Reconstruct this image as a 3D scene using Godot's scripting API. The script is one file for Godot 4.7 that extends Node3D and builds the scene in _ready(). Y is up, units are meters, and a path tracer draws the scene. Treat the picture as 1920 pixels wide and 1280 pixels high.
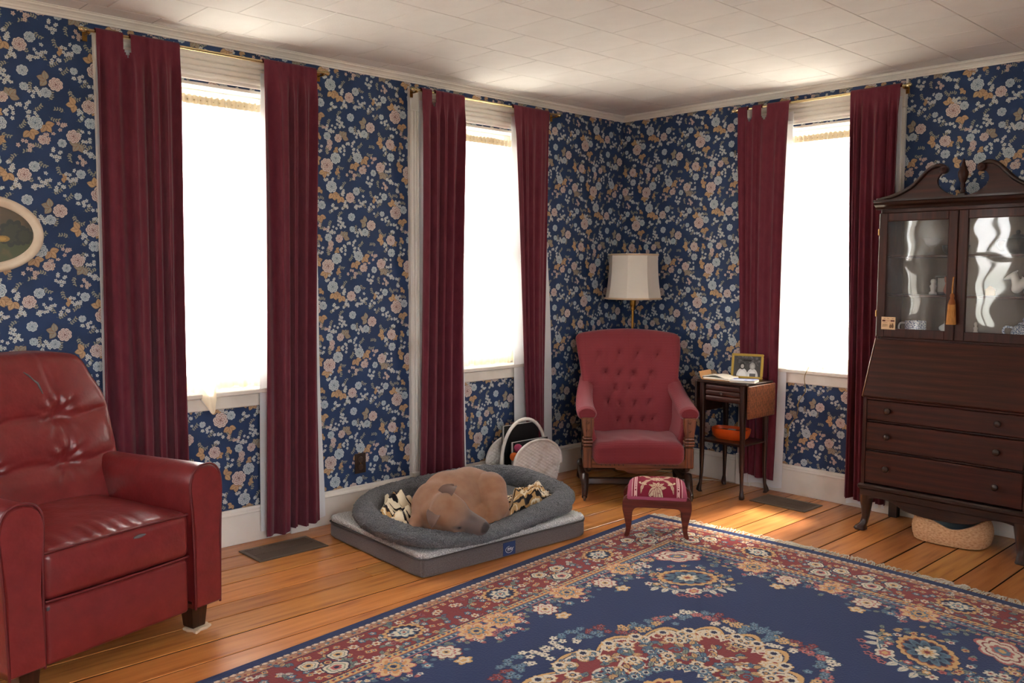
extends Node3D
# A parlour corner: two windows in the left wall, one in the back wall, a sleeping dog, a recliner, a platform rocker and a secretary desk.

const ROOM_X := 5.4
const ROOM_Z := 6.4
const ROOM_H := 2.465

var used := {}
var M := {}
var rng := RandomNumberGenerator.new()

func _ready() -> void:
	rng.seed = 11
	# --- camera
	var cam := Camera3D.new()
	cam.name = "camera"
	add_child(cam)
	cam.position = Vector3(4.0843, 1.36, 4.9584)
	cam.rotation = Vector3(deg_to_rad(-4.4755), deg_to_rad(46.557), 0)
	cam.rotate_object_local(Vector3(0, 0, 1), deg_to_rad(0.19))
	cam.keep_aspect = Camera3D.KEEP_HEIGHT
	cam.fov = rad_to_deg(2.0 * atan(640.0 / 1650.33))
	cam.near = 0.05
	cam.far = 400.0
	cam.current = true
	# --- bright overcast sky; all light enters through the windows
	var env := Environment.new()
	var sky := Sky.new()
	var ps := ProceduralSkyMaterial.new()
	ps.sky_top_color = Color(0.93, 0.96, 1.0)
	ps.sky_horizon_color = Color(1.0, 0.99, 0.97)
	ps.ground_bottom_color = Color(0.78, 0.78, 0.73)
	ps.ground_horizon_color = Color(0.88, 0.88, 0.85)
	ps.sun_angle_max = 1.0
	sky.sky_material = ps
	env.background_mode = Environment.BG_SKY
	env.sky = sky
	env.background_energy_multiplier = SKY_ENERGY
	env.tonemap_mode = Environment.TONE_MAPPER_LINEAR
	env.tonemap_exposure = EXPOSURE
	env.sdfgi_enabled = true
	env.ssao_enabled = true
	env.ssil_enabled = true
	var we := WorldEnvironment.new()
	we.name = "environment"
	we.environment = env
	add_child(we)
	# --- hazy sun, high behind the back wall: it reaches the floor only through the window beside the desk
	var sun := DirectionalLight3D.new()
	sun.name = "sun"
	add_child(sun)
	sun.look_at_from_position(Vector3.ZERO, Vector3(0.02, -0.86, 0.50), Vector3.UP)
	sun.light_color = Color(1.0, 0.96, 0.88)
	sun.light_energy = 6.0
	sun.light_angular_distance = 9.0
	sun.shadow_enabled = true
	sun.sky_mode = DirectionalLight3D.SKY_MODE_LIGHT_ONLY
	# --- the place
	make_materials()
	build_room()
	build_windows()
	build_curtains()
	build_rug()
	build_recliner()
	build_dog_bed()
	build_dog()
	build_wicker_basket()
	build_rocker()
	build_footstool()
	build_floor_lamp()
	build_side_table()
	build_secretary()
	build_straw_basket()
	build_small_things()

const SKY_ENERGY := 9.0
const EXPOSURE := 3.05

# ------------------------------------------------------------------ naming
func numbered(n: String) -> String:
	if not used.has(n):
		used[n] = 0
		return n
	used[n] += 1
	return "%s_%03d" % [n, used[n]]

func tag(o: Node, label: String, category: String, group := "") -> Node:
	o.set_meta("label", label)
	o.set_meta("category", category)
	if group != "":
		o.set_meta("group", group)
	return o

func thing(called: String, label: String, category: String, at := Vector3.ZERO, turn := 0.0, group := "") -> Node3D:
	var o := Node3D.new()
	o.name = numbered(called)
	add_child(o)
	o.position = at
	o.rotation.y = turn
	tag(o, label, category, group)
	return o

func part(mesh: Mesh, called: String, m: Material, parent: Node, at := Vector3.ZERO, label := "") -> MeshInstance3D:
	var o := MeshInstance3D.new()
	o.mesh = mesh
	o.material_override = m
	var n := 0
	var nm := called
	while parent.has_node(NodePath(nm)):
		n += 1
		nm = "%s_%03d" % [called, n]
	o.name = nm
	parent.add_child(o, true)
	o.position = at
	if label != "":
		o.set_meta("label", label)
	return o

func single(mesh: Mesh, called: String, m: Material, label: String, category: String, at := Vector3.ZERO, turn := 0.0, group := "") -> MeshInstance3D:
	var o := MeshInstance3D.new()
	o.mesh = mesh
	o.material_override = m
	o.name = numbered(called)
	add_child(o)
	o.position = at
	o.rotation.y = turn
	tag(o, label, category, group)
	return o

func setting(called: String, label: String, mesh: Mesh = null, m: Material = null) -> Node3D:
	var o: Node3D
	if mesh:
		var mi := MeshInstance3D.new()
		mi.mesh = mesh
		mi.material_override = m
		o = mi
	else:
		o = Node3D.new()
	o.name = numbered(called)
	add_child(o)
	o.set_meta("kind", "structure")
	o.set_meta("label", label)
	return o

# ------------------------------------------------------------------ mesh building
class Shape:
	var v := PackedVector3Array()
	var n := PackedVector3Array()
	var t := PackedVector2Array()
	var c := PackedColorArray()
	var ix := PackedInt32Array()
	var tint := Color.WHITE

	# verts with indices in counter-clockwise order seen from outside
	func add(vs: PackedVector3Array, idx: PackedInt32Array, uvs := PackedVector2Array(), closed := false, flat := false) -> void:
		var flip := false
		if closed:
			var vol := 0.0
			var o := vs[0]
			for i in range(0, idx.size(), 3):
				vol += (vs[idx[i]] - o).dot((vs[idx[i + 1]] - o).cross(vs[idx[i + 2]] - o))
			flip = vol < 0.0
		var base := v.size()
		if flat:
			for i in range(0, idx.size(), 3):
				var a := vs[idx[i]]
				var b := vs[idx[i + (2 if flip else 1)]]
				var d := vs[idx[i + (1 if flip else 2)]]
				var nn := (b - a).cross(d - a).normalized()
				v.append(a); v.append(d); v.append(b)
				for k in 3:
					n.append(nn)
					c.append(tint)
				if uvs.size():
					t.append(uvs[idx[i]]); t.append(uvs[idx[i + (1 if flip else 2)]]); t.append(uvs[idx[i + (2 if flip else 1)]])
				else:
					for k in 3: t.append(Vector2.ZERO)
				var q := v.size() - 3
				ix.append(q); ix.append(q + 1); ix.append(q + 2)
			return
		var ns := PackedVector3Array()
		ns.resize(vs.size())
		for i in range(0, idx.size(), 3):
			var i0 := idx[i]
			var i1 := idx[i + 1]
			var i2 := idx[i + 2]
			var nn := (vs[i1] - vs[i0]).cross(vs[i2] - vs[i0])
			if flip: nn = -nn
			ns[i0] += nn; ns[i1] += nn; ns[i2] += nn
			if flip:
				ix.append(base + i0); ix.append(base + i1); ix.append(base + i2)
			else:
				ix.append(base + i0); ix.append(base + i2); ix.append(base + i1)
		for i in vs.size():
			v.append(vs[i])
			n.append(ns[i].normalized() if ns[i].length_squared() > 1e-20 else Vector3.UP)
			t.append(uvs[i] if uvs.size() else Vector2.ZERO)
			c.append(tint)

	# grid of points; closed_u joins the first and last columns
	func grid(nu: int, nv: int, f: Callable, closed_u := false, closed := false, uvscale := Vector2.ONE) -> void:
		var vs := PackedVector3Array()
		var us := PackedVector2Array()
		var cols := nu if closed_u else nu + 1
		for j in nv + 1:
			for i in cols:
				var u := float(i) / nu
				var w := float(j) / nv
				vs.append(f.call(u, w))
				us.append(Vector2(u, w) * uvscale)
		var idx := PackedInt32Array()
		for j in nv:
			for i in nu:
				var a := j * cols + i
				var b := j * cols + (i + 1) % cols
				var d := a + cols
				var e := b + cols
				idx.append(a); idx.append(b); idx.append(e)
				idx.append(a); idx.append(e); idx.append(d)
		add(vs, idx, us, closed)

	# bevelled box
	func box(center: Vector3, size: Vector3, bev := 0.003, basis := Basis.IDENTITY) -> void:
		var h := size * 0.5
		var b := minf(bev, minf(h.x, minf(h.y, h.z)) * 0.95)
		var vs := PackedVector3Array()
		var id := {}
		for sx in [-1, 1]:
			for sy in [-1, 1]:
				for sz in [-1, 1]:
					for ax in 3:
						var p := Vector3(sx * (h.x - b), sy * (h.y - b), sz * (h.z - b))
						p[ax] += b * [sx, sy, sz][ax]
						id[[sx, sy, sz, ax]] = vs.size()
						vs.append(center + basis * p)
		var idx := PackedInt32Array()
		var quad := func(p: int, q: int, r: int, s: int) -> void:
			for k in [p, q, r, p, r, s]: idx.append(k)
		for ax in 3:
			var a1 := (ax + 1) % 3
			var a2 := (ax + 2) % 3
			for s in [-1, 1]:
				var c4 := []
				for q in [[-1, -1], [1, -1], [1, 1], [-1, 1]]:
					var k := [0, 0, 0]
					k[ax] = s; k[a1] = q[0]; k[a2] = q[1]
					c4.append(id[[k[0], k[1], k[2], ax]])
				if s > 0: quad.call(c4[0], c4[1], c4[2], c4[3])
				else: quad.call(c4[3], c4[2], c4[1], c4[0])
			for s1 in [-1, 1]:
				for s2 in [-1, 1]:
					var k0 := [0, 0, 0]
					var k1 := [0, 0, 0]
					k0[ax] = -1; k1[ax] = 1
					k0[a1] = s1; k1[a1] = s1; k0[a2] = s2; k1[a2] = s2
					var e := [id[[k0[0], k0[1], k0[2], a1]], id[[k1[0], k1[1], k1[2], a1]], id[[k1[0], k1[1], k1[2], a2]], id[[k0[0], k0[1], k0[2], a2]]]
					if s1 * s2 > 0: quad.call(e[3], e[2], e[1], e[0])
					else: quad.call(e[0], e[1], e[2], e[3])
		for sx in [-1, 1]:
			for sy in [-1, 1]:
				for sz in [-1, 1]:
					var tr := [id[[sx, sy, sz, 0]], id[[sx, sy, sz, 1]], id[[sx, sy, sz, 2]]]
					if sx * sy * sz < 0: tr.reverse()
					for k in tr: idx.append(k)
		add(vs, idx, PackedVector2Array(), true, true)

	# profile of (radius, height) turned round the y axis at an origin
	func lathe(prof: Array, segs := 20, at := Vector3.ZERO, basis := Basis.IDENTITY, squash := Vector2.ONE) -> void:
		var m := prof.size()
		grid(segs, m - 1, func(u, w):
			var p: Vector2 = prof[int(round(w * (m - 1)))]
			var a: float = TAU * u
			return at + basis * Vector3(p.x * cos(a) * squash.x, p.y, p.x * sin(a) * squash.y), true, true)

	# tube along points; radius may be a number or a list
	func tube(path: Array, radius, segs := 8, closed_path := false, caps := true) -> void:
		var m := path.size()
		var rings := []
		var up := Vector3.UP
		var prev := Vector3.ZERO
		for i in m:
			var a: Vector3 = path[(i - 1 + m) % m] if closed_path else path[maxi(i - 1, 0)]
			var b: Vector3 = path[(i + 1) % m] if closed_path else path[mini(i + 1, m - 1)]
			var d := (b - a).normalized()
			if i == 0:
				up = Vector3.UP if absf(d.y) < 0.9 else Vector3.RIGHT
				up = (up - d * up.dot(d)).normalized()
			else:
				up = (up - d * up.dot(d)).normalized()
			var side := d.cross(up)
			var r: float = radius[i] if radius is Array else radius
			var ring := []
			for k in segs:
				var an := TAU * k / segs
				ring.append((path[i] as Vector3) + (up * cos(an) + side * sin(an)) * r)
			rings.append(ring)
		var vs := PackedVector3Array()
		for r in rings:
			for q in r: vs.append(q)
		var idx := PackedInt32Array()
		var last := m if closed_path else m - 1
		for j in last:
			for k in segs:
				var a2 := j * segs + k
				var b2 := j * segs + (k + 1) % segs
				var d2 := ((j + 1) % m) * segs + k
				var e2 := ((j + 1) % m) * segs + (k + 1) % segs
				for q in [a2, b2, e2, a2, e2, d2]: idx.append(q)
		if caps and not closed_path:
			for e in [0, m - 1]:
				var ci := vs.size()
				vs.append(path[e])
				for k in segs:
					var a3: int = e * segs + k
					var b3: int = e * segs + (k + 1) % segs
					if e == 0:
						for q in [ci, b3, a3]: idx.append(q)
					else:
						for q in [ci, a3, b3]: idx.append(q)
		add(vs, idx, PackedVector2Array(), true)

	# outline in the xy plane extruded from z0 to z1, then moved by xf
	func prism(poly: PackedVector2Array, z0: float, z1: float, xf := Transform3D.IDENTITY, bev := 0.0) -> void:
		var p := poly
		if Geometry2D.is_polygon_clockwise(p):
			p = p.duplicate()
			p.reverse()
		var tri := Geometry2D.triangulate_polygon(p)
		var m := p.size()
		var inner := p
		if bev > 0.0:
			inner = PackedVector2Array()
			for i in m:
				var e0 := (p[i] - p[(i - 1 + m) % m]).normalized()
				var e1 := (p[(i + 1) % m] - p[i]).normalized()
				var nrm := (Vector2(-e0.y, e0.x) + Vector2(-e1.y, e1.x))
				var l := nrm.length()
				nrm = nrm / maxf(l, 0.3)
				inner.append(p[i] + nrm * bev * minf(1.6, 2.0 / maxf(l, 0.7)))
		var rings := [[p, z0 + bev], [p, z1 - bev]]
		if bev > 0.0:
			rings = [[inner, z0], [p, z0 + bev], [p, z1 - bev], [inner, z1]]
		# sides, flat or smooth where the outline turns little
		for r in rings.size() - 1:
			var vs := PackedVector3Array()
			var idx := PackedInt32Array()
			for i in m:
				var j := (i + 1) % m
				var q := vs.size()
				vs.append(xf * Vector3(rings[r][0][i].x, rings[r][0][i].y, rings[r][1]))
				vs.append(xf * Vector3(rings[r][0][j].x, rings[r][0][j].y, rings[r][1]))
				vs.append(xf * Vector3(rings[r + 1][0][j].x, rings[r + 1][0][j].y, rings[r + 1][1]))
				vs.append(xf * Vector3(rings[r + 1][0][i].x, rings[r + 1][0][i].y, rings[r + 1][1]))
				for k in [0, 1, 2, 0, 2, 3]: idx.append(q + k)
			add(vs, idx, PackedVector2Array(), false, true)
		for e in [0, rings.size() - 1]:
			var vs2 := PackedVector3Array()
			for q in rings[e][0]: vs2.append(xf * Vector3(q.x, q.y, rings[e][1]))
			var idx2 := PackedInt32Array()
			for i in range(0, tri.size(), 3):
				var ccw := (p[tri[i + 1]] - p[tri[i]]).cross(p[tri[i + 2]] - p[tri[i]]) > 0.0
				if ccw == (e == 0):
					for k in [tri[i], tri[i + 2], tri[i + 1]]: idx2.append(k)
				else:
					for k in [tri[i], tri[i + 1], tri[i + 2]]: idx2.append(k)
			add(vs2, idx2, PackedVector2Array(), false, true)

	# box with rounded edges, divided finely and bent by a function of the point on it
	func rbox(size: Vector3, r: float, step: float, bend = null, at := Vector3.ZERO) -> void:
		var h := size * 0.5
		var core := Vector3(maxf(h.x - r, 0.0), maxf(h.y - r, 0.0), maxf(h.z - r, 0.0))
		var lines := []
		for ax in 3:
			var l := []
			var nr := 4
			for k in nr: l.append(-h[ax] + minf(r, h[ax]) * k / nr)
			if core[ax] < 1e-6:
				l.append(0.0)
			else:
				var nn := maxi(1, int(round(2.0 * core[ax] / step)))
				for k in nn + 1: l.append(-core[ax] + 2.0 * core[ax] * k / nn)
			for k in range(nr - 1, -1, -1): l.append(h[ax] - minf(r, h[ax]) * k / nr)
			lines.append(l)
		var vs := PackedVector3Array()
		var idx := PackedInt32Array()
		var seen := {}
		for ax in 3:
			var a1 := (ax + 1) % 3
			var a2 := (ax + 2) % 3
			for s in [-1.0, 1.0]:
				var ids := []
				for i in lines[a1].size():
					var row := []
					for j in lines[a2].size():
						var p := Vector3.ZERO
						p[ax] = s * h[ax]
						p[a1] = lines[a1][i]
						p[a2] = lines[a2][j]
						var key := Vector3i((p * 20000.0).round())
						if not seen.has(key):
							var cl := p.clamp(-core, core)
							var d := p - cl
							var q := cl + (d.normalized() * r if d.length() > 1e-9 else Vector3.ZERO)
							if bend != null: q = bend.call(q)
							seen[key] = vs.size()
							vs.append(at + q)
						row.append(seen[key])
					ids.append(row)
				for i in lines[a1].size() - 1:
					for j in lines[a2].size() - 1:
						var qd := [ids[i][j], ids[i + 1][j], ids[i + 1][j + 1], ids[i][j + 1]]
						if s < 0: qd.reverse()
						for k in [0, 1, 2, 0, 2, 3]: idx.append(qd[k])
		add(vs, idx, PackedVector2Array(), true)

	# cloth of some thickness: f(u, w) gives the front face; keep(u, w) says which cells exist
	func sheet(nu: int, nv: int, f: Callable, thick: float, keep = null, uvscale := Vector2.ONE) -> void:
		var P := PackedVector3Array()
		for j in nv + 1:
			for i in nu + 1:
				P.append(f.call(float(i) / nu, float(j) / nv))
		var cols := nu + 1
		var N := PackedVector3Array()
		for j in nv + 1:
			for i in nu + 1:
				var du := P[j * cols + mini(i + 1, nu)] - P[j * cols + maxi(i - 1, 0)]
				var dv := P[mini(j + 1, nv) * cols + i] - P[maxi(j - 1, 0) * cols + i]
				N.append(du.cross(dv).normalized())
		var vs := PackedVector3Array()
		var us := PackedVector2Array()
		for j in nv + 1:
			for i in nu + 1:
				vs.append(P[j * cols + i]); us.append(Vector2(float(i) / nu, float(j) / nv) * uvscale)
		var off := vs.size()
		for k in P.size():
			vs.append(P[k] - N[k] * thick); us.append(us[k])
		var has := func(i: int, j: int) -> bool:
			if i < 0 or j < 0 or i >= nu or j >= nv: return false
			return keep == null or keep.call((i + 0.5) / nu, (j + 0.5) / nv)
		var idx := PackedInt32Array()
		var rim := PackedInt32Array()
		for j in nv:
			for i in nu:
				if not has.call(i, j): continue
				var a := j * cols + i
				var b := a + 1
				var d := a + cols
				var e := d + 1
				for k in [a, b, e, a, e, d]: idx.append(k)
				for k in [a + off, e + off, b + off, a + off, d + off, e + off]: idx.append(k)
				if not has.call(i - 1, j):
					for k in [a, d, d + off, a, d + off, a + off]: rim.append(k)
				if not has.call(i + 1, j):
					for k in [b, b + off, e + off, b, e + off, e]: rim.append(k)
				if not has.call(i, j - 1):
					for k in [a, a + off, b + off, a, b + off, b]: rim.append(k)
				if not has.call(i, j + 1):
					for k in [d, e, e + off, d, e + off, d + off]: rim.append(k)
		add(vs, idx, us)
		add(vs, rim, us, false, true)

	# rings of equally many points joined into a closed body
	func loft(rings: Array, caps := true) -> void:
		var m: int = rings[0].size()
		var k := rings.size()
		var vs := PackedVector3Array()
		for r in rings:
			for q in r: vs.append(q)
		var idx := PackedInt32Array()
		for j in k - 1:
			for i in m:
				var a := j * m + i
				var b := j * m + (i + 1) % m
				for q in [a, b, b + m, a, b + m, a + m]: idx.append(q)
		# the direction of the side faces is settled by the signed volume with caps
		var full := idx.duplicate()
		var c0 := Vector3.ZERO
		var c1 := Vector3.ZERO
		for i in m:
			c0 += vs[i]; c1 += vs[(k - 1) * m + i]
		c0 /= m; c1 /= m
		var vol := 0.0
		for i in range(0, idx.size(), 3): vol += (vs[idx[i]] - c0).dot((vs[idx[i + 1]] - c0).cross(vs[idx[i + 2]] - c0))
		for i in m:
			var a := vs[(k - 1) * m + i] - c0
			var b := vs[(k - 1) * m + (i + 1) % m] - c0
			vol += a.dot(b.cross(c1 - c0))
		var flip := vol < 0.0
		if flip:
			for i in range(0, idx.size(), 3):
				var t1 := idx[i + 1]
				idx[i + 1] = idx[i + 2]
				idx[i + 2] = t1
		add(vs, idx)
		if caps:
			for e in [0, k - 1]:
				var cv := PackedVector3Array()
				for i in m: cv.append(vs[e * m + i])
				cv.append(c0 if e == 0 else c1)
				var ci := PackedInt32Array()
				for i in m:
					var tr := [m, i, (i + 1) % m]
					if (e == 0) != flip: tr = [m, (i + 1) % m, i]
					for q in tr: ci.append(q)
				add(cv, ci, PackedVector2Array(), false, false)

	func mesh() -> ArrayMesh:
		var arr := []
		arr.resize(Mesh.ARRAY_MAX)
		arr[Mesh.ARRAY_VERTEX] = v
		arr[Mesh.ARRAY_NORMAL] = n
		arr[Mesh.ARRAY_TEX_UV] = t
		arr[Mesh.ARRAY_COLOR] = c
		arr[Mesh.ARRAY_INDEX] = ix
		var m := ArrayMesh.new()
		m.add_surface_from_arrays(Mesh.PRIMITIVE_TRIANGLES, arr)
		return m

func box_mesh(center: Vector3, size: Vector3, bev := 0.003, basis := Basis.IDENTITY) -> ArrayMesh:
	var s := Shape.new()
	s.box(center, size, bev, basis)
	return s.mesh()

func box2(lo: Vector3, hi: Vector3, bev := 0.003) -> ArrayMesh:
	return box_mesh((lo + hi) * 0.5, hi - lo, bev)

func curve(pts: Array, per := 6) -> Array:
	# smooth curve through points (Vector2 or Vector3)
	var out := []
	for i in pts.size() - 1:
		var p0 = pts[maxi(i - 1, 0)]
		var p1 = pts[i]
		var p2 = pts[i + 1]
		var p3 = pts[mini(i + 2, pts.size() - 1)]
		for k in per:
			var s := float(k) / per
			out.append(p1.cubic_interpolate(p2, p0, p3, s))
	out.append(pts[-1])
	return out

# closed skin round tapered limbs: prims are [a, b, ra, rb, blend], blend below zero carves
func skin(s: Shape, prims: Array, lo: Vector3, hi: Vector3, cell: float, paint = null) -> void:
	var n := Vector3i(((hi - lo) / cell).ceil()) + Vector3i.ONE
	var val := PackedFloat32Array()
	val.resize(n.x * n.y * n.z)
	val.fill(9.0)
	var B := 6
	var rad := cell * B * 0.5 * 1.74
	var sxy := n.x * n.y
	for bz in range(0, n.z, B):
		for by in range(0, n.y, B):
			for bx in range(0, n.x, B):
				var mid := lo + Vector3(bx + B * 0.5, by + B * 0.5, bz + B * 0.5) * cell
				var near := []
				var best := 9.0
				for e in prims:
					var d := limb(mid, e)
					if d < rad + 0.05: near.append(e)
					if e[4] >= 0.0: best = minf(best, d)
				if best > rad + 0.03: continue
				for z in range(bz, mini(bz + B, n.z)):
					for y in range(by, mini(by + B, n.y)):
						for x in range(bx, mini(bx + B, n.x)):
							var p := lo + Vector3(x, y, z) * cell
							var d := 9.0
							for e in near:
								var q := limb(p, e)
								var k: float = absf(e[4]) + 1e-5
								if e[4] < 0.0:
									var h := clampf(0.5 - 0.5 * (d + q) / k, 0.0, 1.0)
									d = lerpf(d, -q, h) + k * h * (1.0 - h)
								else:
									var h := clampf(0.5 + 0.5 * (d - q) / k, 0.0, 1.0)
									d = lerpf(d, q, h) - k * h * (1.0 - h)
							val[z * sxy + y * n.x + x] = d
	var at := PackedInt32Array()
	at.resize(val.size())
	at.fill(-1)
	var vs := PackedVector3Array()
	var offs := PackedInt32Array([0, 1, n.x, n.x + 1, sxy, sxy + 1, sxy + n.x, sxy + n.x + 1])
	var edges := [[0, 1], [2, 3], [4, 5], [6, 7], [0, 2], [1, 3], [4, 6], [5, 7], [0, 4], [1, 5], [2, 6], [3, 7]]
	for z in n.z - 1:
		for y in n.y - 1:
			for x in n.x - 1:
				var o := z * sxy + y * n.x + x
				var v0 := val[o]
				if v0 > 0.05: continue
				var neg := 0
				for k in 8:
					if val[o + offs[k]] < 0.0: neg += 1
				if neg == 0 or neg == 8: continue
				var sum := Vector3.ZERO
				var cnt := 0
				for e in edges:
					var a := val[o + offs[e[0]]]
					var b := val[o + offs[e[1]]]
					if (a < 0.0) == (b < 0.0): continue
					var t := a / (a - b)
					var pa := Vector3(e[0] & 1, (e[0] >> 1) & 1, e[0] >> 2)
					var pb := Vector3(e[1] & 1, (e[1] >> 1) & 1, e[1] >> 2)
					sum += pa.lerp(pb, t)
					cnt += 1
				at[o] = vs.size()
				vs.append(lo + (Vector3(x, y, z) + sum / cnt) * cell)
	var idx := PackedInt32Array()
	for z in range(1, n.z - 1):
		for y in range(1, n.y - 1):
			for x in range(1, n.x - 1):
				var o := z * sxy + y * n.x + x
				var v0 := val[o]
				if absf(v0) > 0.05: continue
				for ax in 3:
					var st: int = [1, n.x, sxy][ax]
					var v1 := val[o + st]
					if (v0 < 0.0) == (v1 < 0.0): continue
					var u: int = [n.x, sxy, 1][ax]
					var w: int = [sxy, 1, n.x][ax]
					var q := [at[o], at[o - u], at[o - u - w], at[o - w]]
					if q.has(-1): continue
					if v0 < 0.0: q.reverse()
					for k in [0, 2, 1, 0, 3, 2]: idx.append(q[k])
	var base := s.v.size()
	s.add(vs, idx, PackedVector2Array(), true)
	if paint != null:
		for i in vs.size(): s.c[base + i] = paint.call(vs[i])

func limb(p: Vector3, e: Array) -> float:
	var a: Vector3 = e[0]
	var ab: Vector3 = e[1] - a
	var t := clampf((p - a).dot(ab) / maxf(ab.length_squared(), 1e-9), 0.0, 1.0)
	return (p - a - ab * t).length() - lerpf(e[2], e[3], t)

func sstep(a: float, b: float, x: float) -> float:
	var s := clampf((x - a) / (b - a), 0.0, 1.0)
	return s * s * (3.0 - 2.0 * s)

# ------------------------------------------------------------------ painting flat prints
class Canvas:
	var w: int
	var h: int
	var px := PackedInt32Array()
	var wrap := false

	static func pack(c: Color) -> int:
		return (int(clampf(c.r, 0, 1) * 255.0)) | (int(clampf(c.g, 0, 1) * 255.0) << 8) | (int(clampf(c.b, 0, 1) * 255.0) << 16) | (255 << 24)

	func _init(ww: int, hh: int, c: Color, wrapped := false) -> void:
		w = ww; h = hh; wrap = wrapped
		px.resize(w * h)
		px.fill(pack(c))

	func dot(x: int, y: int, k: int) -> void:
		if wrap:
			px[posmod(y, h) * w + posmod(x, w)] = k
		elif x >= 0 and y >= 0 and x < w and y < h:
			px[y * w + x] = k

	func rect(x0: float, y0: float, x1: float, y1: float, c: Color) -> void:
		var k := pack(c)
		for y in range(int(y0), int(y1)):
			for x in range(int(x0), int(x1)):
				dot(x, y, k)

	# lobed blossom: bands are [fraction of the radius, colour] from outside in
	func bloom(cx: float, cy: float, rx: float, ry: float, lobes: int, depth: float, turn: float, bands: Array) -> void:
		var ks := []
		for b in bands: ks.append([b[0], pack(b[1])])
		var r := int(ceil(maxf(rx, ry))) + 1
		var ct := cos(turn)
		var st := sin(turn)
		for y in range(-r, r + 1):
			for x in range(-r, r + 1):
				var a := (x * ct + y * st) / rx
				var b := (-x * st + y * ct) / ry
				var d := sqrt(a * a + b * b)
				if d > 1.0: continue
				var edge := 1.0
				if lobes > 0: edge = 1.0 - depth * (1.0 - absf(cos(atan2(b, a) * lobes * 0.5)))
				var q := d / edge
				if q > 1.0: continue
				var k: int = ks[0][1]
				for e in ks:
					if q <= e[0]: k = e[1]
				dot(int(cx) + x, int(cy) + y, k)

	func leaf(cx: float, cy: float, length: float, width: float, turn: float, fill: Color, edge: Color, vein := true) -> void:
		var kf := pack(fill)
		var ke := pack(edge)
		var kl := pack(fill.lerp(edge, 0.45))
		var r := int(ceil(length)) + 1
		var ct := cos(turn)
		var st := sin(turn)
		for y in range(-r, r + 1):
			for x in range(-r, r + 1):
				var a := x * ct + y * st
				var b := -x * st + y * ct
				if a < 0.0 or a > length: continue
				var s := a / length
				var half := width * pow(sin(PI * pow(s, 0.75)), 0.8)
				if absf(b) > half: continue
				var k := kf
				if half - absf(b) < maxf(1.0, width * 0.14): k = ke
				elif vein and absf(b) < maxf(0.5, width * 0.06): k = ke
				elif vein and fmod(a + absf(b) * 1.1, maxf(4.0, length * 0.2)) < 1.0: k = kl
				dot(int(cx) + x, int(cy) + y, k)

	func stroke(pts: Array, width: float, c: Color, taper := false) -> void:
		var k := pack(c)
		for i in pts.size() - 1:
			var a: Vector2 = pts[i]
			var b: Vector2 = pts[i + 1]
			var n := maxi(1, int(a.distance_to(b)))
			for s in n:
				var p := a.lerp(b, float(s) / n)
				var ww := width
				if taper: ww = maxf(1.0, width * (1.0 - float(i) / pts.size()))
				var r := ww * 0.5
				var ri := int(ceil(r))
				for y in range(-ri, ri + 1):
					for x in range(-ri, ri + 1):
						if x * x + y * y <= r * r + 0.3: dot(int(p.x) + x, int(p.y) + y, k)

	# scroll: a stroke that curls up
	func scroll(p: Vector2, dir: float, length: float, curl: float, width: float, c: Color, edge = null) -> void:
		var pts := []
		var q := p
		var a := dir
		var n := 26
		for i in n:
			pts.append(q)
			q += Vector2(cos(a), sin(a)) * length / n
			a += curl * (0.4 + 2.2 * float(i) / n) / n * 2.0
		if edge != null: stroke(pts, width + 3.0, edge, true)
		stroke(pts, width, c, true)

	# rose of many petals: each ring of petals smaller than the one before
	func rose(cx: float, cy: float, r: float, light: Color, mid: Color, dark: Color, rn: RandomNumberGenerator) -> void:
		var t0 := rn.randf() * TAU
		for ring in 4:
			var rr: float = r * [1.0, 0.78, 0.54, 0.3][ring]
			var np: int = [8, 7, 5, 3][ring]
			for i in np:
				var a := t0 + ring * 0.6 + TAU * i / np + rn.randf_range(-0.15, 0.15)
				var pr: float = rr * [0.46, 0.5, 0.56, 0.6][ring]
				var d := rr - pr
				bloom(cx + cos(a) * d, cy + sin(a) * d * 0.95, pr, pr * 0.92, 0, 0.0, a, [[1.0, dark], [0.93, light], [0.66, light.lerp(mid, 0.6)], [0.42, mid]])
		bloom(cx, cy, r * 0.13, r * 0.12, 0, 0.0, 0.0, [[1.0, dark], [0.6, mid]])

	func image() -> Image:
		return Image.create_from_data(w, h, false, Image.FORMAT_RGBA8, px.to_byte_array())

	func texture() -> ImageTexture:
		return ImageTexture.create_from_image(image())

# ------------------------------------------------------------------ materials
func noise_bytes(size: int, freq: float, octaves: int, seed_: int, kind := FastNoiseLite.TYPE_SIMPLEX_SMOOTH) -> PackedByteArray:
	var fn := FastNoiseLite.new()
	fn.seed = seed_
	fn.noise_type = kind
	fn.frequency = freq
	fn.fractal_octaves = octaves
	fn.fractal_type = FastNoiseLite.FRACTAL_FBM if octaves > 1 else FastNoiseLite.FRACTAL_NONE
	var im := fn.get_seamless_image(size, size, false, false, 0.2, true)
	im.convert(Image.FORMAT_L8)
	return im.get_data()

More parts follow.
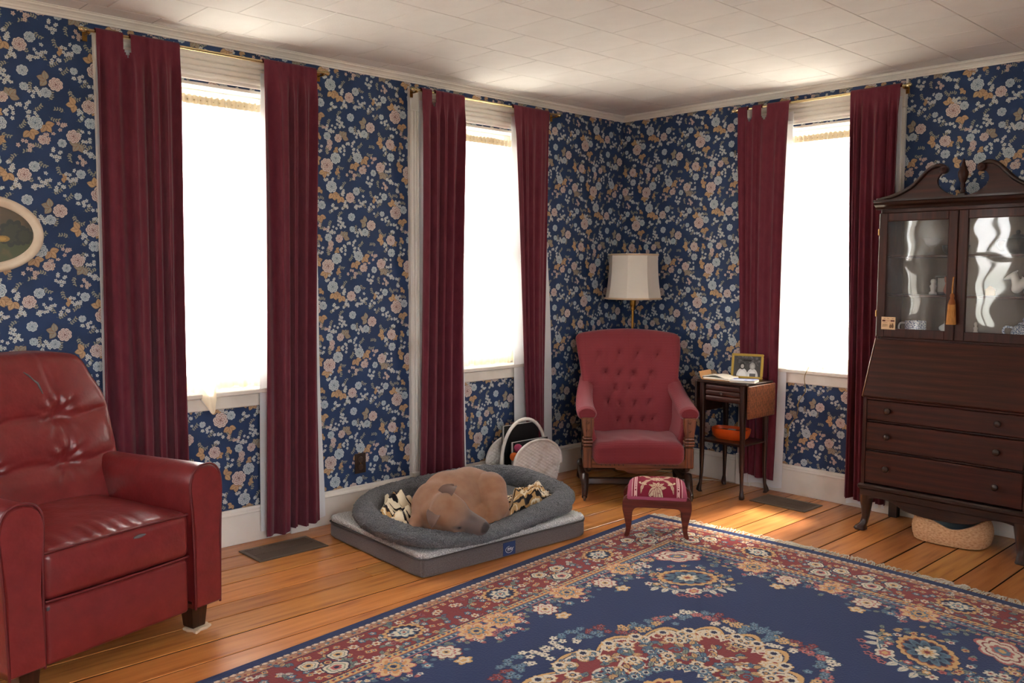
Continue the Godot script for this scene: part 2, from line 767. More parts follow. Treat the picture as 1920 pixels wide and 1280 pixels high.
# texture whose colour runs through a ramp of [position, colour]
func ramp_tex(size: int, freq: float, octaves: int, seed_: int, ramp: Array, kind := FastNoiseLite.TYPE_SIMPLEX_SMOOTH) -> ImageTexture:
	var g := Gradient.new()
	var offs := PackedFloat32Array()
	var cols := PackedColorArray()
	for e in ramp:
		offs.append(e[0]); cols.append(e[1])
	g.offsets = offs
	g.colors = cols
	var lut := PackedInt32Array()
	for i in 256: lut.append(Canvas.pack(g.sample(i / 255.0)))
	var b := noise_bytes(size, freq, octaves, seed_, kind)
	var out := PackedInt32Array()
	out.resize(b.size())
	for i in b.size(): out[i] = lut[b[i]]
	return ImageTexture.create_from_image(Image.create_from_data(size, size, false, Image.FORMAT_RGBA8, out.to_byte_array()))

func gray(size: int, freq: float, octaves: int, seed_: int, lo := 0.0, hi := 1.0, kind := FastNoiseLite.TYPE_SIMPLEX_SMOOTH) -> ImageTexture:
	return ramp_tex(size, freq, octaves, seed_, [[0.0, Color(lo, lo, lo)], [1.0, Color(hi, hi, hi)]], kind)

func plain(c: Color, rough := 0.6, spec := 0.5, metal := 0.0) -> StandardMaterial3D:
	var m := StandardMaterial3D.new()
	m.albedo_color = c
	m.roughness = rough
	m.metallic_specular = spec
	m.metallic = metal
	return m

func rgb(r: int, g: int, b: int) -> Color:
	return Color(r / 255.0, g / 255.0, b / 255.0)

func tri(m: StandardMaterial3D, scale: Vector3, world := false) -> StandardMaterial3D:
	m.uv1_triplanar = true
	m.uv1_world_triplanar = world
	m.uv1_scale = scale
	m.uv1_triplanar_sharpness = 6.0
	return m

func relief(m: StandardMaterial3D, t: Texture2D, cm: float) -> StandardMaterial3D:
	m.heightmap_enabled = true
	m.heightmap_texture = t
	m.heightmap_scale = cm
	return m

# wood: the same noise drawn out along the grain
func wood(ramp: Array, seed_: int, along: String, rough: float, coat := 0.0, stretch := Vector2(0.7, 14.0)) -> StandardMaterial3D:
	var key := "w%d" % seed_
	if not M.has(key): M[key] = ramp_tex(256, 0.012, 4, seed_, ramp)
	var m := plain(Color.WHITE, rough, 0.38)
	m.albedo_texture = M[key]
	var sc := Vector3(stretch.y, stretch.y, stretch.y)
	sc["xyz".find(along)] = stretch.x
	tri(m, sc)
	if coat > 0.0:
		m.clearcoat_enabled = true
		m.clearcoat = coat
		m.clearcoat_roughness = 0.12
	return m

func make_materials() -> void:
	M.fine = gray(256, 0.08, 2, 5)
	M.coarse = gray(256, 0.02, 3, 6)
	M.speck = gray(256, 0.25, 1, 7)
	# painted trim, a little yellowed and scuffed
	var tp := plain(Color.WHITE, 0.42)
	tp.albedo_texture = ramp_tex(256, 0.015, 4, 21, [[0.0, rgb(214, 204, 192)], [0.45, rgb(226, 218, 208)], [1.0, rgb(231, 224, 215)]])
	M.trim = tri(tp, Vector3.ONE * 0.8)
	var cl := plain(Color.WHITE, 0.85, 0.3)
	cl.albedo_texture = ramp_tex(256, 0.012, 4, 22, [[0.0, rgb(221, 215, 211)], [0.5, rgb(225, 219, 215)], [1.0, rgb(228, 223, 219)]])
	relief(tri(cl, Vector3.ONE * 1.3), M.speck, 0.03)
	M.ceiling = cl
	M.dark_gap = plain(rgb(34, 22, 16), 0.95, 0.2)
	M.plaster = plain(rgb(200, 196, 190), 0.9, 0.3)
	# wallpaper
	var wp := plain(Color.WHITE, 0.62, 0.4)
	wp.albedo_texture = wallpaper()
	M.wallpaper = tri(wp, Vector3.ONE / 0.53, true)
	# brass
	M.brass = plain(rgb(212, 190, 142), 0.22, 0.5, 1.0)
	M.old_brass = plain(rgb(150, 108, 52), 0.35, 0.5, 1.0)
	# curtains
	var vel := plain(Color.WHITE, 0.95, 0.2)
	vel.albedo_texture = ramp_tex(256, 0.03, 3, 31, [[0.0, rgb(92, 36, 48)], [0.5, rgb(99, 40, 52)], [1.0, rgb(106, 45, 57)]])
	vel.rim_enabled = true
	vel.rim = 0.35
	vel.rim_tint = 0.7
	relief(tri(vel, Vector3(3.0, 1.2, 3.0)), M.fine, 0.06)
	vel.backlight_enabled = true
	vel.backlight = Color(0.04, 0.008, 0.012)
	M.velvet = vel
	var lin := plain(rgb(228, 228, 230), 0.9, 0.3)
	relief(tri(lin, Vector3.ONE * 4.0), M.fine, 0.05)
	lin.backlight_enabled = true
	lin.backlight = Color(0.85, 0.85, 0.85)
	M.lining = lin
	var sh := plain(Color(0.96, 0.95, 0.92, 0.72), 0.9, 0.2)
	sh.transparency = BaseMaterial3D.TRANSPARENCY_ALPHA
	sh.backlight_enabled = true
	sh.backlight = Color(1.0, 0.97, 0.92)
	M.sheer = sh
	var sc := plain(rgb(208, 198, 180), 0.9, 0.2)
	sc.backlight_enabled = true
	sc.backlight = Color(0.7, 0.66, 0.58)
	M.sheer_head = sc
	var lc := plain(Color(0.96, 0.90, 0.80, 0.9), 0.9, 0.2)
	lc.transparency = BaseMaterial3D.TRANSPARENCY_ALPHA
	lc.backlight_enabled = true
	lc.backlight = Color(0.6, 0.54, 0.44)
	M.lace = lc
	var gl := plain(Color(0.95, 0.98, 1.0, 0.05), 0.02, 0.5)
	gl.transparency = BaseMaterial3D.TRANSPARENCY_ALPHA
	M.pane = gl
	# leathers and cloths
	var le := plain(Color.WHITE, 0.33, 0.5)
	le.albedo_texture = ramp_tex(512, 0.01, 4, 41, [[0.0, rgb(110, 35, 35)], [0.35, rgb(117, 37, 38)], [0.7, rgb(122, 39, 40)], [1.0, rgb(127, 45, 45)]])
	relief(tri(le, Vector3.ONE * 2.2), gray(256, 0.09, 2, 43, 0.0, 1.0, FastNoiseLite.TYPE_CELLULAR), 0.05)
	M.leather = le
	M.leather_seam = plain(rgb(96, 22, 26), 0.5)
	M.worn = plain(rgb(92, 88, 90), 0.7)
	# woods
	M.mahog_x = wood([[0.0, rgb(44, 17, 10)], [0.5, rgb(61, 25, 15)], [1.0, rgb(80, 35, 20)]], 51, "x", 0.42, 0.1)
	M.mahog_y = wood([], 51, "y", 0.42, 0.1)
	M.mahog_z = wood([], 51, "z", 0.42, 0.15)
	M.walnut_x = wood([[0.0, rgb(70, 36, 20)], [0.5, rgb(112, 62, 36)], [1.0, rgb(136, 80, 48)]], 52, "x", 0.4, 0.3)
	M.walnut_y = wood([], 52, "y", 0.4, 0.3)
	M.dark_y = wood([[0.0, rgb(30, 16, 12)], [0.5, rgb(48, 26, 19)], [1.0, rgb(66, 36, 26)]], 53, "y", 0.35, 0.4)
	M.dark_x = wood([], 53, "x", 0.35, 0.4)
	M.dark_z = wood([], 53, "z", 0.35, 0.4)
	M.cherry_y = wood([[0.0, rgb(72, 24, 18)], [0.5, rgb(96, 36, 26)], [1.0, rgb(112, 46, 33)]], 54, "y", 0.34, 0.4)
	M.cherry_x = wood([], 54, "x", 0.34, 0.4)
	# floor boards in a few tones
	for i in 5:
		var tones := [[0.84, 1.0], [0.9, 1.03], [0.8, 0.97], [0.87, 1.06], [0.94, 1.0]]
		var k: float = tones[i][0]
		var y: float = tones[i][1]
		var m := wood([[0.0, Color(0.72 * k, 0.41 * k * y, 0.20 * k)], [0.3, Color(0.86 * k, 0.535 * k * y, 0.275 * k)], [0.62, Color(0.91 * k, 0.585 * k * y, 0.315 * k)], [1.0, Color(0.95 * k, 0.635 * k * y, 0.36 * k)]], 60 + i, "z", 0.36, 0.5, Vector2(0.55, 7.0))
		m.clearcoat_roughness = 0.2
		relief(m, M.coarse, 0.02)
		M["board%d" % i] = m
	M.iron = plain(rgb(98, 82, 70), 0.5, 0.5, 0.25)
	M.black = plain(rgb(16, 15, 15), 0.6)

# ------------------------------------------------------------------ wallpaper print: roses, leaf trios and small blossoms on navy
func wallpaper() -> ImageTexture:
	var S := 512
	var cv := Canvas.new(S, S, rgb(36, 56, 100), true)
	var rn := RandomNumberGenerator.new()
	rn.seed = 4
	var nb := noise_bytes(S, 0.006, 2, 9)
	var lut := PackedInt32Array()
	for i in 256: lut.append(Canvas.pack(rgb(33, 52, 86).lerp(rgb(40, 62, 102), i / 255.0)))
	for i in nb.size(): cv.px[i] = lut[nb[i]]
	var P := func(x: float, y: float) -> Vector2: return Vector2((x - 45.0) / 690.0 * S, (y - 100.0) / 720.0 * S)
	var K := 512.0 / 705.0
	var tan_ := rgb(198, 162, 122)
	var tan_e := rgb(138, 106, 78)
	var sage := rgb(120, 118, 104)
	# stems and sprigs first
	for e in [[90, 260], [310, 300], [470, 130], [640, 160], [220, 300], [400, 360], [560, 460], [140, 420], [430, 660], [260, 820], [600, 820], [700, 720], [60, 800], [360, 760], [60, 130], [250, 170], [330, 230], [120, 300], [480, 330], [600, 440], [250, 450], [480, 480], [150, 520], [370, 600], [620, 600], [320, 700], [450, 700], [560, 780], [110, 780], [200, 120], [410, 130], [560, 220], [640, 250], [310, 120], [680, 520], [60, 440], [230, 570], [540, 640], [640, 680], [400, 470], [300, 620], [470, 830], [720, 220], [90, 620], [580, 500], [180, 400]]:
		var p: Vector2 = P.call(e[0], e[1])
		var a := rn.randf() * TAU
		var pts := []
		for i in 9: pts.append(p + Vector2(cos(a), sin(a)) * i * 4.4 + Vector2(-sin(a), cos(a)) * sin(i * 0.5) * 5.0)
		cv.stroke(pts, 1.6, rgb(136, 132, 116))
		for i in range(2, 9, 2):
			for s in [-1, 1]:
				cv.leaf(pts[i].x, pts[i].y, rn.randf_range(9, 13), 3.3, a + s * 0.9, rgb(158, 152, 134), rgb(112, 110, 102), false)
	# leaf trios
	for e in [[230, 335, -0.3], [300, 415, 1.6], [395, 405, 0.4], [268, 545, 2.4], [180, 625, -1.7], [262, 735, 1.4], [425, 590, 2.0], [630, 765, 3.4], [450, 160, -0.9], [190, 190, 0.9], [700, 590, 0.3], [85, 165, 3.0], [265, 165, 2.6], [540, 345, 1.2], [385, 255, 0.5], [365, 570, 1.2], [95, 395, 2.2], [620, 300, 0.9]]:
		var p: Vector2 = P.call(e[0], e[1])
		var big := 1.0 if rn.randf() < 0.75 else 0.65
		var tone := tan_ if rn.randf() < 0.8 else rgb(150, 146, 132)
		for k in [-1.15, 0.0, 1.15]:
			cv.leaf(p.x, p.y, 36 * big, 13.5 * big, e[2] + k, tone.lerp(rgb(150, 120, 100), rn.randf() * 0.35), tan_e)
	# small blossoms in clusters
	for e in [[520, 200, 0], [455, 255, 0], [265, 260, 0], [140, 350, 0], [520, 425, 1], [430, 540, 0], [230, 490, 0], [370, 680, 0], [430, 775, 0], [670, 465, 0], [570, 660, 0], [690, 295, 1], [440, 790, 0], [285, 810, 1], [350, 215, 1], [100, 490, 1], [125, 215, 0], [690, 660, 0], [600, 610, 0], [350, 820, 0], [190, 790, 0], [60, 570, 0], [640, 370, 1], [330, 460, 0], [545, 270, 0], [160, 450, 0], [120, 730, 0], [470, 640, 0], [585, 130, 0], [240, 610, 0]]:
		var p: Vector2 = P.call(e[0], e[1])
		var n := rn.randi_range(6, 9)
		for i in n:
			var q := p + Vector2.from_angle(rn.randf() * TAU) * rn.randf_range(5, 31)
			var col := rgb(204, 206, 204) if e[2] == 0 else rgb(206, 180, 170)
			cv.bloom(q.x, q.y, rn.randf_range(8, 10.5), rn.randf_range(7, 9.5), 5, 0.5, rn.randf() * TAU, [[1.0, col.darkened(0.3)], [0.86, col], [0.4, col.darkened(0.18)], [0.22, rgb(150, 120, 92)]])
	# roses: [x, y, radius, kind]
	for e in [[320, 370, 52, 1], [390, 315, 43, 0], [355, 520, 46, 0], [205, 680, 53, 1], [277, 655, 32, 0], [505, 590, 39, 1], [557, 540, 31, 0], [515, 730, 31, 0], [680, 785, 40, 1], [628, 838, 30, 0], [412, 890, 31, 1], [325, 885, 30, 0], [160, 890, 42, 1], [165, 985, 34, 0], [570, 295, 40, 0], [520, 818, 24, 0], [605, 385, 28, 1], [105, 565, 28, 0], [72, 350, 40, 1], [702, 395, 26, 0], [345, 930, 24, 1], [85, 695, 22, 0]]:
		var p: Vector2 = P.call(e[0], e[1])
		if e[3] == 1:
			cv.rose(p.x, p.y, e[2] * K * 1.0, rgb(214, 198, 190), rgb(166, 130, 124), rgb(92, 70, 72), rn)
		else:
			cv.rose(p.x, p.y, e[2] * K * 1.0, rgb(200, 206, 208), rgb(128, 144, 156), rgb(66, 80, 98), rn)
	return cv.texture()

# ------------------------------------------------------------------ the room
const SILL := 0.775
const HEAD := 2.245
# openings: centre along the wall and half width
const WIN_A := [3.1, 1.41, 5.8]
const WIN_B := [1.5]
const WIN_C := [0.55]
const WIN_D := [3.8, 5.2]

func wall_mesh(length: float, centres: Array) -> ArrayMesh:
	# wall in its own frame: x along the wall, the room face at z = 0, 0.18 thick
	var s := Shape.new()
	var cs := centres.duplicate()
	cs.sort()
	var x := -0.18
	var z0 := -0.18
	for e in cs:
		var c: float = e[0]
		var half: float = e[1]
		s.box(Vector3((x + c - half) / 2, ROOM_H / 2, z0 / 2), Vector3(c - half - x, ROOM_H, 0.18), 0.0005)
		s.box(Vector3(c, SILL / 2, z0 / 2), Vector3(half * 2, SILL, 0.18), 0.0005)
		s.box(Vector3(c, (HEAD + ROOM_H) / 2, z0 / 2), Vector3(half * 2, ROOM_H - HEAD, 0.18), 0.0005)
		x = c + half
	s.box(Vector3((x + length + 0.18) / 2, ROOM_H / 2, z0 / 2), Vector3(length + 0.18 - x, ROOM_H, 0.18), 0.0005)
	return s.mesh()

# frames of the four walls: along-wall axis x, room side +z
func wall_frame(which: String) -> Transform3D:
	match which:
		"left": return Transform3D(Basis(Vector3.UP, PI / 2), Vector3(0, 0, ROOM_Z))
		"back": return Transform3D(Basis.IDENTITY, Vector3.ZERO)
		"near": return Transform3D(Basis(Vector3.UP, PI), Vector3(ROOM_X, 0, ROOM_Z))
		_: return Transform3D(Basis(Vector3.UP, -PI / 2), Vector3(ROOM_X, 0, 0))

func along(which: String, c: float) -> float:
	match which:
		"left": return ROOM_Z - c
		"near": return ROOM_X - c
		_: return c

# the two narrow lights out of the frame are half as wide
func half_of(c: float) -> float:
	return {5.8: 0.33, 0.55: 0.17}.get(c, 0.4)

func build_room() -> void:
	var walls := {"left": [ROOM_Z, WIN_A, "navy floral wallpapered wall with two curtained windows"], "back": [ROOM_X, WIN_B, "navy floral wallpapered wall behind the secretary desk"], "near": [ROOM_X, WIN_C, "wall behind the viewer"], "right": [ROOM_Z, WIN_D, "wall opposite the two windows"]}
	for k in walls:
		var cs := []
		for c in walls[k][1]: cs.append([along(k, c), half_of(c)])
		var o := setting("wall_" + k, walls[k][2], wall_mesh(walls[k][0], cs), M.wallpaper)
		o.transform = wall_frame(k)
	# floor boards along z
	var fl := setting("floor", "wide varnished pine floorboards", box2(Vector3(-0.18, -0.2, -0.18), Vector3(ROOM_X + 0.18, -0.0032, ROOM_Z + 0.18), 0.001), M.dark_gap)
	var edges := [0.0, 0.17, 0.335, 0.508, 0.712, 0.852, 1.031, 1.187, 1.395, 1.553, 1.712, 1.87, 2.018, 2.178, 2.338, 2.498, 2.66, 2.815]
	while edges[-1] < ROOM_X - 0.17: edges.append(edges[-1] + rng.randf_range(0.148, 0.172))
	edges[-1] = ROOM_X
	for i in edges.size() - 1:
		var cuts := [0.0]
		if i % 3 == 1: cuts.append(rng.randf_range(1.9, 4.6))
		elif i % 3 == 2: cuts.append(rng.randf_range(3.9, 5.9))
		cuts.append(ROOM_Z)
		var gap: float = [0.0062, 0.0042, 0.0072, 0.0050][(i * 7) % 4]
		for j in cuts.size() - 1:
			var drop := rng.randf_range(0.0, 0.0012)
			part(box2(Vector3(edges[i] + gap, -0.012, cuts[j] + 0.001), Vector3(edges[i + 1] - gap * 0.4, -drop, cuts[j + 1] - 0.001), 0.0022), "floorboard", M["board%d" % ((i * 3 + j * 2 + i / 4) % 5)], fl)
	# ceiling of square fibreboard tiles in staggered rows
	var ce := setting("ceiling", "off-white ceiling of square fibreboard tiles", box2(Vector3(-0.18, ROOM_H + 0.012, -0.18), Vector3(ROOM_X + 0.18, ROOM_H + 0.2, ROOM_Z + 0.18), 0.001), M.trim)
	var rest := Shape.new()
	var tile := box_mesh(Vector3.ZERO, Vector3(0.3036, 0.014, 0.3036), 0.0026)
	var row := 0
	var x0 := -0.154
	while x0 < ROOM_X:
		var zz: float = -0.3 + [0.02, 0.25, 0.12, 0.2][row % 4] - 0.02
		while zz < ROOM_Z:
			var a := Vector2(maxf(x0, 0.0), maxf(zz, 0.0))
			var b := Vector2(minf(x0 + 0.3048, ROOM_X), minf(zz + 0.3048, ROOM_Z))
			if b.x - a.x > 0.01 and b.y - a.y > 0.01:
				var mid := (a + b) / 2
				if mid.x / 3.1 + mid.y / 4.6 < 1.2 and mid.x < 3.0:
					if b.x - a.x > 0.304 and b.y - a.y > 0.304:
						part(tile, "ceiling_tile", M.ceiling, ce, Vector3(mid.x, ROOM_H + 0.007 + rng.randf_range(0.0, 0.0008), mid.y))
					else:
						part(box2(Vector3(a.x, ROOM_H, a.y), Vector3(b.x - 0.001, ROOM_H + 0.014, b.y - 0.001), 0.0022), "ceiling_tile", M.ceiling, ce)
				else:
					rest.box(Vector3(mid.x, ROOM_H + 0.007, mid.y), Vector3(b.x - a.x - 0.001, 0.014, b.y - a.y - 0.001), 0.0022)
			zz += 0.3048
		x0 += 0.3048
		row += 1
	var rp := part(rest.mesh(), "ceiling_tiles", M.ceiling, ce)
	rp.set_meta("kind", "stuff")
	# mouldings
	var prof := PackedVector2Array([Vector2(0, 0), Vector2(0.010, 0.0), Vector2(0.012, 0.012), Vector2(0.018, 0.016), Vector2(0.022, 0.026), Vector2(0.033, 0.037), Vector2(0.045, 0.043), Vector2(0.047, 0.052), Vector2(0.055, 0.055), Vector2(0.055, 0.0585), Vector2(0, 0.0585)])
	var lens := {"left": ROOM_Z, "back": ROOM_X, "near": ROOM_X, "right": ROOM_Z}
	var n := 0
	for k in lens:
		n += 1
		var s := Shape.new()
		# profile (out of the wall, up) swept along the wall's x axis
		var xf := Transform3D(Basis(Vector3(0, 0, 0.72), Vector3(0, 0.66, 0), Vector3(-1, 0, 0)), Vector3(0, ROOM_H - 0.0386, 0))
		s.prism(prof, -lens[k], 0.0, xf)
		var o := setting("trim_%d" % n, "white crown moulding along the %s wall" % k, s.mesh(), M.trim)
		o.transform = wall_frame(k)
		var s2 := Shape.new()
		s2.box(Vector3(lens[k] / 2, 0.074, 0.009), Vector3(lens[k], 0.148, 0.018), 0.002)
		var b := setting("baseboard_" + k, "white painted baseboard of the %s wall" % k, s2.mesh(), M.trim)
		b.transform = wall_frame(k)
		var cap := Shape.new()
		cap.prism(PackedVector2Array([Vector2(0, 0.148), Vector2(0.024, 0.148), Vector2(0.026, 0.153), Vector2(0.022, 0.160), Vector2(0.014, 0.166), Vector2(0.012, 0.179), Vector2(0, 0.179)]), -lens[k], 0.0, Transform3D(Basis(Vector3(0, 0, 1), Vector3(0, 1, 0), Vector3(-1, 0, 0)), Vector3.ZERO))
		part(cap.mesh(), "cap", M.trim, b)
	# painted conduit that runs up the back wall beside the window
	var cd := Shape.new()
	cd.box(Vector3(2.0, 2.411, 0.006), Vector3(0.012, 0.030, 0.012), 0.002)
	setting("trim_5", "short white strip above the back window", cd.mesh(), M.trim)

func reeded(length: float, width: float) -> ArrayMesh:
	# moulded board along y from 0, centred on x, thickness along +z
	var poly := PackedVector2Array([Vector2(-width / 2, 0), Vector2(width / 2, 0), Vector2(width / 2, 0.022)])
	var n := 4
	var inset := width * 0.1
	var w := (width - inset * 2) / n
	for i in n:
		var x1 := width / 2 - inset - i * w
		for k in 7:
			var a := PI * k / 6.0
			poly.append(Vector2(x1 - w / 2 + cos(a) * w * 0.46, 0.022 + sin(a) * w * 0.3))
	poly.append(Vector2(-width / 2, 0.022))
	var s := Shape.new()
	# profile x,y -> x,z ; extrusion -> y
	s.prism(poly, 0.0, length, Transform3D(Basis(Vector3(1, 0, 0), Vector3(0, 0, 1), Vector3(0, -1, 0)), Vector3(0, length, 0)))
	return s.mesh()

func build_windows() -> void:
	var n := 0
	for e in [["left", WIN_A], ["back", WIN_B], ["near", WIN_C], ["right", WIN_D]]:
		for c in e[1]:
			n += 1
			var labels := ["tall white window nearest the red recliner", "tall white window behind the wicker basket", "window of the left wall beyond the frame", "tall white window beside the secretary desk"]
			var o := setting("window_%d" % n, labels[n - 1] if n <= 4 else "window behind the viewer")
			o.transform = wall_frame(e[0]) * Transform3D(Basis.IDENTITY, Vector3(along(e[0], c), 0, 0))
			window_parts(o, half_of(c))

func window_parts(o: Node3D, hw: float) -> void:
	var leg := reeded(2.27 - 0.2, 0.1)
	for s in [-1, 1]:
		part(leg, "side_casing", M.trim, o, Vector3(s * (hw + 0.05), 0.2, 0))
		part(box_mesh(Vector3(0, 0.1, 0.019), Vector3(0.106, 0.2, 0.038), 0.003), "plinth", M.trim, o, Vector3(s * (hw + 0.05), 0, 0))
		part(box_mesh(Vector3(0, 2.332, 0.0175), Vector3(0.106, 0.124, 0.035), 0.004), "corner_block", M.trim, o, Vector3(s * (hw + 0.05), 0, 0))
		part(box_mesh(Vector3(s * (hw - 0.008), 1.51, -0.09), Vector3(0.016, 1.47, 0.18), 0.001), "jamb", M.trim, o)
	var hd := part(reeded(hw * 2.0 - 0.006, 0.128), "head_casing", M.trim, o, Vector3(hw - 0.003, 2.32, 0))
	hd.rotation.z = PI / 2
	part(box2(Vector3(-hw, 2.233, -0.18), Vector3(hw, 2.249, 0.0), 0.001), "head_jamb", M.trim, o)
	part(box2(Vector3(-hw - 0.03, 0.752, -0.18), Vector3(hw + 0.03, 0.778, 0.040), 0.005), "sill", M.trim, o)
	part(box2(Vector3(-hw, 0.69, 0.0), Vector3(hw, 0.752, 0.02), 0.004), "apron", M.trim, o)
	for k in 2:
		var y0 := 0.778 + k * 0.72
		var y1 := y0 + 0.735
		var z := -0.075 - k * 0.035
		var s2 := Shape.new()
		for s in [-1, 1]: s2.box(Vector3(s * (hw - 0.039), (y0 + y1) / 2, z), Vector3(0.046, y1 - y0, 0.03), 0.003)
		s2.box(Vector3(0, y0 + 0.026, z), Vector3(hw * 2.0 - 0.124, 0.052, 0.03), 0.003)
		s2.box(Vector3(0, y1 - 0.02, z), Vector3(hw * 2.0 - 0.124, 0.04, 0.03), 0.003)
		s2.box(Vector3(0, (y0 + y1) / 2, z), Vector3(0.02, y1 - y0 - 0.09, 0.026), 0.003)
		var sa := part(s2.mesh(), "sash", M.trim, o)
		for s in [-1, 1]:
			part(box2(Vector3(0.01 if s > 0 else -hw + 0.062, y0 + 0.052, z - 0.002), Vector3(hw - 0.062 if s > 0 else -0.01, y1 - 0.04, z + 0.002), 0.0005), "pane", M.pane, sa)

# ------------------------------------------------------------------ curtains, rods and sheers
func fold(u: float, w: float, n: float, ph: float, sd: int) -> float:
	# soft pleats of uneven width, fuller near the floor
	var q := TAU * (u * n + 0.22 * sin(u * 7.0 + sd) + ph + 0.16 * sin(w * 2.4 + sd + u * 3.0))
	var a := sin(q + 0.75 * sin(q + 0.6))
	return 0.85 * a + 0.22 * sin(q * 0.5 + sd * 1.7) + 0.12 * sin(q * 2.0 + w * 1.5)

# in the wall's frame seen from the room: s runs right; top and bottom spans [left, right]
func curtain(fr: Transform3D, label: String, top: Array, bot: Array, low: Array, n: float, notches: Array, lin_top: Array, lin_bot: Array, lin_low: float, sd: int, squeeze := 1.0) -> void:
	var o := thing("curtain", label, "curtain", Vector3.ZERO, 0.0, "burgundy tab-top curtains")
	var rod_y := 2.375
	var rod_d := 0.082
	var rows := [0.0]
	var main := 40
	var upper := 14
	var loop := 6
	var total := main + upper + loop
	var f := func(u: float, w: float) -> Vector3:
		var r := w * total
		var y: float
		var y0: float = lerpf(low[0], low[1], u) + 0.006 * sin(u * 11.0 + sd)
		var d := 0.0
		if r <= main: y = lerpf(y0, 2.215, r / main)
		elif r <= main + upper: y = lerpf(2.215, rod_y, (r - main) / upper)
		else:
			y = rod_y
		var h := clampf((y - y0) / (rod_y - y0), 0.0, 1.0)
		var pinch := 0.018 * (sin(h * PI) - 0.4)
		var s := lerpf(lerpf(bot[0], bot[1], u), lerpf(top[0], top[1], u), pow(h, 0.8)) + (0.5 - u) * pinch
		var amp := lerpf(0.031, 0.019, h) * squeeze
		amp *= lerpf(1.0, 0.12, sstep(0.92, 0.99, h))
		var base := lerpf(0.074, rod_d + 0.0165, sstep(0.2, 1.0, h)) - (1.0 - squeeze) * 0.028 * (1.0 - h)
		d = base + amp * fold(u, 1.0 - h, n, 0.1 * sd, sd)
		d = maxf(d, 0.0465)
		s += 0.004 * cos(TAU * (u * n + 0.1 * sd))
		if r > main + upper:
			var a := PI * (r - main - upper) / loop
			y = rod_y + 0.0165 * sin(a)
			d = rod_d + 0.0165 * cos(a)
		return fr * Vector3(s, y, d)
	var keep := func(u: float, w: float) -> bool:
		var r := w * total
		if r < main + 1.5: return true
		var y: float = lerpf(2.215, rod_y, minf((r - main) / upper, 1.0))
		for e in notches:
			var open: float = clampf((y - e[2]) / 0.03, 0.0, 1.0) * e[1]
			if absf(u - e[0]) < open: return false
		return true
	var s1 := Shape.new()
	s1.sheet(96, total, f, 0.003, keep)
	part(s1.mesh(), "panel", M.velvet, o)
	var s2 := Shape.new()
	var fl := func(u: float, w: float) -> Vector3:
		var y := lerpf(lin_low + 0.008 * sin(u * 9.0 + sd * 2.0), 2.33, w)
		var s := lerpf(lerpf(lin_bot[0], lin_bot[1], u), lerpf(lin_top[0], lin_top[1], u), pow(w, 1.4)) + 0.006 * sin(w * 9.0 + sd) * u
		var d := 0.0385 + 0.0015 * sin(TAU * u * (n + 1.0) + sd) * squeeze
		return fr * Vector3(s, y, d)
	s2.sheet(48, 24, fl, 0.0015)
	part(s2.mesh(), "lining", M.lining, o, Vector3.ZERO, "white cotton lining")

func rod(fr: Transform3D, x0: float, x1: float, label: String) -> void:
	var o := thing("curtain_rod", label, "curtain rod", fr.origin, fr.basis.get_euler().y, "brass curtain rods")
	var y := 2.375
	var d := 0.082
	var s := Shape.new()
	s.tube([Vector3(x0, y, d), Vector3(x1, y, d)], 0.0075, 12)
	part(s.mesh(), "rod", M.brass, o)
	for e in [x0, x1]:
		var sg := -1.0 if e == x0 else 1.0
		var f := Shape.new()
		f.lathe([Vector2(0, 0.034), Vector2(0.006, 0.033), Vector2(0.011, 0.027), Vector2(0.0125, 0.02), Vector2(0.011, 0.013), Vector2(0.0085, 0.009), Vector2(0.0105, 0.006), Vector2(0.0105, 0.0), Vector2(0, 0)], 14, Vector3(e, y, d), Basis(Vector3(0, 0, 1), -sg * PI / 2))
		part(f.mesh(), "finial", M.brass, o)
		var b := Shape.new()
		b.box(Vector3(e - sg * 0.006, y - 0.012, 0.0365), Vector3(0.02, 0.05, 0.004), 0.001)
		b.box(Vector3(e - sg * 0.006, y - 0.0135, 0.062), Vector3(0.010, 0.006, 0.054), 0.001)
		b.box(Vector3(e - sg * 0.006, y - 0.012, d), Vector3(0.010, 0.008, 0.02), 0.001)
		part(b.mesh(), "bracket", M.old_brass, o)

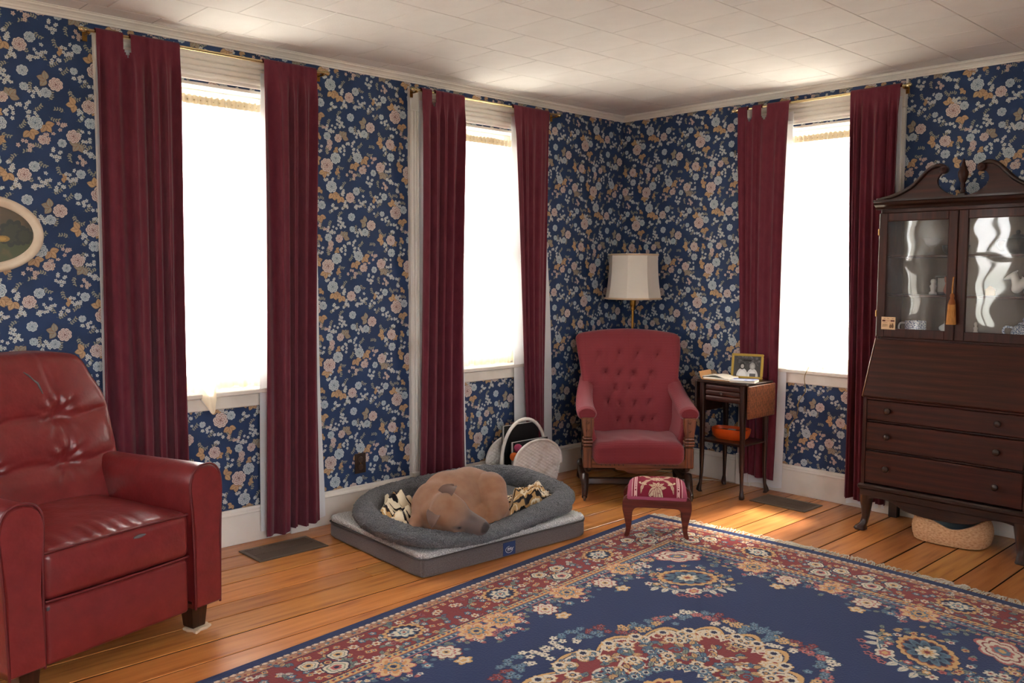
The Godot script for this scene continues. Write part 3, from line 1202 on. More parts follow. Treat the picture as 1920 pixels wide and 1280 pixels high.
func build_curtains() -> void:
	var L := wall_frame("left")
	var B := wall_frame("back")
	var z := func(q: float) -> float: return ROOM_Z - q
	rod(L, z.call(3.648), z.call(2.50), "brass rod over the window nearest the recliner")
	rod(L, z.call(1.915), z.call(0.775), "brass rod over the window behind the wicker basket")
	rod(B, 0.975, 2.022, "brass rod over the window beside the secretary desk")
	curtain(L, "wide burgundy curtain directly behind the red recliner", [z.call(3.615), z.call(3.262)], [z.call(3.64), z.call(3.255)], [0.03, 0.03], 5.0, [[0.36, 0.035, 2.285]], [z.call(3.60), z.call(3.28)], [z.call(3.62), z.call(3.27)], 0.02, 1)
	curtain(L, "burgundy curtain reaching the floor by the outlet, white lining at its right edge", [z.call(2.838), z.call(2.556)], [z.call(2.862), z.call(2.565)], [0.022, 0.055], 4.0, [], [z.call(2.83), z.call(2.56)], [z.call(2.875), z.call(2.505)], 0.055, 2)
	curtain(L, "burgundy curtain hanging behind the sleeping dog", [z.call(1.875), z.call(1.572)], [z.call(1.90), z.call(1.562)], [0.04, 0.04], 4.0, [[0.27, 0.05, 2.29]], [z.call(1.86), z.call(1.57)], [z.call(1.86), z.call(1.505)], 0.04, 3)
	curtain(L, "burgundy curtain gathered in behind the white wicker basket", [z.call(1.165), z.call(0.868)], [z.call(0.985), z.call(0.84)], [0.05, 0.08], 3.6, [], [z.call(1.14), z.call(0.87)], [z.call(1.10), z.call(0.745)], 0.06, 4, 0.5)
	curtain(B, "burgundy curtain behind the small side table", [1.002, 1.336], [1.05, 1.265], [0.085, 0.07], 4.6, [[0.235, 0.05, 2.29], [0.52, 0.055, 2.29]], [1.03, 1.335], [1.04, 1.335], 0.03, 5, 0.36)
	curtain(B, "burgundy curtain between the bright window and the secretary desk", [1.728, 1.995], [1.755, 1.975], [0.06, 0.06], 4.4, [], [1.74, 1.985], [1.745, 1.972], 0.02, 6)
	# sheers on small rods inside the openings
	var k := 0
	for e in [[L, z.call(3.1), "white sheer curtain glowing in the window nearest the recliner"], [L, z.call(1.41), "white sheer curtain glowing in the window behind the basket"], [B, 1.5, "white sheer curtain glowing in the window beside the desk"]]:
		k += 1
		var fr: Transform3D = e[0]
		var o := thing("sheer_curtain", e[2], "sheer curtain", (fr * Vector3(e[1], 0, 0)), fr.basis.get_euler().y, "white sheer curtains")
		var kk := k
		var f := func(u: float, w: float) -> Vector3:
			var low := 0.785 + 0.004 * sin(u * 40.0)
			var x := lerpf(-0.378, 0.378, u)
			var dz := 0.0
			if kk == 1:
				var drop := exp(-pow((u - 0.46) / 0.05, 2.0))
				low -= 0.10 * drop
				dz = 0.115 * exp(-pow((u - 0.46) / 0.07, 2.0)) * pow(1.0 - w, 3.0) * 1.0
			var y := lerpf(low, 2.178, w)
			var d := -0.035 + 0.008 * sin(u * 88.0 + 1.5 * sin(w * 2.0 + kk)) * (0.5 + 0.5 * sin(u * 19.0 + kk)) + 0.003 * sin(u * 190.0)
			return Vector3(x, y, d + dz)
		var s := Shape.new()
		s.grid(190, 30, f)
		part(s.mesh(), "sheer", M.sheer, o)
		var hs := Shape.new()
		hs.sheet(190, 2, func(u, w): return Vector3(lerpf(-0.38, 0.38, u), lerpf(2.15, 2.19 + 0.004 * sin(u * 170.0), w), -0.026 + 0.006 * sin(u * 150.0)), 0.001)
		part(hs.mesh(), "heading", M.sheer_head, o)
		var lh := Shape.new()
		lh.grid(190, 3, func(u: float, w: float) -> Vector3:
			var q: Vector3 = f.call(u, 0.055 * w)
			var cut := 0.010 * absf(sin(u * 34.0)) * (1.0 - w)
			return q + Vector3(0, -0.004 + cut, 0.0025))
		part(lh.mesh(), "lace_hem", M.lace, o)
		var rs := Shape.new()
		rs.tube([Vector3(-0.383, 2.17, -0.036), Vector3(0.383, 2.17, -0.036)], 0.005, 8)
		part(rs.mesh(), "sheer_rod", M.brass, o)

# ------------------------------------------------------------------ red leather recliner
func build_recliner() -> void:
	var o := thing("recliner", "worn red leather recliner with a tufted back, at the left edge", "recliner", Vector3(0.604, 0, 3.995), deg_to_rad(104.6))
	# local: x to the viewer's right, z forward
	part(box2(Vector3(-0.28, 0.10, -0.36), Vector3(0.28, 0.30, 0.33), 0.01), "base", M.leather, o)
	# front panel of the footrest
	var fp := Shape.new()
	fp.rbox(Vector3(0.545, 0.205, 0.07), 0.016, 0.03, func(p: Vector3) -> Vector3:
		if p.z > 0.0: p.z += 0.012 * (1.0 - pow(p.x / 0.28, 2.0)) * (1.0 - pow(p.y / 0.11, 2.0))
		return p, Vector3(0, 0.193, 0.375))
	part(fp.mesh(), "footrest_panel", M.leather, o)
	# seat cushion: crowned top, welted front edge
	var se := Shape.new()
	var nz := FastNoiseLite.new()
	nz.seed = 3
	nz.frequency = 9.0
	se.rbox(Vector3(0.556, 0.165, 0.60), 0.028, 0.014, func(p: Vector3) -> Vector3:
		var q := p
		var ex := 1.0 - pow(absf(p.x) / 0.278, 3.0)
		var ez := 1.0 - pow(absf(p.z) / 0.30, 3.0)
		if p.y > 0.0: q.y += 0.035 * ex * ez * (p.y / 0.0825)
		if p.z > 0.2: q.z += 0.016 * ex * (1.0 - pow(p.y / 0.0825, 2.0)) * (p.z - 0.2) / 0.1
		# gathers just behind the front welt
		if p.y > 0.06 and p.z > 0.12:
			var g := sstep(0.14, 0.25, p.z) * (1.0 - sstep(0.27, 0.30, p.z))
			q.y += 0.0045 * g * sin(p.x * 120.0 + 3.0 * nz.get_noise_1d(p.x * 3.0)) * (0.5 + 0.5 * nz.get_noise_2d(p.x, 0.3)) * 1.6
		q.y += 0.004 * nz.get_noise_2d(p.x * 0.4, p.z * 0.4)
		return q, Vector3(0, 0.384, 0.115))
	part(se.mesh(), "seat_cushion", M.leather, o)
	var welt := Shape.new()
	for y in [0.462, 0.306]:
		var pts := []
		for i in 25:
			var x := lerpf(-0.272, 0.272, i / 24.0)
			var ex := 1.0 - pow(absf(x) / 0.278, 3.0)
			pts.append(Vector3(x, y + (0.006 * ex if y > 0.4 else -0.002), 0.410 + 0.010 * ex))
		welt.tube(pts, 0.0048, 7)
	part(welt.mesh(), "welt", M.leather_seam, o)
	# arms: a rolled top that overhangs outward
	for sgn in [-1.0, 1.0]:
		var prof := curve([Vector2(0.056, 0.095), Vector2(0.060, 0.25), Vector2(0.066, 0.42), Vector2(0.072, 0.54), Vector2(0.066, 0.595), Vector2(0.045, 0.628), Vector2(0.008, 0.641), Vector2(-0.035, 0.633), Vector2(-0.060, 0.605), Vector2(-0.068, 0.56), Vector2(-0.062, 0.47), Vector2(-0.058, 0.30), Vector2(-0.056, 0.095)], 4)
		var rings := []
		var zs := [-0.36, -0.30, -0.2, -0.1, 0.0, 0.1, 0.2, 0.3, 0.37, 0.405, 0.422, 0.430]
		for zi in zs:
			var ring := []
			var inset := 0.0
			if zi > 0.40: inset = [0.0, 0.004, 0.011][zs.find(zi) - 9]
			for q in prof:
				var y: float = q.y
				var dip := -0.016 * sstep(0.35, -0.3, zi) * sstep(0.4, 0.6, y) - 0.006 * sin((zi + 0.3) * 4.0) * sstep(0.5, 0.6, y)
				var c := Vector2(0.0, 0.36)
				var e := Vector2(q.x, y) + (c - Vector2(q.x, y)).normalized() * inset
				ring.append(Vector3(sgn * (0.345 + e.x), e.y + dip, zi))
			rings.append(ring)
		var ar := Shape.new()
		ar.loft(rings)
		var arm := part(ar.mesh(), "arm", M.leather, o)
		var pp := Shape.new()
		var path := []
		for q in prof: path.append(Vector3(sgn * (0.345 + q.x * 1.0), q.y + 0.0, 0.424))
		pp.tube(path, 0.0045, 7)
		part(pp.mesh(), "piping", M.leather_seam, arm)
	# tufted back in three rolls, leaning back
	var bk := Shape.new()
	bk.rbox(Vector3(0.78, 0.71, 0.20), 0.055, 0.0125, func(p: Vector3) -> Vector3: return back_bend(p))
	part(bk.mesh(), "back_cushion", M.leather, o)
	var rear := Shape.new()
	rear.rbox(Vector3(0.70, 0.78, 0.07), 0.03, 0.05, func(p: Vector3) -> Vector3:
		var y := p.y + 0.52
		return Vector3(p.x * (1.0 - 0.25 * sstep(0.75, 0.95, y)), y, p.z - 0.275 - 0.20 * (y - 0.2)))
	part(rear.mesh(), "back_shell", M.leather, o)
	# cracked and rubbed places
	var cr := Shape.new()
	var line := []
	for e in [[0.045, 0.305], [0.062, 0.292], [0.078, 0.272], [0.092, 0.258], [0.096, 0.238], [0.1, 0.214]]:
		line.append(back_bend(Vector3(e[0], e[1] - 0.02, 0.1)) + Vector3(0, 0.0, 0.0015))
	cr.tube(line, [0.002, 0.004, 0.003, 0.005, 0.004, 0.002], 5)
	part(cr.mesh(), "leather_crack", M.worn, o, Vector3.ZERO, "grey crack in the leather")
	var sc := Shape.new()
	sc.rbox(Vector3(0.05, 0.013, 0.006), 0.003, 0.005, func(p: Vector3) -> Vector3: return Vector3(p.x, p.y * (1.0 - pow(p.x / 0.027, 2.0)) + p.x * 0.05, p.z), Vector3(0.06, 0.438, 0.4275))
	part(sc.mesh(), "rubbed_patch", M.worn, o, Vector3.ZERO, "grey rubbed patch")
	var sc2 := Shape.new()
	sc2.rbox(Vector3(0.014, 0.012, 0.005), 0.0024, 0.004, null, Vector3(-0.262, 0.278, 0.408))
	part(sc2.mesh(), "rubbed_patch", M.worn, o, Vector3.ZERO, "grey rubbed patch")
	# feet
	for e in [[0.325, 0.365], [-0.325, 0.365], [0.325, -0.33], [-0.325, -0.33]]:
		var lg := Shape.new()
		var r0 := []
		for k in [[0.0, 0.026], [0.004, 0.028], [0.11, 0.037]]:
			r0.append([Vector3(-k[1], k[0] + 0.012, -k[1]), Vector3(k[1], k[0] + 0.012, -k[1]), Vector3(k[1], k[0] + 0.012, k[1]), Vector3(-k[1], k[0] + 0.012, k[1])])
		var vs := Shape.new()
		for k in r0.size() - 1:
			for i in 4:
				var j := (i + 1) % 4
				vs.add(PackedVector3Array([r0[k][i], r0[k + 1][i], r0[k + 1][j], r0[k][j]]), PackedInt32Array([0, 1, 2, 0, 2, 3]), PackedVector2Array(), false, true)
		vs.add(PackedVector3Array(r0[0]), PackedInt32Array([0, 1, 2, 0, 2, 3]), PackedVector2Array(), false, true)
		part(vs.mesh(), "foot", M.dark_y, o, Vector3(e[0], 0, e[1]))
	# a pad of folded card under the front foot
	var pd := Shape.new()
	pd.rbox(Vector3(0.085, 0.012, 0.075), 0.004, 0.012, func(p: Vector3) -> Vector3: return p + Vector3(0.004 * sin(p.z * 160.0), 0.0, 0.004 * sin(p.x * 130.0)))
	single(pd.mesh(), "furniture_pad", plain(rgb(216, 190, 160), 0.9), "ragged beige pad under the front foot of the red recliner", "pad", Vector3(0.604, 0.006, 3.995) + Basis(Vector3.UP, deg_to_rad(104.6)) * Vector3(0.33, 0, 0.375), deg_to_rad(112))

func back_bend(p: Vector3) -> Vector3:
	var y := p.y + 0.715
	var q := Vector3(p.x, y, p.z)
	# outline: shoulders rounded in towards the top
	var top := sstep(0.76, 1.06, y)
	q.x *= 1.0 - 0.16 * top * top - 0.06 * sstep(0.6, 0.4, y)
	q.y -= 0.03 * pow(absf(p.x) / 0.38, 4.0) * sstep(0.8, 1.02, y)
	if p.z > -0.02:
		var f := sstep(-0.02, 0.05, p.z)
		var d := 0.0
		# three rolls divided by seams that sag between the buttons
		var rows := [0.815, 0.632]
		for r in rows:
			var sag: float = r + 0.012 * cos(p.x * TAU / 0.36) - 0.01
			d -= (0.014 * exp(-pow((y - sag) / 0.010, 2.0)) + 0.014 * exp(-pow((y - sag) / 0.045, 2.0))) * sstep(0.39, 0.33, absf(p.x))
			for bx in [-0.2, 0.0, 0.2] if r == 0.999 else [-0.155, 0.155]:
				var dx: float = p.x - bx
				var dy: float = y - r
				var rr := sqrt(dx * dx + dy * dy)
				d -= 0.030 * exp(-rr * rr / 0.0016)
				var an := atan2(dy, dx)
				d += 0.0065 * sin(an * 9.0 + bx * 30.0) * exp(-pow((rr - 0.055) / 0.035, 2.0))
		d += 0.026 * (1.0 - pow(absf(p.x) / 0.38, 4.0))
		# faint upright seams above and between the buttons
		for bx in [-0.155, 0.155]:
			d -= 0.007 * exp(-pow((p.x - bx + 0.05 * (y - 0.8)) / 0.012, 2.0)) * sstep(0.64, 0.70, y)
		q.z += d * f
	# lean
	var a := deg_to_rad(17.0)
	var rel := Vector2(q.z, q.y - 0.40)
	return Vector3(q.x, 0.40 + rel.y * cos(a) - rel.x * -sin(a) * 0.0 , -0.175 + rel.x * cos(a) - rel.y * sin(a))

# ------------------------------------------------------------------ dog bed and dog
func fuzz(c0: Color, c1: Color, seed_: int, scale: float, depth: float) -> StandardMaterial3D:
	var m := plain(Color.WHITE, 1.0, 0.1)
	m.albedo_texture = ramp_tex(256, 0.09, 3, seed_, [[0.0, c0], [0.35, c0.lerp(c1, 0.4)], [0.7, c1], [1.0, c1.lightened(0.08)]])
	m.rim_enabled = true
	m.rim = 0.4
	m.rim_tint = 0.5
	relief(tri(m, Vector3.ONE * scale), gray(256, 0.1, 3, seed_ + 1), depth)
	return m

func build_dog_bed() -> void:
	var turn := deg_to_rad(-3.0)
	var o := thing("dog_mattress", "rectangular grey-brown foam dog mattress with a white fleece top", "dog bed", Vector3(0.655, 0, 2.09), turn)
	var side := fuzz(rgb(94, 86, 84), rgb(112, 103, 101), 70, 5.0, 0.03)
	var fleece := fuzz(rgb(158, 156, 154), rgb(240, 239, 236), 72, 5.0, 0.7)
	var nz := FastNoiseLite.new()
	nz.seed = 8
	nz.frequency = 60.0
	var s := Shape.new()
	s.rbox(Vector3(0.85, 0.092, 1.045), 0.022, 0.05, func(p: Vector3) -> Vector3: return corner_round(p, 0.425, 0.5225, 0.05), Vector3(0, 0.046, 0))
	part(s.mesh(), "foam_base", side, o)
	var f := Shape.new()
	f.rbox(Vector3(0.846, 0.03, 1.041), 0.014, 0.011, func(p: Vector3) -> Vector3:
		var q := corner_round(p, 0.423, 0.5205, 0.05)
		var b := nz.get_noise_2d(p.x, p.z)
		if p.y > 0.0: q.y += 0.004 * b
		if p.y > -0.01: q += Vector3(signf(p.x) * 0.004 * b if absf(p.x) > 0.41 else 0.0, 0, signf(p.z) * 0.004 * b if absf(p.z) > 0.508 else 0.0)
		return q, Vector3(0, 0.1, 0))
	part(f.mesh(), "fleece_top", fleece, o)
	var pip := Shape.new()
	var path := []
	for i in 96:
		var a := TAU * i / 96.0
		var c := Vector3(cos(a), 0, sin(a))
		var k := 1.0 / maxf(absf(c.x) / 0.427, absf(c.z) / 0.5245)
		var q := corner_round(c * k, 0.427, 0.5245, 0.05)
		path.append(Vector3(q.x, 0.087, q.z))
	pip.tube(path, 0.004, 6, true)
	part(pip.mesh(), "piping", plain(rgb(78, 70, 68), 0.9), o)
	# woven tag sewn to the side: white script on a ring, on blue
	var cv := Canvas.new(128, 128, rgb(32, 56, 104))
	cv.bloom(60, 72, 40, 34, 0, 0, 0, [[1.0, rgb(222, 220, 222)], [0.88, rgb(40, 50, 80)]])
	cv.rect(64, 30, 124, 60, rgb(32, 56, 104))
	for e in [[[44, 56], [46, 88]], [[46, 72], [54, 54], [58, 84]], [[58, 70], [68, 56], [70, 84]], [[70, 66], [80, 54], [86, 62], [76, 72], [88, 80]], [[84, 82], [100, 62], [108, 58]]]:
		var pts := []
		for q in e: pts.append(Vector2(q[0], q[1]))
		cv.stroke(pts, 5.0, rgb(214, 212, 218))
	var tm := plain(Color.WHITE, 0.8)
	tm.albedo_texture = cv.texture()
	var tg := Shape.new()
	tg.grid(1, 1, func(u, w): return Vector3(0.4295, lerpf(0.012, 0.074, w), lerpf(0.052, -0.022, u)), false, false, Vector2(1, 1))
	for i in tg.t.size(): tg.t[i].y = 1.0 - tg.t[i].y
	tg.box(Vector3(0.427, 0.043, 0.015), Vector3(0.003, 0.064, 0.076), 0.001)
	part(tg.mesh(), "tag", tm, o, Vector3.ZERO, "blue tag with a white script emblem")
	# bolster bed: a fluffy grey ring round a thin pad
	var bo := thing("bolster_bed", "fluffy dark grey bolster dog bed lying on the mattress", "dog bed", Vector3(0.70, 0.1195, 2.08), 0.0)
	var plush := fuzz(rgb(72, 73, 76), rgb(122, 123, 126), 74, 6.0, 0.8)
	var ctl := [Vector3(-0.27, 0.056, 0.41), Vector3(-0.08, 0.052, 0.50), Vector3(0.15, 0.048, 0.515), Vector3(0.31, 0.040, 0.44), Vector3(0.385, 0.030, 0.27), Vector3(0.37, 0.040, 0.0), Vector3(0.31, 0.050, -0.30), Vector3(0.22, 0.054, -0.48), Vector3(0.02, 0.058, -0.55), Vector3(-0.25, 0.062, -0.57), Vector3(-0.40, 0.062, -0.42), Vector3(-0.425, 0.06, -0.1), Vector3(-0.40, 0.058, 0.2)]
	for i in ctl.size(): ctl[i] = ctl[i] * Vector3(1.03, 1.0, 1.03)
	var ring := []
	var m := ctl.size()
	for i in m:
		for k in 26:
			ring.append((ctl[i] as Vector3).cubic_interpolate(ctl[(i + 1) % m], ctl[(i - 1 + m) % m], ctl[(i + 2) % m], k / 26.0))
	var nz2 := FastNoiseLite.new()
	nz2.seed = 18
	nz2.frequency = 22.0
	var nz3 := FastNoiseLite.new()
	nz3.seed = 19
	nz3.frequency = 75.0
	var bs := Shape.new()
	var nr := ring.size()
	bs.grid(72, nr, func(u: float, w: float) -> Vector3:
		var i := int(round(w * nr)) % nr
		var c: Vector3 = ring[i]
		var d: Vector3 = (ring[(i + 1) % nr] - ring[(i - 1 + nr) % nr]).normalized()
		var sd := d.cross(Vector3.UP).normalized()
		var a := TAU * u
		var rr := Vector2(0.058, c.y - 0.002)
		var q := c + sd * cos(a) * rr.x + Vector3.UP * sin(a) * rr.y
		var no := (sd * cos(a) + Vector3.UP * sin(a))
		q += no * (0.007 * nz2.get_noise_3dv(q) + 0.0075 * nz3.get_noise_3dv(q))
		return Vector3(q.x, maxf(q.y, 0.003), q.z), true, true)
	part(bs.mesh(), "bolster", plush, bo)
	var pad := Shape.new()
	pad.rbox(Vector3(0.74, 0.034, 1.0), 0.015, 0.05, func(p: Vector3) -> Vector3: return corner_round(p, 0.37, 0.5, 0.14) + Vector3(-0.015 + 0.0 * p.z, 0, -0.01), Vector3(0, 0.018, 0))
	part(pad.mesh(), "pad", plush, bo)
	# tiger-striped blanket, rumpled at the left and rolled at the right
	var tc := Canvas.new(512, 512, rgb(214, 188, 146))
	var n1 := noise_bytes(512, 0.012, 3, 81)
	var n2 := noise_bytes(512, 0.02, 2, 82)
	var n3 := noise_bytes(512, 0.004, 2, 83)
	var cream := Canvas.pack(rgb(232, 216, 186))
	var gold := Canvas.pack(rgb(192, 150, 98))
	var blk := Canvas.pack(rgb(38, 34, 36))
	var brn := Canvas.pack(rgb(96, 72, 52))
	for y in 512:
		for x in 512:
			var i := y * 512 + x
			var q := sin(y * 0.105 + (n1[i] - 128) * 0.028 + x * 0.012) + (n2[i] - 128) * 0.004
			var k := gold if n3[i] > 118 else cream
			if q > 0.66: k = blk
			elif q > 0.52: k = brn
			elif q < -0.8 : k = cream
			tc.px[i] = k
	var bm := plain(Color.WHITE, 1.0, 0.1)
	bm.albedo_texture = tc.texture()
	bm.uv1_scale = Vector3(1.15, 0.95, 1)
	bm.rim_enabled = true
	bm.rim = 0.3
	var bl := Shape.new()
	var n4 := FastNoiseLite.new()
	n4.seed = 5
	n4.frequency = 9.0
	# local frame of the viewer: x right, z towards the viewer
	var bf := func(u: float, w: float) -> Vector3:
		var x := lerpf(-0.35, 0.50, u)
		var near := tab([[-0.375, 0.27], [-0.28, 0.38], [-0.2, 0.44], [0.0, 0.45], [0.12, 0.36], [0.2, 0.20], [0.35, -0.02], [0.5, -0.20]], x) + 0.012 * sin(u * 37.0)
		var far := tab([[-0.375, 0.06], [-0.2, -0.08], [0.0, -0.15], [0.3, -0.24], [0.5, -0.31]], x)
		var z := lerpf(near, far, w)
		var y := 0.012 + 0.030 * absf(n4.get_noise_2d(x * 1.4, z * 2.2)) + 0.012 * n4.get_noise_2d(x * 3.0, z * 3.0 + 5.0)
		# left heap, thrown into folds
		var hp := exp(-pow((x + 0.29) / 0.10, 2.0) - pow((z - 0.14) / 0.16, 2.0))
		y += 0.085 * hp * (1.0 + 0.35 * sin(x * 60.0 + z * 38.0) + 0.2 * sin(z * 95.0 - x * 30.0))
		# right roll along the near edge
		var e := (near - z) / 0.065
		if x > 0.17 and e < 2.0: y += 0.088 * sqrt(maxf(0.0, 1.0 - pow(e - 1.0, 2.0))) * sstep(0.17, 0.27, x) * sstep(0.50, 0.40, x) * (1.0 + 0.10 * sin(x * 50.0))
		# pressed flat under the sleeper
		var under := minf(limb(Vector3(x, 0, z), [V(0.15, 0, 0.04), V(-0.03, 0, 0.12), 0.10, 0.11, 0.0]), limb(Vector3(x, 0, z), [V(-0.03, 0, 0.12), V(-0.08, 0, 0.34), 0.11, 0.09, 0.0]))
		y = lerpf(0.008, y, sstep(0.01, 0.05, under))
		return Vector3(x, maxf(y, 0.008), z)
	bl.sheet(150, 90, bf, 0.004)
	single(bl.mesh(), "blanket", bm, "cream, tan and black tiger-striped fleece blanket under the dog", "blanket", Vector3(0.72, 0.1555, 2.15), deg_to_rad(46.557))

func tab(t: Array, x: float) -> float:
	# value at x on a broken line of [x, value]
	for i in t.size() - 1:
		if x <= t[i + 1][0]: return lerpf(t[i][1], t[i + 1][1], clampf((x - t[i][0]) / (t[i + 1][0] - t[i][0]), 0.0, 1.0))
	return t[-1][1]

func corner_round(p: Vector3, hx: float, hz: float, r: float) -> Vector3:
	# rounds the plan of a box at its four upright edges
	var ax := absf(p.x)
	var az := absf(p.z)
	if ax > hx - r and az > hz - r:
		var d := Vector2(ax - (hx - r), az - (hz - r))
		var mx := maxf(d.x, d.y)
		if d.length() > 1e-6:
			d = d.normalized() * mx
		return Vector3(signf(p.x) * (hx - r + d.x), p.y, signf(p.z) * (hz - r + d.y))
	return p

func V(x: float, y: float, z: float) -> Vector3:
	return Vector3(x, y, z)

func build_dog() -> void:
	# viewer's frame: x right, y up from the bed, z towards the viewer
	var H0 := V(-0.052, 0.122, 0.384)
	var ha := V(0.90, -0.32, 0.30).normalized()
	var he := V(0.52, 0.694, -0.5)
	he = (he - ha * he.dot(ha)).normalized()
	var hd := ha.cross(he).normalized()
	if hd.y < 0.0: hd = -hd
	var hp := func(x: float, y: float, z: float) -> Vector3: return H0 + (ha * x + he * y + hd * z) * 1.3
	var pr := [
		# trunk curled from the rump at the back right round to the shoulders at the left
		[V(0.128, 0.106, 0.025), V(0.060, 0.110, 0.045), 0.102, 0.116, 0.03],
		[V(0.060, 0.112, 0.050), V(-0.040, 0.108, 0.130), 0.118, 0.117, 0.04],
		[V(-0.040, 0.108, 0.130), V(-0.090, 0.094, 0.250), 0.117, 0.104, 0.04],
		[V(-0.090, 0.094, 0.250), V(-0.082, 0.074, 0.335), 0.104, 0.078, 0.04],
		# ribs turned to the viewer, belly tucked in behind them
		[V(0.050, 0.090, 0.150), V(-0.020, 0.088, 0.225), 0.092, 0.094, 0.03],
		[V(0.070, 0.068, 0.160), V(0.040, 0.060, 0.255), 0.068, 0.058, 0.03],
		[V(0.130, 0.050, 0.215), V(0.090, 0.040, 0.275), 0.045, 0.038, 0.015],
		# shoulder blade and upper arm
		[V(-0.112, 0.136, 0.245), V(-0.140, 0.076, 0.312), 0.072, 0.056, 0.007],
		# thigh, knee and shank folded at the right
		[V(0.166, 0.138, 0.092), V(0.198, 0.078, 0.190), 0.086, 0.063, 0.006],
		[V(0.198, 0.078, 0.190), V(0.180, 0.040, 0.240), 0.063, 0.038, 0.015],
		[V(0.184, 0.034, 0.240), V(0.242, 0.026, 0.110), 0.033, 0.026, 0.012],
		[V(0.176, 0.024, 0.245), V(0.120, 0.022, 0.272), 0.024, 0.021, 0.010],
		[V(0.120, 0.022, 0.272), V(0.092, 0.020, 0.288), 0.023, 0.019, 0.008],
		# neck laid forward, loose skin under it
		[V(-0.066, 0.104, 0.285), V(-0.030, 0.118, 0.382), 0.082, 0.066, 0.014],
		[V(-0.050, 0.070, 0.330), V(0.012, 0.080, 0.425), 0.062, 0.044, 0.03],
		# near foreleg folded at the left, paw tucked forward
		[V(-0.130, 0.070, 0.300), V(-0.168, 0.050, 0.360), 0.050, 0.033, 0.02],
		[V(-0.168, 0.048, 0.360), V(-0.184, 0.028, 0.420), 0.030, 0.023, 0.012],
		[V(-0.184, 0.026, 0.420), V(-0.192, 0.022, 0.455), 0.024, 0.021, 0.008],
		[V(-0.06, 0.030, 0.38), V(0.02, 0.026, 0.43), 0.03, 0.026, 0.02],
		# head in its own axes: skull, cheeks, brows, muzzle, lips, jaw, nose
		[hp.call(0.018, -0.020, 0.006), hp.call(0.018, 0.020, 0.006), 0.0572, 0.0572, 0.0300],
		[hp.call(0.056, -0.016, 0.004), hp.call(0.056, 0.016, 0.004), 0.0520, 0.0520, 0.0240],
		[hp.call(0.046, -0.032, -0.018), hp.call(0.072, -0.026, -0.018), 0.0377, 0.0312, 0.0168],
		[hp.call(0.046, 0.032, -0.018), hp.call(0.072, 0.026, -0.018), 0.0377, 0.0312, 0.0168],
		[hp.call(0.078, -0.025, 0.018), hp.call(0.090, -0.020, 0.014), 0.0215, 0.0156, 0.0120],
		[hp.call(0.078, 0.025, 0.018), hp.call(0.090, 0.020, 0.014), 0.0215, 0.0156, 0.0120],
		[hp.call(0.090, 0.0, -0.004), hp.call(0.158, 0.0, -0.008), 0.0460, 0.0375, 0.0200],
		[hp.call(0.100, -0.018, -0.020), hp.call(0.154, -0.014, -0.020), 0.0310, 0.0265, 0.0120],
		[hp.call(0.100, 0.018, -0.020), hp.call(0.154, 0.014, -0.020), 0.0310, 0.0265, 0.0120],
		[hp.call(0.066, 0.0, -0.036), hp.call(0.146, 0.0, -0.038), 0.0360, 0.0220, 0.0144],
		[hp.call(0.176, -0.006, 0.004), hp.call(0.176, 0.006, 0.004), 0.0195, 0.0195, 0.0050],
		# hollows: before the brows, closed lids, fold in front of the thigh, elbow
		[hp.call(0.104, 0.0, 0.036), hp.call(0.132, 0.0, 0.034), 0.0156, 0.0156, -0.0144],
		[hp.call(0.078, -0.042, 0.013), hp.call(0.095, -0.037, 0.007), 0.0044, 0.0036, -0.0048],
		[hp.call(0.078, 0.042, 0.013), hp.call(0.095, 0.037, 0.007), 0.0044, 0.0036, -0.0048],
		[V(-0.140, 0.020, 0.385), V(-0.150, 0.000, 0.430), 0.008, 0.010, -0.014],
	]
	var nz := FastNoiseLite.new()
	nz.seed = 33
	nz.frequency = 14.0
	var tan_c := rgb(154, 111, 84).srgb_to_linear()
	var rus := rgb(134, 86, 60).srgb_to_linear()
	var gry := rgb(138, 114, 100).srgb_to_linear()
	var muz := rgb(104, 90, 86).srgb_to_linear()
	var blk := rgb(58, 52, 52).srgb_to_linear()
	var paint := func(p: Vector3) -> Color:
		var c := tan_c.lerp(rus, clampf(0.35 + nz.get_noise_3dv(p) * 1.1, 0.0, 1.0) * 0.7)
		c = c.lerp(gry, 0.45 * clampf(0.3 + nz.get_noise_3dv(p * 0.5 + Vector3.ONE), 0.0, 1.0))
		var q := Vector3((p - H0).dot(ha), (p - H0).dot(he), (p - H0).dot(hd)) / 1.3
		if p.z > 0.36 and absf(q.y) < 0.07:
			c = c.lerp(gry, 0.55 * sstep(0.03, 0.09, q.x))
			c = c.lerp(muz, 0.95 * sstep(0.08, 0.125, q.x + 0.4 * absf(q.y) * nz.get_noise_3dv(p * 2.0)))
			c = c.lerp(blk, 0.9 * sstep(0.172, 0.179, q.x + 0.35 * q.z))
			# dark lids, a smudge round them, nostrils
			for sg in [-1.0, 1.0]:
				var e := limb(q, [V(0.078, sg * 0.042, 0.013), V(0.095, sg * 0.037, 0.007), 0.0, 0.0, 0.0])
				c = c.lerp(muz.lerp(blk, 0.4), 0.7 * sstep(0.016, 0.006, e))
				c = c.lerp(blk, sstep(0.0085, 0.0045, e))
			if q.x > 0.1 and absf(q.z + 0.034) < 0.004 and absf(q.y) > 0.006: c = c.lerp(blk, 0.6)
		return c
	var s := Shape.new()
	skin(s, pr, V(-0.27, -0.02, -0.13), V(0.33, 0.27, 0.58), 0.0050, paint)
	for i in s.v.size(): s.v[i].y = maxf(s.v[i].y, 0.013)
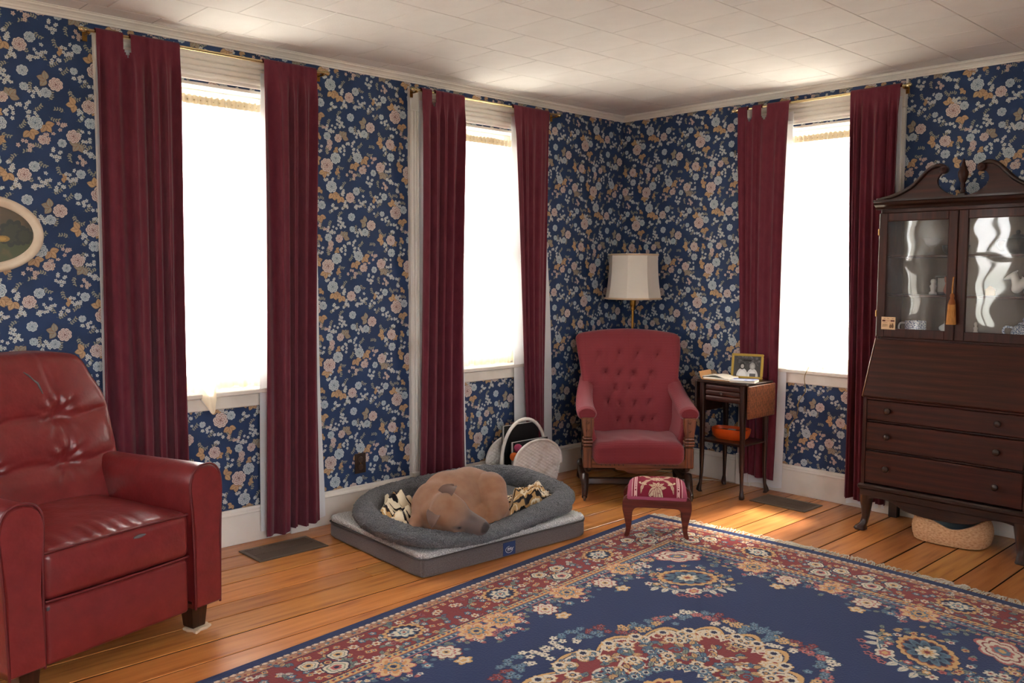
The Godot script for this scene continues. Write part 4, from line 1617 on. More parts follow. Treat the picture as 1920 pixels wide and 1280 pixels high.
	# ears: cupped flaps that fold over at the tip, part of the same skin
	for sg in [-1.0, 1.0]:
		var base := s.v.size()
		var up := 1.0 if sg > 0 else 0.0
		s.sheet(14, 18, func(u: float, w: float) -> Vector3:
			# cupped flap rooted along the side of the skull, its rims curled up
			var half := 0.023 * pow(maxf(0.0, 1.0 - w * w), 0.6) + 0.003
			var k := 2.0 * u - 1.0
			var curl := 0.009 * k * k - 0.004
			return hp.call(0.0 + 0.014 * w + half * k, sg * (0.040 + 0.046 * w), 0.040 + 0.016 * sin(w * 2.8) - 0.016 * w * w + curl), 0.0045)
		for i in range(base, s.v.size()):
			s.c[i] = tan_c.lerp(muz, 0.35 + 0.4 * sstep(0.0, 0.6, s.n[i].dot(hd)))
	var fur := plain(Color.WHITE, 0.72, 0.35)
	fur.vertex_color_use_as_albedo = true
	fur.rim_enabled = true
	fur.rim = 0.25
	fur.rim_tint = 0.5
	relief(tri(fur, Vector3(14, 14, 14)), M.fine, 0.04)
	single(s.mesh(), "dog", fur, "tan short-haired dog asleep curled up on the grey bed, muzzle on the bolster", "dog", Vector3(0.72, 0.154, 2.15), deg_to_rad(46.557))

# ------------------------------------------------------------------ rug
const RUG_W := 2.46
const RUG_L := 3.44

func rug_at(a: float, b: float) -> Vector3:
	var k := 1.0 - 0.6 * a / RUG_W
	return Vector3(1.092 + a + 0.088 * b * k, 0.0, 1.062 + b - 0.075 * sin(PI * minf(a / 2.2, 1.0)) * (1.0 - b / RUG_L))

func rug_print() -> ImageTexture:
	# one quarter: x from the long edge to the middle, y from the fringed end to the middle, 800 pixels a metre
	var W := 984
	var H := 1376
	var K := 800.0
	var navy := rgb(38, 49, 88)
	var deep := rgb(33, 36, 66)
	var red := rgb(130, 50, 53)
	var cream := rgb(212, 198, 176)
	var gold := rgb(205, 160, 106)
	var slate := rgb(88, 114, 132)
	var sage := rgb(126, 134, 118)
	var rose := rgb(178, 96, 92)
	var cv := Canvas.new(W, H, navy)
	var rn := RandomNumberGenerator.new()
	rn.seed = 77
	# bands by distance from the nearer edge
	var lut := PackedInt32Array()
	for e in maxi(W, H):
		var d := e / K
		var c := navy
		if d > 0.046 and d < 0.100: c = rgb(170, 124, 98)
		if d > 0.096 and d < 0.100: c = deep
		if d >= 0.100 and d < 0.325: c = red
		if d >= 0.325 and d < 0.330: c = deep
		if d >= 0.330 and d < 0.360: c = gold
		if d >= 0.360 and d < 0.365: c = red
		if d >= 0.365 and d < 0.393: c = slate
		if d >= 0.393 and d < 0.400: c = rose
		lut.append(Canvas.pack(c))
	for y in H:
		var o := y * W
		for x in W:
			cv.px[o + x] = lut[mini(x, y)]
	# motifs are set out along both borders: s runs along the edge, d in from it
	for side in 2:
		var n := H if side == 0 else W
		var at := func(s: float, d: float) -> Vector2:
			return Vector2(d * K, s * K) if side == 0 else Vector2(s * K, d * K)
		var tn := PI / 2 if side == 0 else 0.0
		var s := 0.05
		while s * K < n:
			# scallops and the narrow outer border
			var p: Vector2 = at.call(s, 0.052)
			cv.bloom(p.x, p.y, 11, 8, 0, 0, tn, [[1.0, deep], [0.85, cream.lerp(rgb(214, 170, 140), 0.4)]])
			if s > 0.08:
				var q: Vector2 = at.call(s, 0.079)
				cv.leaf(q.x, q.y, 17, 6, tn + 0.5 * (1 if int(s * 100) % 2 else -1), slate if int(round(s * 33)) % 2 else gold, deep, false)
				cv.bloom(q.x, q.y, 5, 5, 4, 0.3, 0, [[1.0, red if int(round(s * 33)) % 3 else cream]])
			s += 0.03
		s = 0.345
		while s * K < n:
			var q: Vector2 = at.call(s, 0.345)
			cv.leaf(q.x, q.y, 15, 5, tn + 0.5, slate, sage, false)
			cv.bloom(q.x, q.y, 5, 4, 0, 0, 0, [[1.0, red]])
			var q2: Vector2 = at.call(s + 0.012, 0.379)
			cv.leaf(q2.x, q2.y, 15, 6, tn - 0.4, navy, deep, false)
			cv.bloom(q2.x, q2.y, 6, 4, 5, 0.4, 0, [[1.0, cream]])
			s += 0.026
		# small scattered flowers, leaves and scrolls on the red ground
		s = 0.13
		while s * K < n:
			for row in 5:
				var p: Vector2 = at.call(s + rn.randf_range(-0.014, 0.014), 0.122 + 0.046 * row + rn.randf_range(-0.012, 0.012))
				match rn.randi_range(0, 5):
					0: cv.bloom(p.x, p.y, 19, 17, 6, 0.45, rn.randf() * 3.0, [[1.0, deep], [0.9, cream], [0.5, gold], [0.28, red]])
					1: cv.bloom(p.x, p.y, 16, 14, 5, 0.4, rn.randf() * 3.0, [[1.0, deep], [0.88, slate], [0.45, cream], [0.2, red]])
					2:
						for k in 4: cv.leaf(p.x, p.y, 27, 8, rn.randf() * TAU, [sage, slate, gold, cream, sage][rn.randi_range(0, 4)], deep)
					3: cv.scroll(p, rn.randf() * TAU, 70, 4.0 * (1 if rn.randf() < 0.5 else -1), 5, [slate, gold, sage, rose][rn.randi_range(0, 3)], deep)
					_: cv.bloom(p.x, p.y, 12, 11, 4, 0.4, rn.randf() * 3.0, [[1.0, gold], [0.5, navy], [0.25, cream]])
			s += 0.040
		# a low growth of leaves and small flowers between the border and the field
		s = 0.42
		while s * K < n:
			var p: Vector2 = at.call(s, 0.412 + 0.028 * rn.randf())
			cv.leaf(p.x, p.y, 24, 8, rn.randf() * TAU, [sage, slate, rose, gold][rn.randi_range(0, 3)], deep)
			if rn.randf() < 0.6: cv.bloom(p.x, p.y, 12, 11, 5, 0.4, rn.randf(), [[1.0, deep], [0.9, [cream, slate, rose][rn.randi_range(0, 2)]], [0.4, gold]])
			s += 0.022
		# large motifs by turns: a cream trefoil and a navy oval in a gold ring
		s = 0.42
		var turn := 0
		while s * K < n + 60:
			var p: Vector2 = at.call(s, 0.212)
			if turn % 2 == 0:
				for e in [[0.0, -0.055, 0.055], [0.062, 0.028, 0.045], [-0.062, 0.028, 0.045]]:
					var c: Vector2 = at.call(s + e[0], 0.212 - e[1])
					var rr: float = e[2] * K
					cv.bloom(c.x, c.y, rr, rr * 0.9, 5, 0.16, tn, [[1.0, deep], [0.88, cream], [0.66, sage], [0.56, cream], [0.4, rose if e[0] == 0.0 else gold], [0.2, deep]])
				cv.bloom(p.x, p.y, 16, 16, 0, 0, 0, [[1.0, deep], [0.7, gold], [0.4, red]])
			else:
				cv.bloom(p.x, p.y, 74 if side == 1 else 62, 62 if side == 1 else 74, 14, 0.16, 0, [[1.0, deep], [0.97, gold], [0.80, rgb(150, 84, 60)], [0.76, deep]])
				cv.bloom(p.x, p.y, 40, 40, 7, 0.35, 0.4, [[1.0, slate], [0.86, cream], [0.5, slate], [0.32, cream], [0.16, red]])
				for k in 2:
					var c: Vector2 = at.call(s + (0.045 if k else -0.045), 0.212 + (0.014 if k else -0.014))
					cv.bloom(c.x, c.y, 17, 13, 5, 0.35, 1.0, [[1.0, cream], [0.5, slate], [0.3, red]])
			turn += 1
			s += 0.345
		# sprays of the field along the inner border: large gold flower, white flower, small gold bud
		s = 0.85
		while s * K < n + 80:
			var g: Vector2 = at.call(s, 0.415)
			for k in 30:
				var p := g + Vector2.from_angle(rn.randf() * TAU) * rn.randf_range(40, 112)
				var d := p.x if side == 0 else p.y
				if d < 0.405 * K: continue
				cv.leaf(p.x, p.y, 26, 9, rn.randf() * TAU, [sage, slate, rose][k % 3], deep)
				cv.bloom(p.x, p.y, 10, 9, 5, 0.4, rn.randf(), [[1.0, [cream, slate, rose][(k + 1) % 3]], [0.4, navy]])
			cv.bloom(g.x, g.y, 66, 66, 9, 0.28, 0.2, [[1.0, rose], [0.92, gold.lightened(0.15)], [0.7, rgb(200, 140, 92)], [0.45, slate], [0.33, gold], [0.16, navy]])
			for k in 7:
				var p := g + Vector2.from_angle(TAU * k / 7.0) * 38.0
				cv.bloom(p.x, p.y, 7, 7, 4, 0.3, 0, [[1.0, cream], [0.5, red]])
			var c2: Vector2 = at.call(s + 0.2, 0.468)
			for k in 16:
				var p := c2 + Vector2.from_angle(TAU * k / 16.0 + 0.3) * rn.randf_range(44, 90)
				if (p.x if side == 0 else p.y) < 0.405 * K: continue
				cv.leaf(p.x, p.y, 24, 9, rn.randf() * TAU, [slate, sage][k % 2], deep)
			cv.bloom(c2.x, c2.y, 52, 47, 8, 0.3, 0.5, [[1.0, red], [0.9, cream], [0.6, rose], [0.5, cream], [0.26, gold], [0.12, deep]])
			var c3: Vector2 = at.call(s + 0.2, 0.565)
			cv.bloom(c3.x, c3.y, 31, 26, 5, 0.4, tn, [[1.0, gold], [0.7, cream], [0.4, gold]])
			var c4: Vector2 = at.call(s + 0.085, 0.50)
			cv.bloom(c4.x, c4.y, 20, 18, 6, 0.4, 0.4, [[1.0, slate], [0.5, cream], [0.25, red]])
			s += 0.4
	# corner: cream cartouche, then a ringed palmette with white scrolls, on the diagonal
	var dg := Vector2(1, 1.1).normalized()
	var cc := Vector2(0.505, 0.53) * K
	for k in 84:
		var p := cc + dg * rn.randf_range(-110, 330) + Vector2(-dg.y, dg.x) * rn.randf_range(60, 190) * (1 if k % 2 else -1)
		if p.x < 0.41 * K or p.y < 0.41 * K: continue
		cv.leaf(p.x, p.y, 28, 9, rn.randf() * TAU, [sage, slate, gold][k % 3], deep)
		if k % 2: cv.bloom(p.x, p.y, 22, 20, 6, 0.4, rn.randf(), [[1.0, deep], [0.9, [gold, cream, slate][k % 3]], [0.5, cream], [0.3, red]])
	cv.bloom(cc.x, cc.y, 70, 104, 7, 0.22, atan2(dg.y, dg.x), [[1.0, deep], [0.97, rose], [0.86, cream], [0.7, red], [0.62, cream], [0.42, rose], [0.3, slate], [0.15, gold]])
	var pc := Vector2(0.70, 0.745) * K
	var da := atan2(dg.y, dg.x)
	cv.bloom(pc.x, pc.y, 84, 118, 18, 0.10, da, [[1.0, deep], [0.96, gold], [0.80, rgb(150, 84, 60)], [0.74, deep]])
	cv.bloom(pc.x, pc.y, 62, 88, 9, 0.42, da, [[1.0, slate], [0.82, rgb(70, 92, 110)], [0.6, deep], [0.5, sage]])
	cv.bloom(pc.x, pc.y, 34, 40, 8, 0.45, 0.3, [[1.0, cream], [0.6, gold], [0.3, red]])
	for k in 14:
		var p := pc + Vector2.from_angle(TAU * k / 14.0) * 122.0
		cv.leaf(p.x, p.y, 30, 11, TAU * k / 14.0 + 1.2, [sage, slate][k % 2], deep)
		cv.bloom(p.x, p.y, 15, 14, 5, 0.4, rn.randf(), [[1.0, deep], [0.9, [gold, cream, rose][k % 3]], [0.4, red]])
	var sc := pc + dg * 132.0
	# cream crescent whose horns curl outward
	for sg in [-1.0, 1.0]:
		var nrm: Vector2 = Vector2(-dg.y, dg.x) * sg
		var pts := []
		for i in 21:
			var t := i / 20.0
			pts.append(sc + nrm * (150.0 * t) + dg * (-70.0 * t * t + 34.0 * sstep(0.7, 1.0, t)))
		cv.stroke(pts, 27.0, deep, true)
		cv.stroke(pts, 22.0, cream, true)
		cv.stroke(pts, 7.0, slate, true)
		for k in 3:
			var q: Vector2 = pts[8 + k * 4]
			cv.leaf(q.x, q.y, 46, 13, dg.angle() + sg * (0.3 + 0.2 * k), cream, slate)
			cv.leaf(q.x, q.y, 40, 12, dg.angle() + PI - sg * 0.4, [slate, gold, sage][k], deep)
			cv.bloom(q.x - dg.x * 30, q.y - dg.y * 30, 17, 15, 6, 0.4, 0, [[1.0, deep], [0.9, [rose, slate, gold][k]], [0.4, cream]])
	cv.bloom(sc.x, sc.y, 34, 40, 6, 0.3, 0, [[1.0, deep], [0.9, cream], [0.55, rose], [0.3, gold]])
	for k in 5: cv.bloom(sc.x + dg.x * 50 + (k - 2) * -dg.y * 34, sc.y + dg.y * (50 - absf(k - 2) * 14) + (k - 2) * dg.x * 34, 16, 14, 5, 0.4, 0, [[1.0, rose], [0.5, deep]])
	# middle medallion: red lobes edged in cream and gold inside a wreath of blossoms
	var mid := Vector2(W, H)
	var R := Vector2(0.43, 0.645) * K
	for ringn in 2:
		var cnt := 22 if ringn == 0 else 16
		for k in cnt:
			var a := PI + PI / 2 * (k + 0.5) / cnt
			var lob := 1.06 + 0.08 * sin(a * 8.0) + (0.09 if ringn == 0 else 0.0)
			var p := mid + Vector2(cos(a) * R.x, sin(a) * R.y) * lob
			var cl: Color = [cream, slate, red, gold, slate, rose][(k / 2) % 6]
			for j in 3:
				var q := p + Vector2.from_angle(rn.randf() * TAU) * rn.randf_range(8, 26)
				cv.leaf(q.x, q.y, 20, 7, rn.randf() * TAU, sage if j else slate, deep, false)
				cv.bloom(q.x, q.y, 17, 15, 5, 0.42, rn.randf(), [[1.0, deep], [0.92, cl], [0.45, cl.lightened(0.3)], [0.25, deep]])
	cv.bloom(mid.x, mid.y, R.x, R.y, 16, 0.14, 0.0, [[1.0, deep], [0.99, gold], [0.95, deep], [0.94, cream], [0.905, red], [0.62, cream], [0.58, rgb(120, 38, 46)], [0.40, cream], [0.36, navy], [0.22, gold], [0.18, red]])
	for k in 96:
		var a := PI + PI / 2 * rn.randf()
		var f := rn.randf_range(0.3, 0.9)
		var p := mid + Vector2(cos(a) * R.x, sin(a) * R.y) * f
		match k % 4:
			0: cv.scroll(p, rn.randf() * TAU, 90, 3.4 * (1 if k % 8 else -1), 8, [cream, gold, slate][(k / 4) % 3], deep)
			1: cv.bloom(p.x, p.y, 24, 21, 6, 0.35, rn.randf(), [[1.0, deep], [0.9, slate], [0.5, cream], [0.3, deep]])
			2: cv.bloom(p.x, p.y, 26, 23, 7, 0.3, rn.randf(), [[1.0, gold], [0.85, cream], [0.45, deep], [0.25, gold]])
			_:
				for j in 3: cv.leaf(p.x, p.y, 34, 10, rn.randf() * TAU, [sage, slate, gold][j], deep)
	for k in 7:
		var a := PI + PI / 2 * (k + 0.5) / 7.0
		var p := mid + Vector2(cos(a) * R.x, sin(a) * R.y) * 0.90
		cv.scroll(p, a + PI / 2, 110, 2.4, 12, cream, gold)
		cv.scroll(p, a - PI / 2, 110, -2.4, 12, cream, gold)
		cv.bloom(p.x, p.y, 26, 24, 7, 0.25, 0, [[1.0, gold], [0.85, cream], [0.45, deep]])
	# knots: uneven dye from row to row, a little noise from knot to knot
	var nb := noise_bytes(512, 0.35, 1, 91)
	for y in H:
		var o := y * W
		for x in W:
			if nb[((y >> 1) & 511) * 512 + ((x >> 1) & 511)] > 165:
				var sx := clampi(x + 2, 0, W - 1)
				cv.px[o + x] = cv.px[clampi(y + 2, 0, H - 1) * W + sx]
	return cv.texture()

func build_rug() -> void:
	var o := thing("rug", "large navy, red and cream oriental rug with a central medallion", "rug", Vector3.ZERO)
	var m := plain(Color.WHITE, 0.98, 0.12)
	m.albedo_texture = rug_print()
	m.rim_enabled = true
	m.rim = 0.25
	m.rim_tint = 0.6
	relief(m, gray(512, 0.3, 1, 95), 0.12)
	var s := Shape.new()
	var nu := 48
	var nv := 64
	var nz := FastNoiseLite.new()
	nz.seed = 2
	nz.frequency = 1.6
	s.sheet(nu, nv, func(u: float, w: float) -> Vector3:
		var p := rug_at(u * RUG_W, (1.0 - w) * RUG_L)
		var e := minf(minf(u, 1.0 - u) * RUG_W, minf(w, 1.0 - w) * RUG_L)
		p.y = 0.0095 + 0.0015 * nz.get_noise_2d(p.x, p.z) * sstep(0.0, 0.2, e)
		return p, 0.009)
	for i in s.t.size():
		var q := s.t[i]
		s.t[i] = Vector2(1.0 - absf(q.x * 2.0 - 1.0), 1.0 - absf(q.y * 2.0 - 1.0))
	# note: sheet runs w from the near end to the far end
	part(s.mesh(), "pile", m, o)
	var fr := plain(Color.WHITE, 0.95, 0.2)
	fr.albedo_texture = ramp_tex(128, 0.1, 2, 96, [[0.0, rgb(186, 172, 150)], [0.5, rgb(216, 206, 188)], [1.0, rgb(228, 220, 206)]])
	tri(fr, Vector3.ONE * 5.0)
	var rn := RandomNumberGenerator.new()
	rn.seed = 9
	for endn in 2:
		var f := Shape.new()
		var n := 330
		for i in n:
			var a := RUG_W * (i + rn.randf()) / n
			var b := 0.004 if endn == 0 else RUG_L - 0.004
			var p := rug_at(a, b)
			var dz := -1.0 if endn == 0 else 1.0
			var ln := rn.randf_range(0.045, 0.075)
			var sk := rn.randf_range(-0.5, 0.9) * 0.6 + 0.25 * sin(a * 9.0)
			var lift := rn.randf_range(0.001, 0.010)
			f.tube([p + Vector3(0, 0.005, 0), p + Vector3(sk * ln * 0.3, 0.007 + lift * 0.5, dz * ln * 0.4), p + Vector3(sk * ln * 0.7, 0.004 + lift, dz * ln * 0.75), p + Vector3(sk * ln * 1.2, 0.0024, dz * ln)], [0.0022, 0.0028, 0.0026, 0.0016], 4, false, false)
		var fp := part(f.mesh(), "fringe", fr, o, Vector3.ZERO, "cream cotton fringe")
		fp.set_meta("kind", "stuff")

# ------------------------------------------------------------------ white wicker basket and what it holds
func build_wicker_basket() -> void:
	var white := plain(Color.WHITE, 0.55)
	white.albedo_texture = ramp_tex(128, 0.03, 3, 101, [[0.0, rgb(196, 184, 172)], [0.4, rgb(220, 212, 204)], [1.0, rgb(232, 226, 220)]])
	tri(white, Vector3.ONE * 3.0)
	var o := thing("wicker_basket", "white wicker magazine basket with rounded ends and a hoop handle", "basket", Vector3(0.215, 0, 1.185), PI / 2)
	# local: x along the wall (to the viewer's right), z into the room
	var arc := func(t: float) -> Vector2:
		# outline of an end from lower left over the top to lower right
		var a := PI * (1.0 - t)
		return Vector2(0.208 * cos(a), 0.175 + 0.165 * pow(sin(a), 0.85))
	for sgn in [-1.0, 1.0]:
		var s := Shape.new()
		s.sheet(84, 84, func(u: float, w: float) -> Vector3:
			var half := lerpf(0.178, 0.208, w)
			var x := lerpf(-half, half, u)
			var top := 0.175 + 0.165 * pow(maxf(0.0, 1.0 - pow(x / 0.2085, 2.0)), 0.425)
			var y := lerpf(0.012, top, w)
			return Vector3(x, y, sgn * lerpf(0.095, 0.118, w) + weave(x, y)) if sgn > 0 else Vector3(-x, y, sgn * lerpf(0.095, 0.118, w) + weave(x, y)), 0.006)
		part(s.mesh(), "end_panel", white, o)
		var path := []
		for i in 29:
			var q: Vector2 = arc.call(i / 28.0)
			path.append(Vector3(q.x, q.y, sgn * 0.121))
		var r := Shape.new()
		r.tube(path, 0.0085, 8)
		part(r.mesh(), "rim", white, o)
		var sd := Shape.new()
		sd.sheet(44, 44, func(u: float, w: float) -> Vector3:
			var z: float = lerpf(0.1, -0.1, u) * sgn * lerpf(0.95, 1.18, w)
			var y := lerpf(0.012, 0.178, w)
			return Vector3(sgn * (lerpf(0.178, 0.208, w) + weave(z, y) * sgn), y, z), 0.006)
		part(sd.mesh(), "side_panel", white, o)
		var rs := Shape.new()
		rs.tube([Vector3(sgn * 0.209, 0.178, -0.12), Vector3(sgn * 0.212, 0.180, 0.0), Vector3(sgn * 0.209, 0.178, 0.12)], 0.0085, 8)
		part(rs.mesh(), "side_rim", white, o)
	part(box2(Vector3(-0.18, 0.006, -0.096), Vector3(0.18, 0.014, 0.096), 0.002), "bottom", white, o)
	var h := Shape.new()
	var hp := []
	for i in 33:
		var a := PI * i / 32.0
		hp.append(Vector3(-0.196 * cos(a), 0.15 + 0.305 * pow(sin(a), 0.8), 0.0))
	h.tube(hp, 0.0105, 10)
	part(h.mesh(), "handle", white, o)
	# two black folders and balls of yarn
	var cover := plain(rgb(20, 20, 22), 0.5)
	var edge := plain(rgb(196, 190, 184), 0.8)
	for e in [[0.205, 0.405, -0.045, "tall black folder standing at the back of the wicker basket"], [0.215, 0.315, 0.035, "lower black folder standing in front in the wicker basket"]]:
		var f := thing("folder", e[3], "folder", Vector3(0.215 + e[2], 0.016, 1.175), PI / 2, "black folders in the wicker basket")
		var top: float = e[1]
		part(box2(Vector3(-0.150, 0, -0.012), Vector3(0.150, top, -0.009), 0.001), "cover", cover, f)
		part(box2(Vector3(-0.150, 0, 0.009), Vector3(0.150, top, 0.012), 0.001), "cover", cover, f)
		part(box2(Vector3(-0.146, 0.002, -0.009), Vector3(0.146, top - 0.001, 0.009), 0.001), "pages", edge, f)
	for e in [[rgb(196, 92, 30), Vector3(0.287, 0.252, 1.342), 0.0255, "orange ball of yarn in the wicker basket"], [rgb(150, 52, 84), Vector3(0.287, 0.298, 1.308), 0.0265, "magenta ball of yarn in the wicker basket"]]:
		var y := Shape.new()
		var c: Vector3 = e[1]
		var rr: float = e[2]
		y.grid(40, 28, func(u: float, w: float) -> Vector3:
			var a: float = TAU * u
			var b: float = PI * (w - 0.5)
			var d := Vector3(cos(b) * cos(a), sin(b), cos(b) * sin(a))
			var q := sin((d.x * 22.0 + d.y * 9.0) * (1.0 if d.z > 0.2 else -1.0) + d.z * 16.0)
			return d * rr * (1.0 + 0.045 * q), true, true)
		single(y.mesh(), "yarn_ball", plain(e[0], 0.95), e[3], "yarn", c, 0.0, "balls of yarn")
	# a prop of more yarn below keeps the two balls up
	var pr := Shape.new()
	pr.rbox(Vector3(0.29, 0.205, 0.032), 0.015, 0.02, func(p: Vector3) -> Vector3: return p + Vector3(0, 0.004 * sin(p.x * 90.0), 0.003 * sin(p.x * 140.0 + p.y * 90.0)), Vector3.ZERO)
	single(pr.mesh(), "knitting", plain(rgb(92, 40, 60), 0.95), "dark knitting stuffed low in the wicker basket", "knitting", Vector3(0.283, 0.125, 1.195), PI / 2)

func weave(x: float, y: float) -> float:
	var row := floorf(y / 0.0105)
	return 0.0048 * cos(PI * x / 0.019 + PI * row) * absf(sin(PI * y / 0.0105))

# ------------------------------------------------------------------ platform rocker
func rocker_back(p: Vector3) -> Vector3:
	# p: x across, y up from the middle (height 0.66), z thickness; returns a point of the chair
	var h := (p.y + 0.33) / 0.66
	var y := 0.325 + h * 0.63
	var half := lerpf(0.275, 0.31, sstep(0.0, 0.45, h)) + 0.035 * sstep(0.5, 1.0, h)
	var x := p.x / 0.32 * half
	y += 0.035 * (1.0 - pow(absf(p.x) / 0.32, 2.0)) * sstep(0.7, 1.0, h)
	var z := -0.185 - 0.20 * h - 0.03 * sstep(0.8, 1.0, h)
	z += 0.085 * pow(absf(p.x) / 0.32, 2.2) * (1.0 - 0.55 * sstep(0.6, 1.0, h))
	var t := p.z
	if p.z > 0.0:
		var d := 0.0
		for e in ROCKER_BUTTONS:
			var dx: float = p.x - e.x
			var dy: float = (h - e.y) * 0.63
			var rr := dx * dx + dy * dy
			d -= 0.020 * exp(-rr / 0.0006) + 0.004 * exp(-rr / 0.003)
			# pulls that run from button to button
			d -= 0.006 * exp(-pow((dx - dy * 0.62) / 0.008, 2.0)) * exp(-rr / 0.004)
			d -= 0.006 * exp(-pow((dx + dy * 0.62) / 0.008, 2.0)) * exp(-rr / 0.004)
		d -= 0.010 * exp(-pow((h - 0.50) / 0.012, 2.0)) * sstep(0.18, 0.24, absf(p.x))
		d += 0.022 * (1.0 - pow(absf(p.x) / 0.32, 4.0)) * (1.0 - 0.5 * sstep(0.8, 1.0, h))
		t += d * sstep(0.0, 0.03, p.z)
	return Vector3(x, y, z + t)

const ROCKER_BUTTONS := [Vector2(-0.19, 0.79), Vector2(-0.06, 0.80), Vector2(0.06, 0.80), Vector2(0.18, 0.79), Vector2(-0.155, 0.62), Vector2(-0.07, 0.60), Vector2(0.03, 0.60), Vector2(0.14, 0.60), Vector2(-0.10, 0.46), Vector2(0.0, 0.46), Vector2(0.10, 0.46), Vector2(-0.15, 0.32), Vector2(-0.07, 0.30), Vector2(0.03, 0.30), Vector2(0.13, 0.32), Vector2(-0.09, 0.14), Vector2(0.0, 0.13), Vector2(0.09, 0.14), Vector2(0.16, 0.16)]

func build_rocker() -> void:
	var o := thing("platform_rocker", "antique wooden platform rocker upholstered in tufted rose-red fabric", "rocking chair", Vector3(0.645, 0, 0.655), deg_to_rad(45.5))
	var cv := Canvas.new(128, 128, rgb(116, 42, 50))
	for y in range(0, 128, 8):
		for x in range(0, 128, 8):
			cv.bloom(x + (4 if (y / 8) % 2 else 0) + 2, y + 4, 3.4, 3.0, 0, 0, 0, [[1.0, rgb(128, 54, 61)], [0.6, rgb(140, 66, 72)]])
	var cloth := plain(Color.WHITE, 0.92, 0.2)
	cloth.albedo_texture = cv.texture()
	cloth.rim_enabled = true
	cloth.rim = 0.3
	cloth.rim_tint = 0.6
	tri(cloth, Vector3.ONE * 7.0)
	var b := Shape.new()
	b.rbox(Vector3(0.64, 0.66, 0.10), 0.035, 0.0115, func(p: Vector3) -> Vector3: return rocker_back(p))
	var back := part(b.mesh(), "back", cloth, o)
	for e in ROCKER_BUTTONS:
		var c := rocker_back(Vector3(e.x, e.y * 0.66 - 0.33, 0.05))
		var bs := Shape.new()
		bs.lathe([Vector2(0.0, 0.006), Vector2(0.005, 0.005), Vector2(0.008, 0.002), Vector2(0.008, -0.002), Vector2(0, -0.003)], 10, c + Vector3(0, 0, 0.002), Basis(Vector3.RIGHT, PI / 2))
		part(bs.mesh(), "button", cloth, back)
	# seat: deep roll, softer towards the front edge
	var s := Shape.new()
	s.rbox(Vector3(0.54, 0.13, 0.56), 0.045, 0.02, func(p: Vector3) -> Vector3:
		var q := p
		if p.y > 0.0:
			q.y += 0.02 * (1.0 - pow(p.x / 0.27, 2.0)) - 0.015 * sstep(0.1, -0.2, p.z)
			q.y += 0.022 * sstep(0.16, 0.27, absf(p.x)) * sstep(0.28, 0.0, p.z)
			q.y += 0.004 * sin(p.x * 40.0) * sstep(0.1, 0.2, p.z) * sstep(0.27, 0.2, p.z)
		return q, Vector3(0, 0.290, 0.055))
	part(s.mesh(), "seat", cloth, o)
	for sg in [-1.0, 1.0]:
		# padded arm flowing down from the back
		var a := Shape.new()
		var path := curve([Vector3(0.275, 0.66, -0.25), Vector3(0.295, 0.60, -0.14), Vector3(0.305, 0.555, 0.0), Vector3(0.308, 0.532, 0.14), Vector3(0.305, 0.520, 0.265)], 5)
		var rings := []
		for i in path.size():
			var c: Vector3 = path[i]
			var t := float(i) / (path.size() - 1)
			var ring := []
			for k in 20:
				var an := TAU * k / 20.0
				var w := lerpf(0.048, 0.060, t)
				var hh := lerpf(0.056, 0.042, t)
				if i == path.size() - 1:
					w *= 0.82; hh *= 0.8
				ring.append(Vector3(sg * c.x + cos(an) * w, c.y + sin(an) * hh, c.z))
			rings.append(ring)
		a.loft(rings)
		part(a.mesh(), "arm_pad", cloth, o)
		# upholstered inside between arm and seat
		var ins := Shape.new()
		ins.rbox(Vector3(0.05, 0.24, 0.46), 0.02, 0.03, func(p: Vector3) -> Vector3:
			var t := (p.y + 0.12) / 0.24
			return Vector3(p.x + sg * (0.275 + 0.015 * t) - sg * 0.03 * sstep(0.6, 0.0, t), p.y + 0.41 + 0.05 * sstep(0.1, -0.23, p.z) * t, p.z - 0.005))
		part(ins.mesh(), "arm_side", cloth, o)
		# carved front post: block, rings, lower post
		var p1 := Shape.new()
		p1.prism(PackedVector2Array([Vector2(-0.036, 0.500), Vector2(0.036, 0.500), Vector2(0.036, 0.46), Vector2(0.026, 0.385), Vector2(-0.022, 0.385), Vector2(-0.034, 0.46)]), 0.245, 0.295, Transform3D(Basis.IDENTITY, Vector3(sg * 0.302, 0, 0)), 0.004)
		var post := part(p1.mesh(), "arm_post", M.walnut_y, o)
		for k in 3:
			var rg := Shape.new()
			rg.rbox(Vector3(0.058 + 0.006 * (k % 2), 0.017, 0.058), 0.007, 0.02, null, Vector3(sg * 0.302, 0.377 - k * 0.019, 0.268))
			part(rg.mesh(), "ring", M.walnut_y, post)
		var p2 := Shape.new()
		p2.box(Vector3(sg * 0.302, 0.262, 0.266), Vector3(0.052, 0.125, 0.052), 0.005)
		part(p2.mesh(), "lower_post", M.walnut_y, post)
		# two small carved flowers on the block
		for y in [0.475, 0.425]:
			var cf := Shape.new()
			for k in 4:
				var an := TAU * k / 4.0 + 0.4
				cf.lathe([Vector2(0, 0.003), Vector2(0.0035, 0.002), Vector2(0.005, 0), Vector2(0, 0)], 8, Vector3(sg * 0.302 + cos(an) * 0.007, y + sin(an) * 0.007, 0.2945), Basis(Vector3.RIGHT, PI / 2))
			part(cf.mesh(), "carving", M.walnut_y, post)
	# carved front rail with a shaped drop
	var rl := Shape.new()
	rl.box(Vector3(0, 0.228, 0.275), Vector3(0.556, 0.056, 0.03), 0.004)
	var rail := part(rl.mesh(), "front_rail", M.walnut_x, o)
	var ap := Shape.new()
